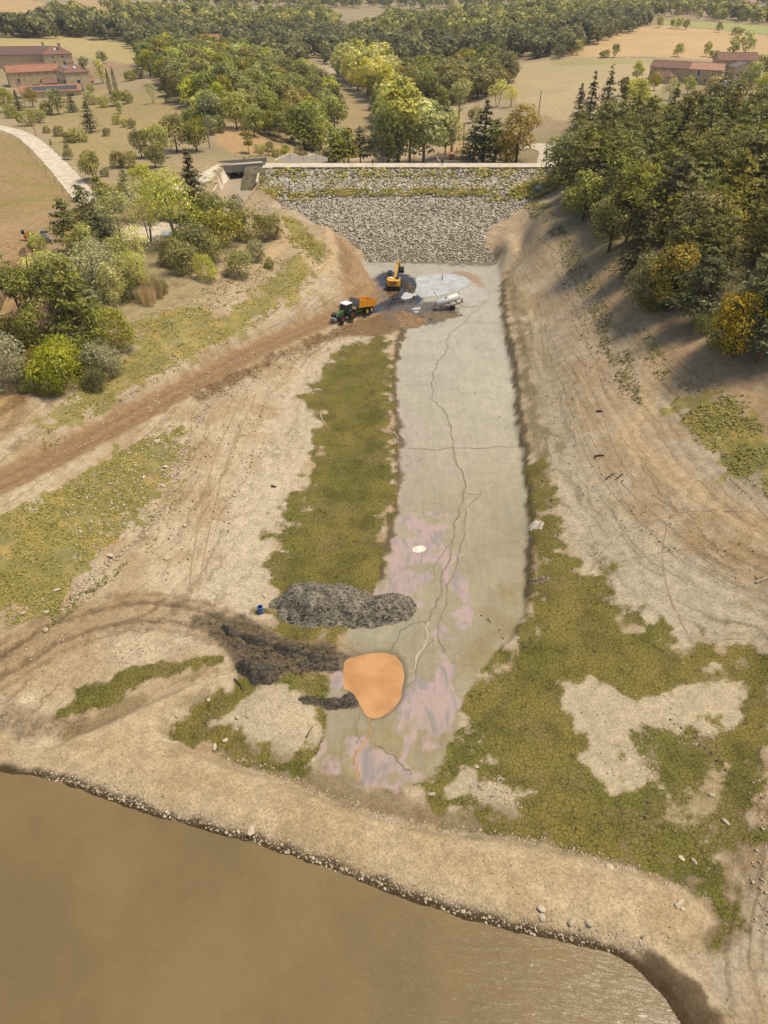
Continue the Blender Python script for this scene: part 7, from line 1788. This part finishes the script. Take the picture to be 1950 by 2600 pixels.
# mesh fence at the left edge
fn = P(25, 760); fence = empty('fence', fn, 0, 'green mesh fence on leaning posts at the left edge', 'fence')
fpts = PP([(34, 715), (26, 730), (20, 748), (14, 760), (8, 774), (2, 788), (-6, 802), (-14, 818)]); prev = None
fm = paint('green_post', lin(78, 78, 62, S), .7, .2); fmesh = NT('green_mesh'); fmesh.b.inputs['Alpha'].default_value = .45; fmesh = fmesh.fin(lin(132, 130, 100, S), .8, .1)
for q_ in fpts:
    q_ = Vector(q_); b_ = MB().tube(q_ + Vector((.08, 0, -.3)), q_ + Vector((-.08, 0, 1.9)), .05, n=6); rel(b_.build('post', fm), fence)
    if prev is not None:
        m_ = MB()
        for k_ in range(9): zz_ = .1 + k_ * .21; m_.tube(prev + Vector((0, 0, zz_)), q_ + Vector((0, 0, zz_)), .012, n=4, cap=False)
        for k_ in range(11): f_ = k_ / 10; c_ = prev.lerp(q_, f_); m_.tube(c_ + Vector((0, 0, .08)), c_ + Vector((-.05, 0, 1.8)), .01, n=4, cap=False)
        rel(m_.build('mesh_panel', fm), fence)
    prev = q_

# poles and wires
def pole(px, py, h, label, mat, lean=0., arms=True):
    p_ = P(px, py); e_ = empty('utility_pole', p_, 0, label, 'pole'); MB().path([(0, 0, -.5), (lean * .5, 0, h * .5), (lean, 0, h)], [.17, .14, .1], 8).build('shaft', mat, e_)
    if arms:
        c_ = MB().box(lean - .9, lean + .9, -.06, .06, h - .5, h - .36).build('crossarm', mat, e_)
        for xx in (-.8, -.4, .4, .8): MB().tube((lean + xx, 0, h - .36), (lean + xx, 0, h - .12), .06, .04, 6).build('insulator', whi, c_)
    return p_ + Vector((lean, 0, h - .15))
wp1 = pole(94, 345, 14.5, 'leaning wooden pole beside the gravel road below the farm', paint('pole_wood', lin(186, 154, 104, S), .9, .1), -1.8)
wp2 = pole(533, 378, 12.5, 'grey concrete pole at the foot of the hillside wood', paint('grey_pole', lin(156, 148, 130, S), .85, .2))
wp3 = pole(1363, 325, 11.5, 'thin dark pole on the meadow behind the dam', wood_d, 0, False); wp4 = pole(1174, 398, 10, 'thin pole among the trees behind the dam', wood_d, 0, False)
wpo = pole(222, 278, 13, 'tall grey pole at the farmhouse corner', paint('grey_pole', (0, 0, 0)), 0, False)
def wire(a_, b_, sag, label):
    pts = [a_.lerp(b_, t_) - Vector((0, 0, sag * 4 * t_ * (1 - t_))) for t_ in np.linspace(0, 1, 22)]; m_ = MB().path(pts, [.02] * 22, 4); tag(m_.build('power_line', steel), label, 'cable')
wire(wp2, wp4, 2.5, 'power line across the valley behind the dam'); wire(wp2, wp1, 3., 'power line from the concrete pole to the farm pole'); wire(wp4, wp3, 1.5, 'power line over the meadow behind the dam')

# field fence posts left
pfst = paint('fence_post_wood', lin(150, 126, 92, S), .9, .1)
ff_ = empty('field_fence', P(90, 400), 0, 'post and wire fence along the left gravel road', 'fence'); prev = None
for q_ in PP([(0, 342), (28, 350), (55, 366), (75, 388), (95, 415), (118, 440), (140, 462), (160, 485), (178, 505)]):
    q_ = Vector(q_); rel(MB().tube(q_ + Vector((0, 0, -.3)), q_ + Vector((0, 0, 1.2)), .06, n=6).build('post', pfst), ff_)
    if prev is not None:
        m_ = MB()
        for zz_ in (.5, .9, 1.15): m_.tube(prev + Vector((0, 0, zz_)), q_ + Vector((0, 0, zz_)), .012, n=4, cap=False)
        rel(m_.build('wire', steel), ff_)
    prev = q_
ff_ = empty('field_fence', P(220, 125), 0, 'post and wire fence across the field behind the left farm', 'fence'); prev = None
for q_ in PP([(150, 102), (180, 108), (205, 113), (230, 119), (262, 125), (290, 131), (330, 138), (370, 146)]):
    q_ = Vector(q_); rel(MB().tube(q_ + Vector((0, 0, -.3)), q_ + Vector((0, 0, 1.4)), .09, n=6).build('post', pfst), ff_)
    if prev is not None: rel(MB().tube(prev + Vector((0, 0, 1.1)), q_ + Vector((0, 0, 1.1)), .02, n=4).build('wire', steel), ff_)
    prev = q_

# water intake behind the dam: rusty shaft in a concrete box with railing
ic = Vector(W(1147, 417, 7.)); it = empty('intake_shaft', (ic.x, ic.y + 1, 4.), 0, 'rusty round shaft in a railed concrete pit behind the dam', 'intake')
MB().tube((0, 0, 0), (0, 0, 5.8), .95, n=20).build('shaft', paint('rusty_brick', lin(156, 108, 76, S), .85, .15, dirt=.4), it); MB().tube((0, 0, 5.8), (0, 0, 6.3), .95, .2, 20).build('cap', paint('rust_cap', lin(186, 140, 100, S), .85, .15), it)
for x0, x1, y0, y1 in ((-4, 6, -2.4, -2.0), (-4, 6, 5.0, 5.4), (-4.4, -4.0, -2.4, 5.4), (6.0, 6.4, -2.4, 5.4)): MB().box(x0, x1, y0, y1, -1, 4.2).build('pit_wall', concrete_l, it)
m_ = MB(); rr = [(-4.2, -2.2), (6.2, -2.2), (6.2, 5.2), (-4.2, 5.2), (-4.2, -2.2)]
for (xa, ya), (xb, yb_) in zip(rr[:-1], rr[1:]):
    for zz_ in (4.75, 5.3): m_.tube((xa, ya, zz_), (xb, yb_, zz_), .05, n=6)
    for k_ in range(6): f_ = k_ / 5; m_.tube((xa + (xb - xa) * f_, ya + (yb_ - ya) * f_, 4.2), (xa + (xb - xa) * f_, ya + (yb_ - ya) * f_, 5.3), .04, n=5)
m_.build('railing', rustm, it)

# two walkers on the crest
def person(loc, rz, label, top, stride):
    bm = bmesh.new(); L = bm.verts.layers.skin.verify(); V = {}
    def vv(n_, co, r_): v0 = bm.verts.new(co); v0[L].radius = (r_, r_); V[n_] = v0
    s = stride
    vv('pel', (0, 0, .95), .14); vv('wai', (0, .0, 1.1), .13); vv('che', (0, .0, 1.32), .16); vv('nec', (0, .01, 1.5), .06); vv('hed', (0, .03, 1.62), .095); vv('hed2', (0, .03, 1.72), .085)
    for sd, nm in ((-1, 'l'), (1, 'r')):
        k_ = sd * s
        vv('hip' + nm, (sd * .1, 0, .9), .1); vv('kne' + nm, (sd * .1, k_ * .14 + .03, .5), .065); vv('ank' + nm, (sd * .1, k_ * .26, .09), .045); vv('toe' + nm, (sd * .11, k_ * .26 + .15, .04), .04)
        vv('sho' + nm, (sd * .19, 0, 1.42), .07); vv('elb' + nm, (sd * .25, -k_ * .12, 1.14), .05); vv('wri' + nm, (sd * .25, -k_ * .2 + .08, .9), .035); vv('han' + nm, (sd * .25, -k_ * .2 + .13, .81), .035)
    E = [('pel', 'wai'), ('wai', 'che'), ('che', 'nec'), ('nec', 'hed'), ('hed', 'hed2')]
    for nm in 'lr': E += [('pel', 'hip' + nm), ('hip' + nm, 'kne' + nm), ('kne' + nm, 'ank' + nm), ('ank' + nm, 'toe' + nm), ('che', 'sho' + nm), ('sho' + nm, 'elb' + nm), ('elb' + nm, 'wri' + nm), ('wri' + nm, 'han' + nm)]
    for a_, b_ in E: bm.edges.new((V[a_], V[b_]))
    V['pel'][L].use_root = True
    me = bpy.data.meshes.new('person'); bm.to_mesh(me); bm.free(); tmp = bpy.data.objects.new('tmp', me); col.objects.link(tmp)
    tmp.modifiers.new('s', 'SKIN'); sb = tmp.modifiers.new('u', 'SUBSURF'); sb.levels = 2
    dg = bpy.context.evaluated_depsgraph_get(); me2 = bpy.data.meshes.new_from_object(tmp.evaluated_get(dg)); bpy.data.objects.remove(tmp)
    me2.name = 'body'
    q = NT('clothes_' + label.split()[2]); sp = q.n('ShaderNodeSeparateXYZ'); q.link(q.obco(), sp.inputs[0]); z_ = sp.outputs[2]
    c_ = q.mix(q.math('GREATER_THAN', z_, .95), lin(150, 134, 110, S) if stride > .5 else lin(58, 58, 66, S), top); c_ = q.mix(q.math('GREATER_THAN', z_, 1.5), c_, lin(196, 150, 120, S)); c_ = q.mix(q.math('LESS_THAN', z_, .1), c_, lin(40, 36, 34, S))
    q.fin(c_, .85, .15); me2.materials.clear(); me2.materials.append(q.m)
    e_ = empty('person', loc, rz, label, 'person'); b_ = obj('body', me2, e_)
    bm = bmesh.new(); bmesh.ops.create_uvsphere(bm, u_segments=12, v_segments=8, radius=.108); 
    for v0 in bm.verts: v0.co.z = max(v0.co.z, -.03)
    me = bpy.data.meshes.new('hair'); bm.to_mesh(me); bm.free(); me.materials.append(blkm); obj('hair', me, e_, (0, .015, 1.72)); return e_
pl1 = W(946, 428, 12.5); person((pl1[0], 204.6, 12.49), 2.6, 'person in dark clothes walking the dam road, left one', lin(38, 38, 42, S), .8)
pl2 = W(1125, 428, 12.5); person((pl2[0], 205.0, 12.49), .5, 'person in black standing on the dam road, right one', lin(30, 30, 34, S), .35)

# ------------------------------------------------------------------ weeds
def weeds(name, areas, leafk, label, seed, dam_face=False):
    r = np.random.default_rng(seed); vv = []; tt = []
    for pxs, cnt, s0, s1 in areas:
        if dam_face:
            xy = scatter(None, cnt, seed + cnt, pxs); z = np.maximum(damz(xy[:, 1]), hz(xy[:, 0], xy[:, 1])) + .22
        else: xy = scatter(pxs, cnt, seed + cnt); z = hz(xy[:, 0], xy[:, 1])
        nn_ = fbm(xy[:, 0] * .35, xy[:, 1] * .35, 3, seed) + r.uniform(-.12, .12, len(xy)); k_ = nn_ > .44; xy = xy[k_]; z = z[k_]
        sz_ = s0 + (s1 - s0) * r.uniform(0, 1, len(xy)) ** 2; tn = np.clip(.5 + (nn_[k_] - .55) * 1.6 + r.normal(size=len(xy)) * .22, 0, 1)
        for b_ in range(3):
            pos = np.column_stack([xy + r.normal(size=xy.shape) * sz_[:, None] * .4, z + sz_ * .35]); nrm = r.normal(size=pos.shape); nrm[:, 2] = np.abs(nrm[:, 2]) * .8 + 1.1
            v_, _ = quads(pos, nrm, sz_ * .55, r, 1.2); vv.append(v_); tt.append(np.repeat(tn, 4))
    v_ = np.concatenate(vv); o = obj(name, mesh_np(name, v_, np.arange(len(v_)).reshape(-1, 4), LM[leafk], False, {'leaf': np.concatenate(tt)})); return tag(o, label, 'weeds', kind='stuff')
T = 1.9
LM['weed'] = leaf_mat('weeds_green', L3(124, 120, 40), L3(156, 144, 48), L3(182, 156, 64), .3, 0.)
LM['weedd'] = leaf_mat('weeds_dark', L3(92, 94, 44), L3(122, 118, 56), L3(166, 142, 84), .3, 0.)
weeds('bank_weeds', [(GR[0][0], 7000, .09, .26), (GR[1][0], 16000, .07, .2), (GR[2][0], 1200, .15, .4), (GR[4][0], 350, .12, .3), (GR[5][0], 3600, .09, .26), ([(330,1350),(450,1180),(480,1080),(500,1090),(470,1250),(380,1420)], 500, .08, .22)], 'weed', 'yellow-green weeds carpeting the exposed banks', 81)
weeds('strip_weeds', [(GR[3][0], 3600, .1, .3), (GR[7][0], 500, .15, .5), ([(1600,800),(1760,960),(1900,1000),(1940,1100),(1740,1050),(1620,900)], 500, .1, .3), ([(120,1545),(230,1490),(330,1420),(300,1460),(180,1560),(120,1600)], 500, .08, .2), ([(560,700),(760,640),(700,720),(480,820),(350,860),(300,900)], 900, .1, .3)], 'weedd', 'green weed strip along the right bank and below the slope', 82)
weeds('dam_weeds', [([(-33, 189), (44, 189), (44, 192.3), (-33, 192.3)], 3000, .2, .55), ([(-30, 197.5), (48, 197.5), (48, 201.5), (-30, 201.5)], 900, .3, .8), ([(-33, 192), (45, 192), (45, 198), (-33, 198)], 1500, .2, .5), ([(25, 186), (48, 190), (46, 199), (36, 194)], 1000, .35, .8), ([(-34, 188), (-20, 186), (-16, 190), (-32, 196)], 500, .2, .5)], 'weed', 'green weeds growing in bands across the stone dam face', 83, True)
weeds('crest_grass', [([(-28, 208.3), (46, 208.3), (46, 209.6), (-28, 209.6)], 1200, .2, .5)], 'weedd', 'rough grass along the far side of the dam road', 84, True) if False else None
weeds('upland_grass', [([(560,420),(700,400),(800,408),(640,395)], 300, .2, .6), ([(0,620),(130,600),(120,660),(0,700)], 120, .1, .3), ([(100,960),(60,900),(130,900),(160,990)], 500, .2, .6), ([(430,460),(560,440),(540,500),(440,520)], 400, .2, .6)], 'weedd', 'rough tufts of grass on the left upland', 85)

# ------------------------------------------------------------------ air
hzm = bpy.data.materials.new('haze_air'); hzm.use_nodes = True
ht = hzm.node_tree; ht.nodes.remove(ht.nodes['Principled BSDF'])
pv_ = ht.nodes.new('ShaderNodeVolumePrincipled')
pv_.inputs['Color'].default_value = (.86, .87, .9, 1); pv_.inputs['Density'].default_value = .00010; pv_.inputs['Anisotropy'].default_value = .3
ht.links.new(pv_.outputs[0], ht.nodes['Material Output'].inputs['Volume'])
hb = MB().box(-5200, 5200, -60, 7200, -16, 75).build('haze', hzm); tag(hb, 'thin warm air haze over the valley', kind='stuff')
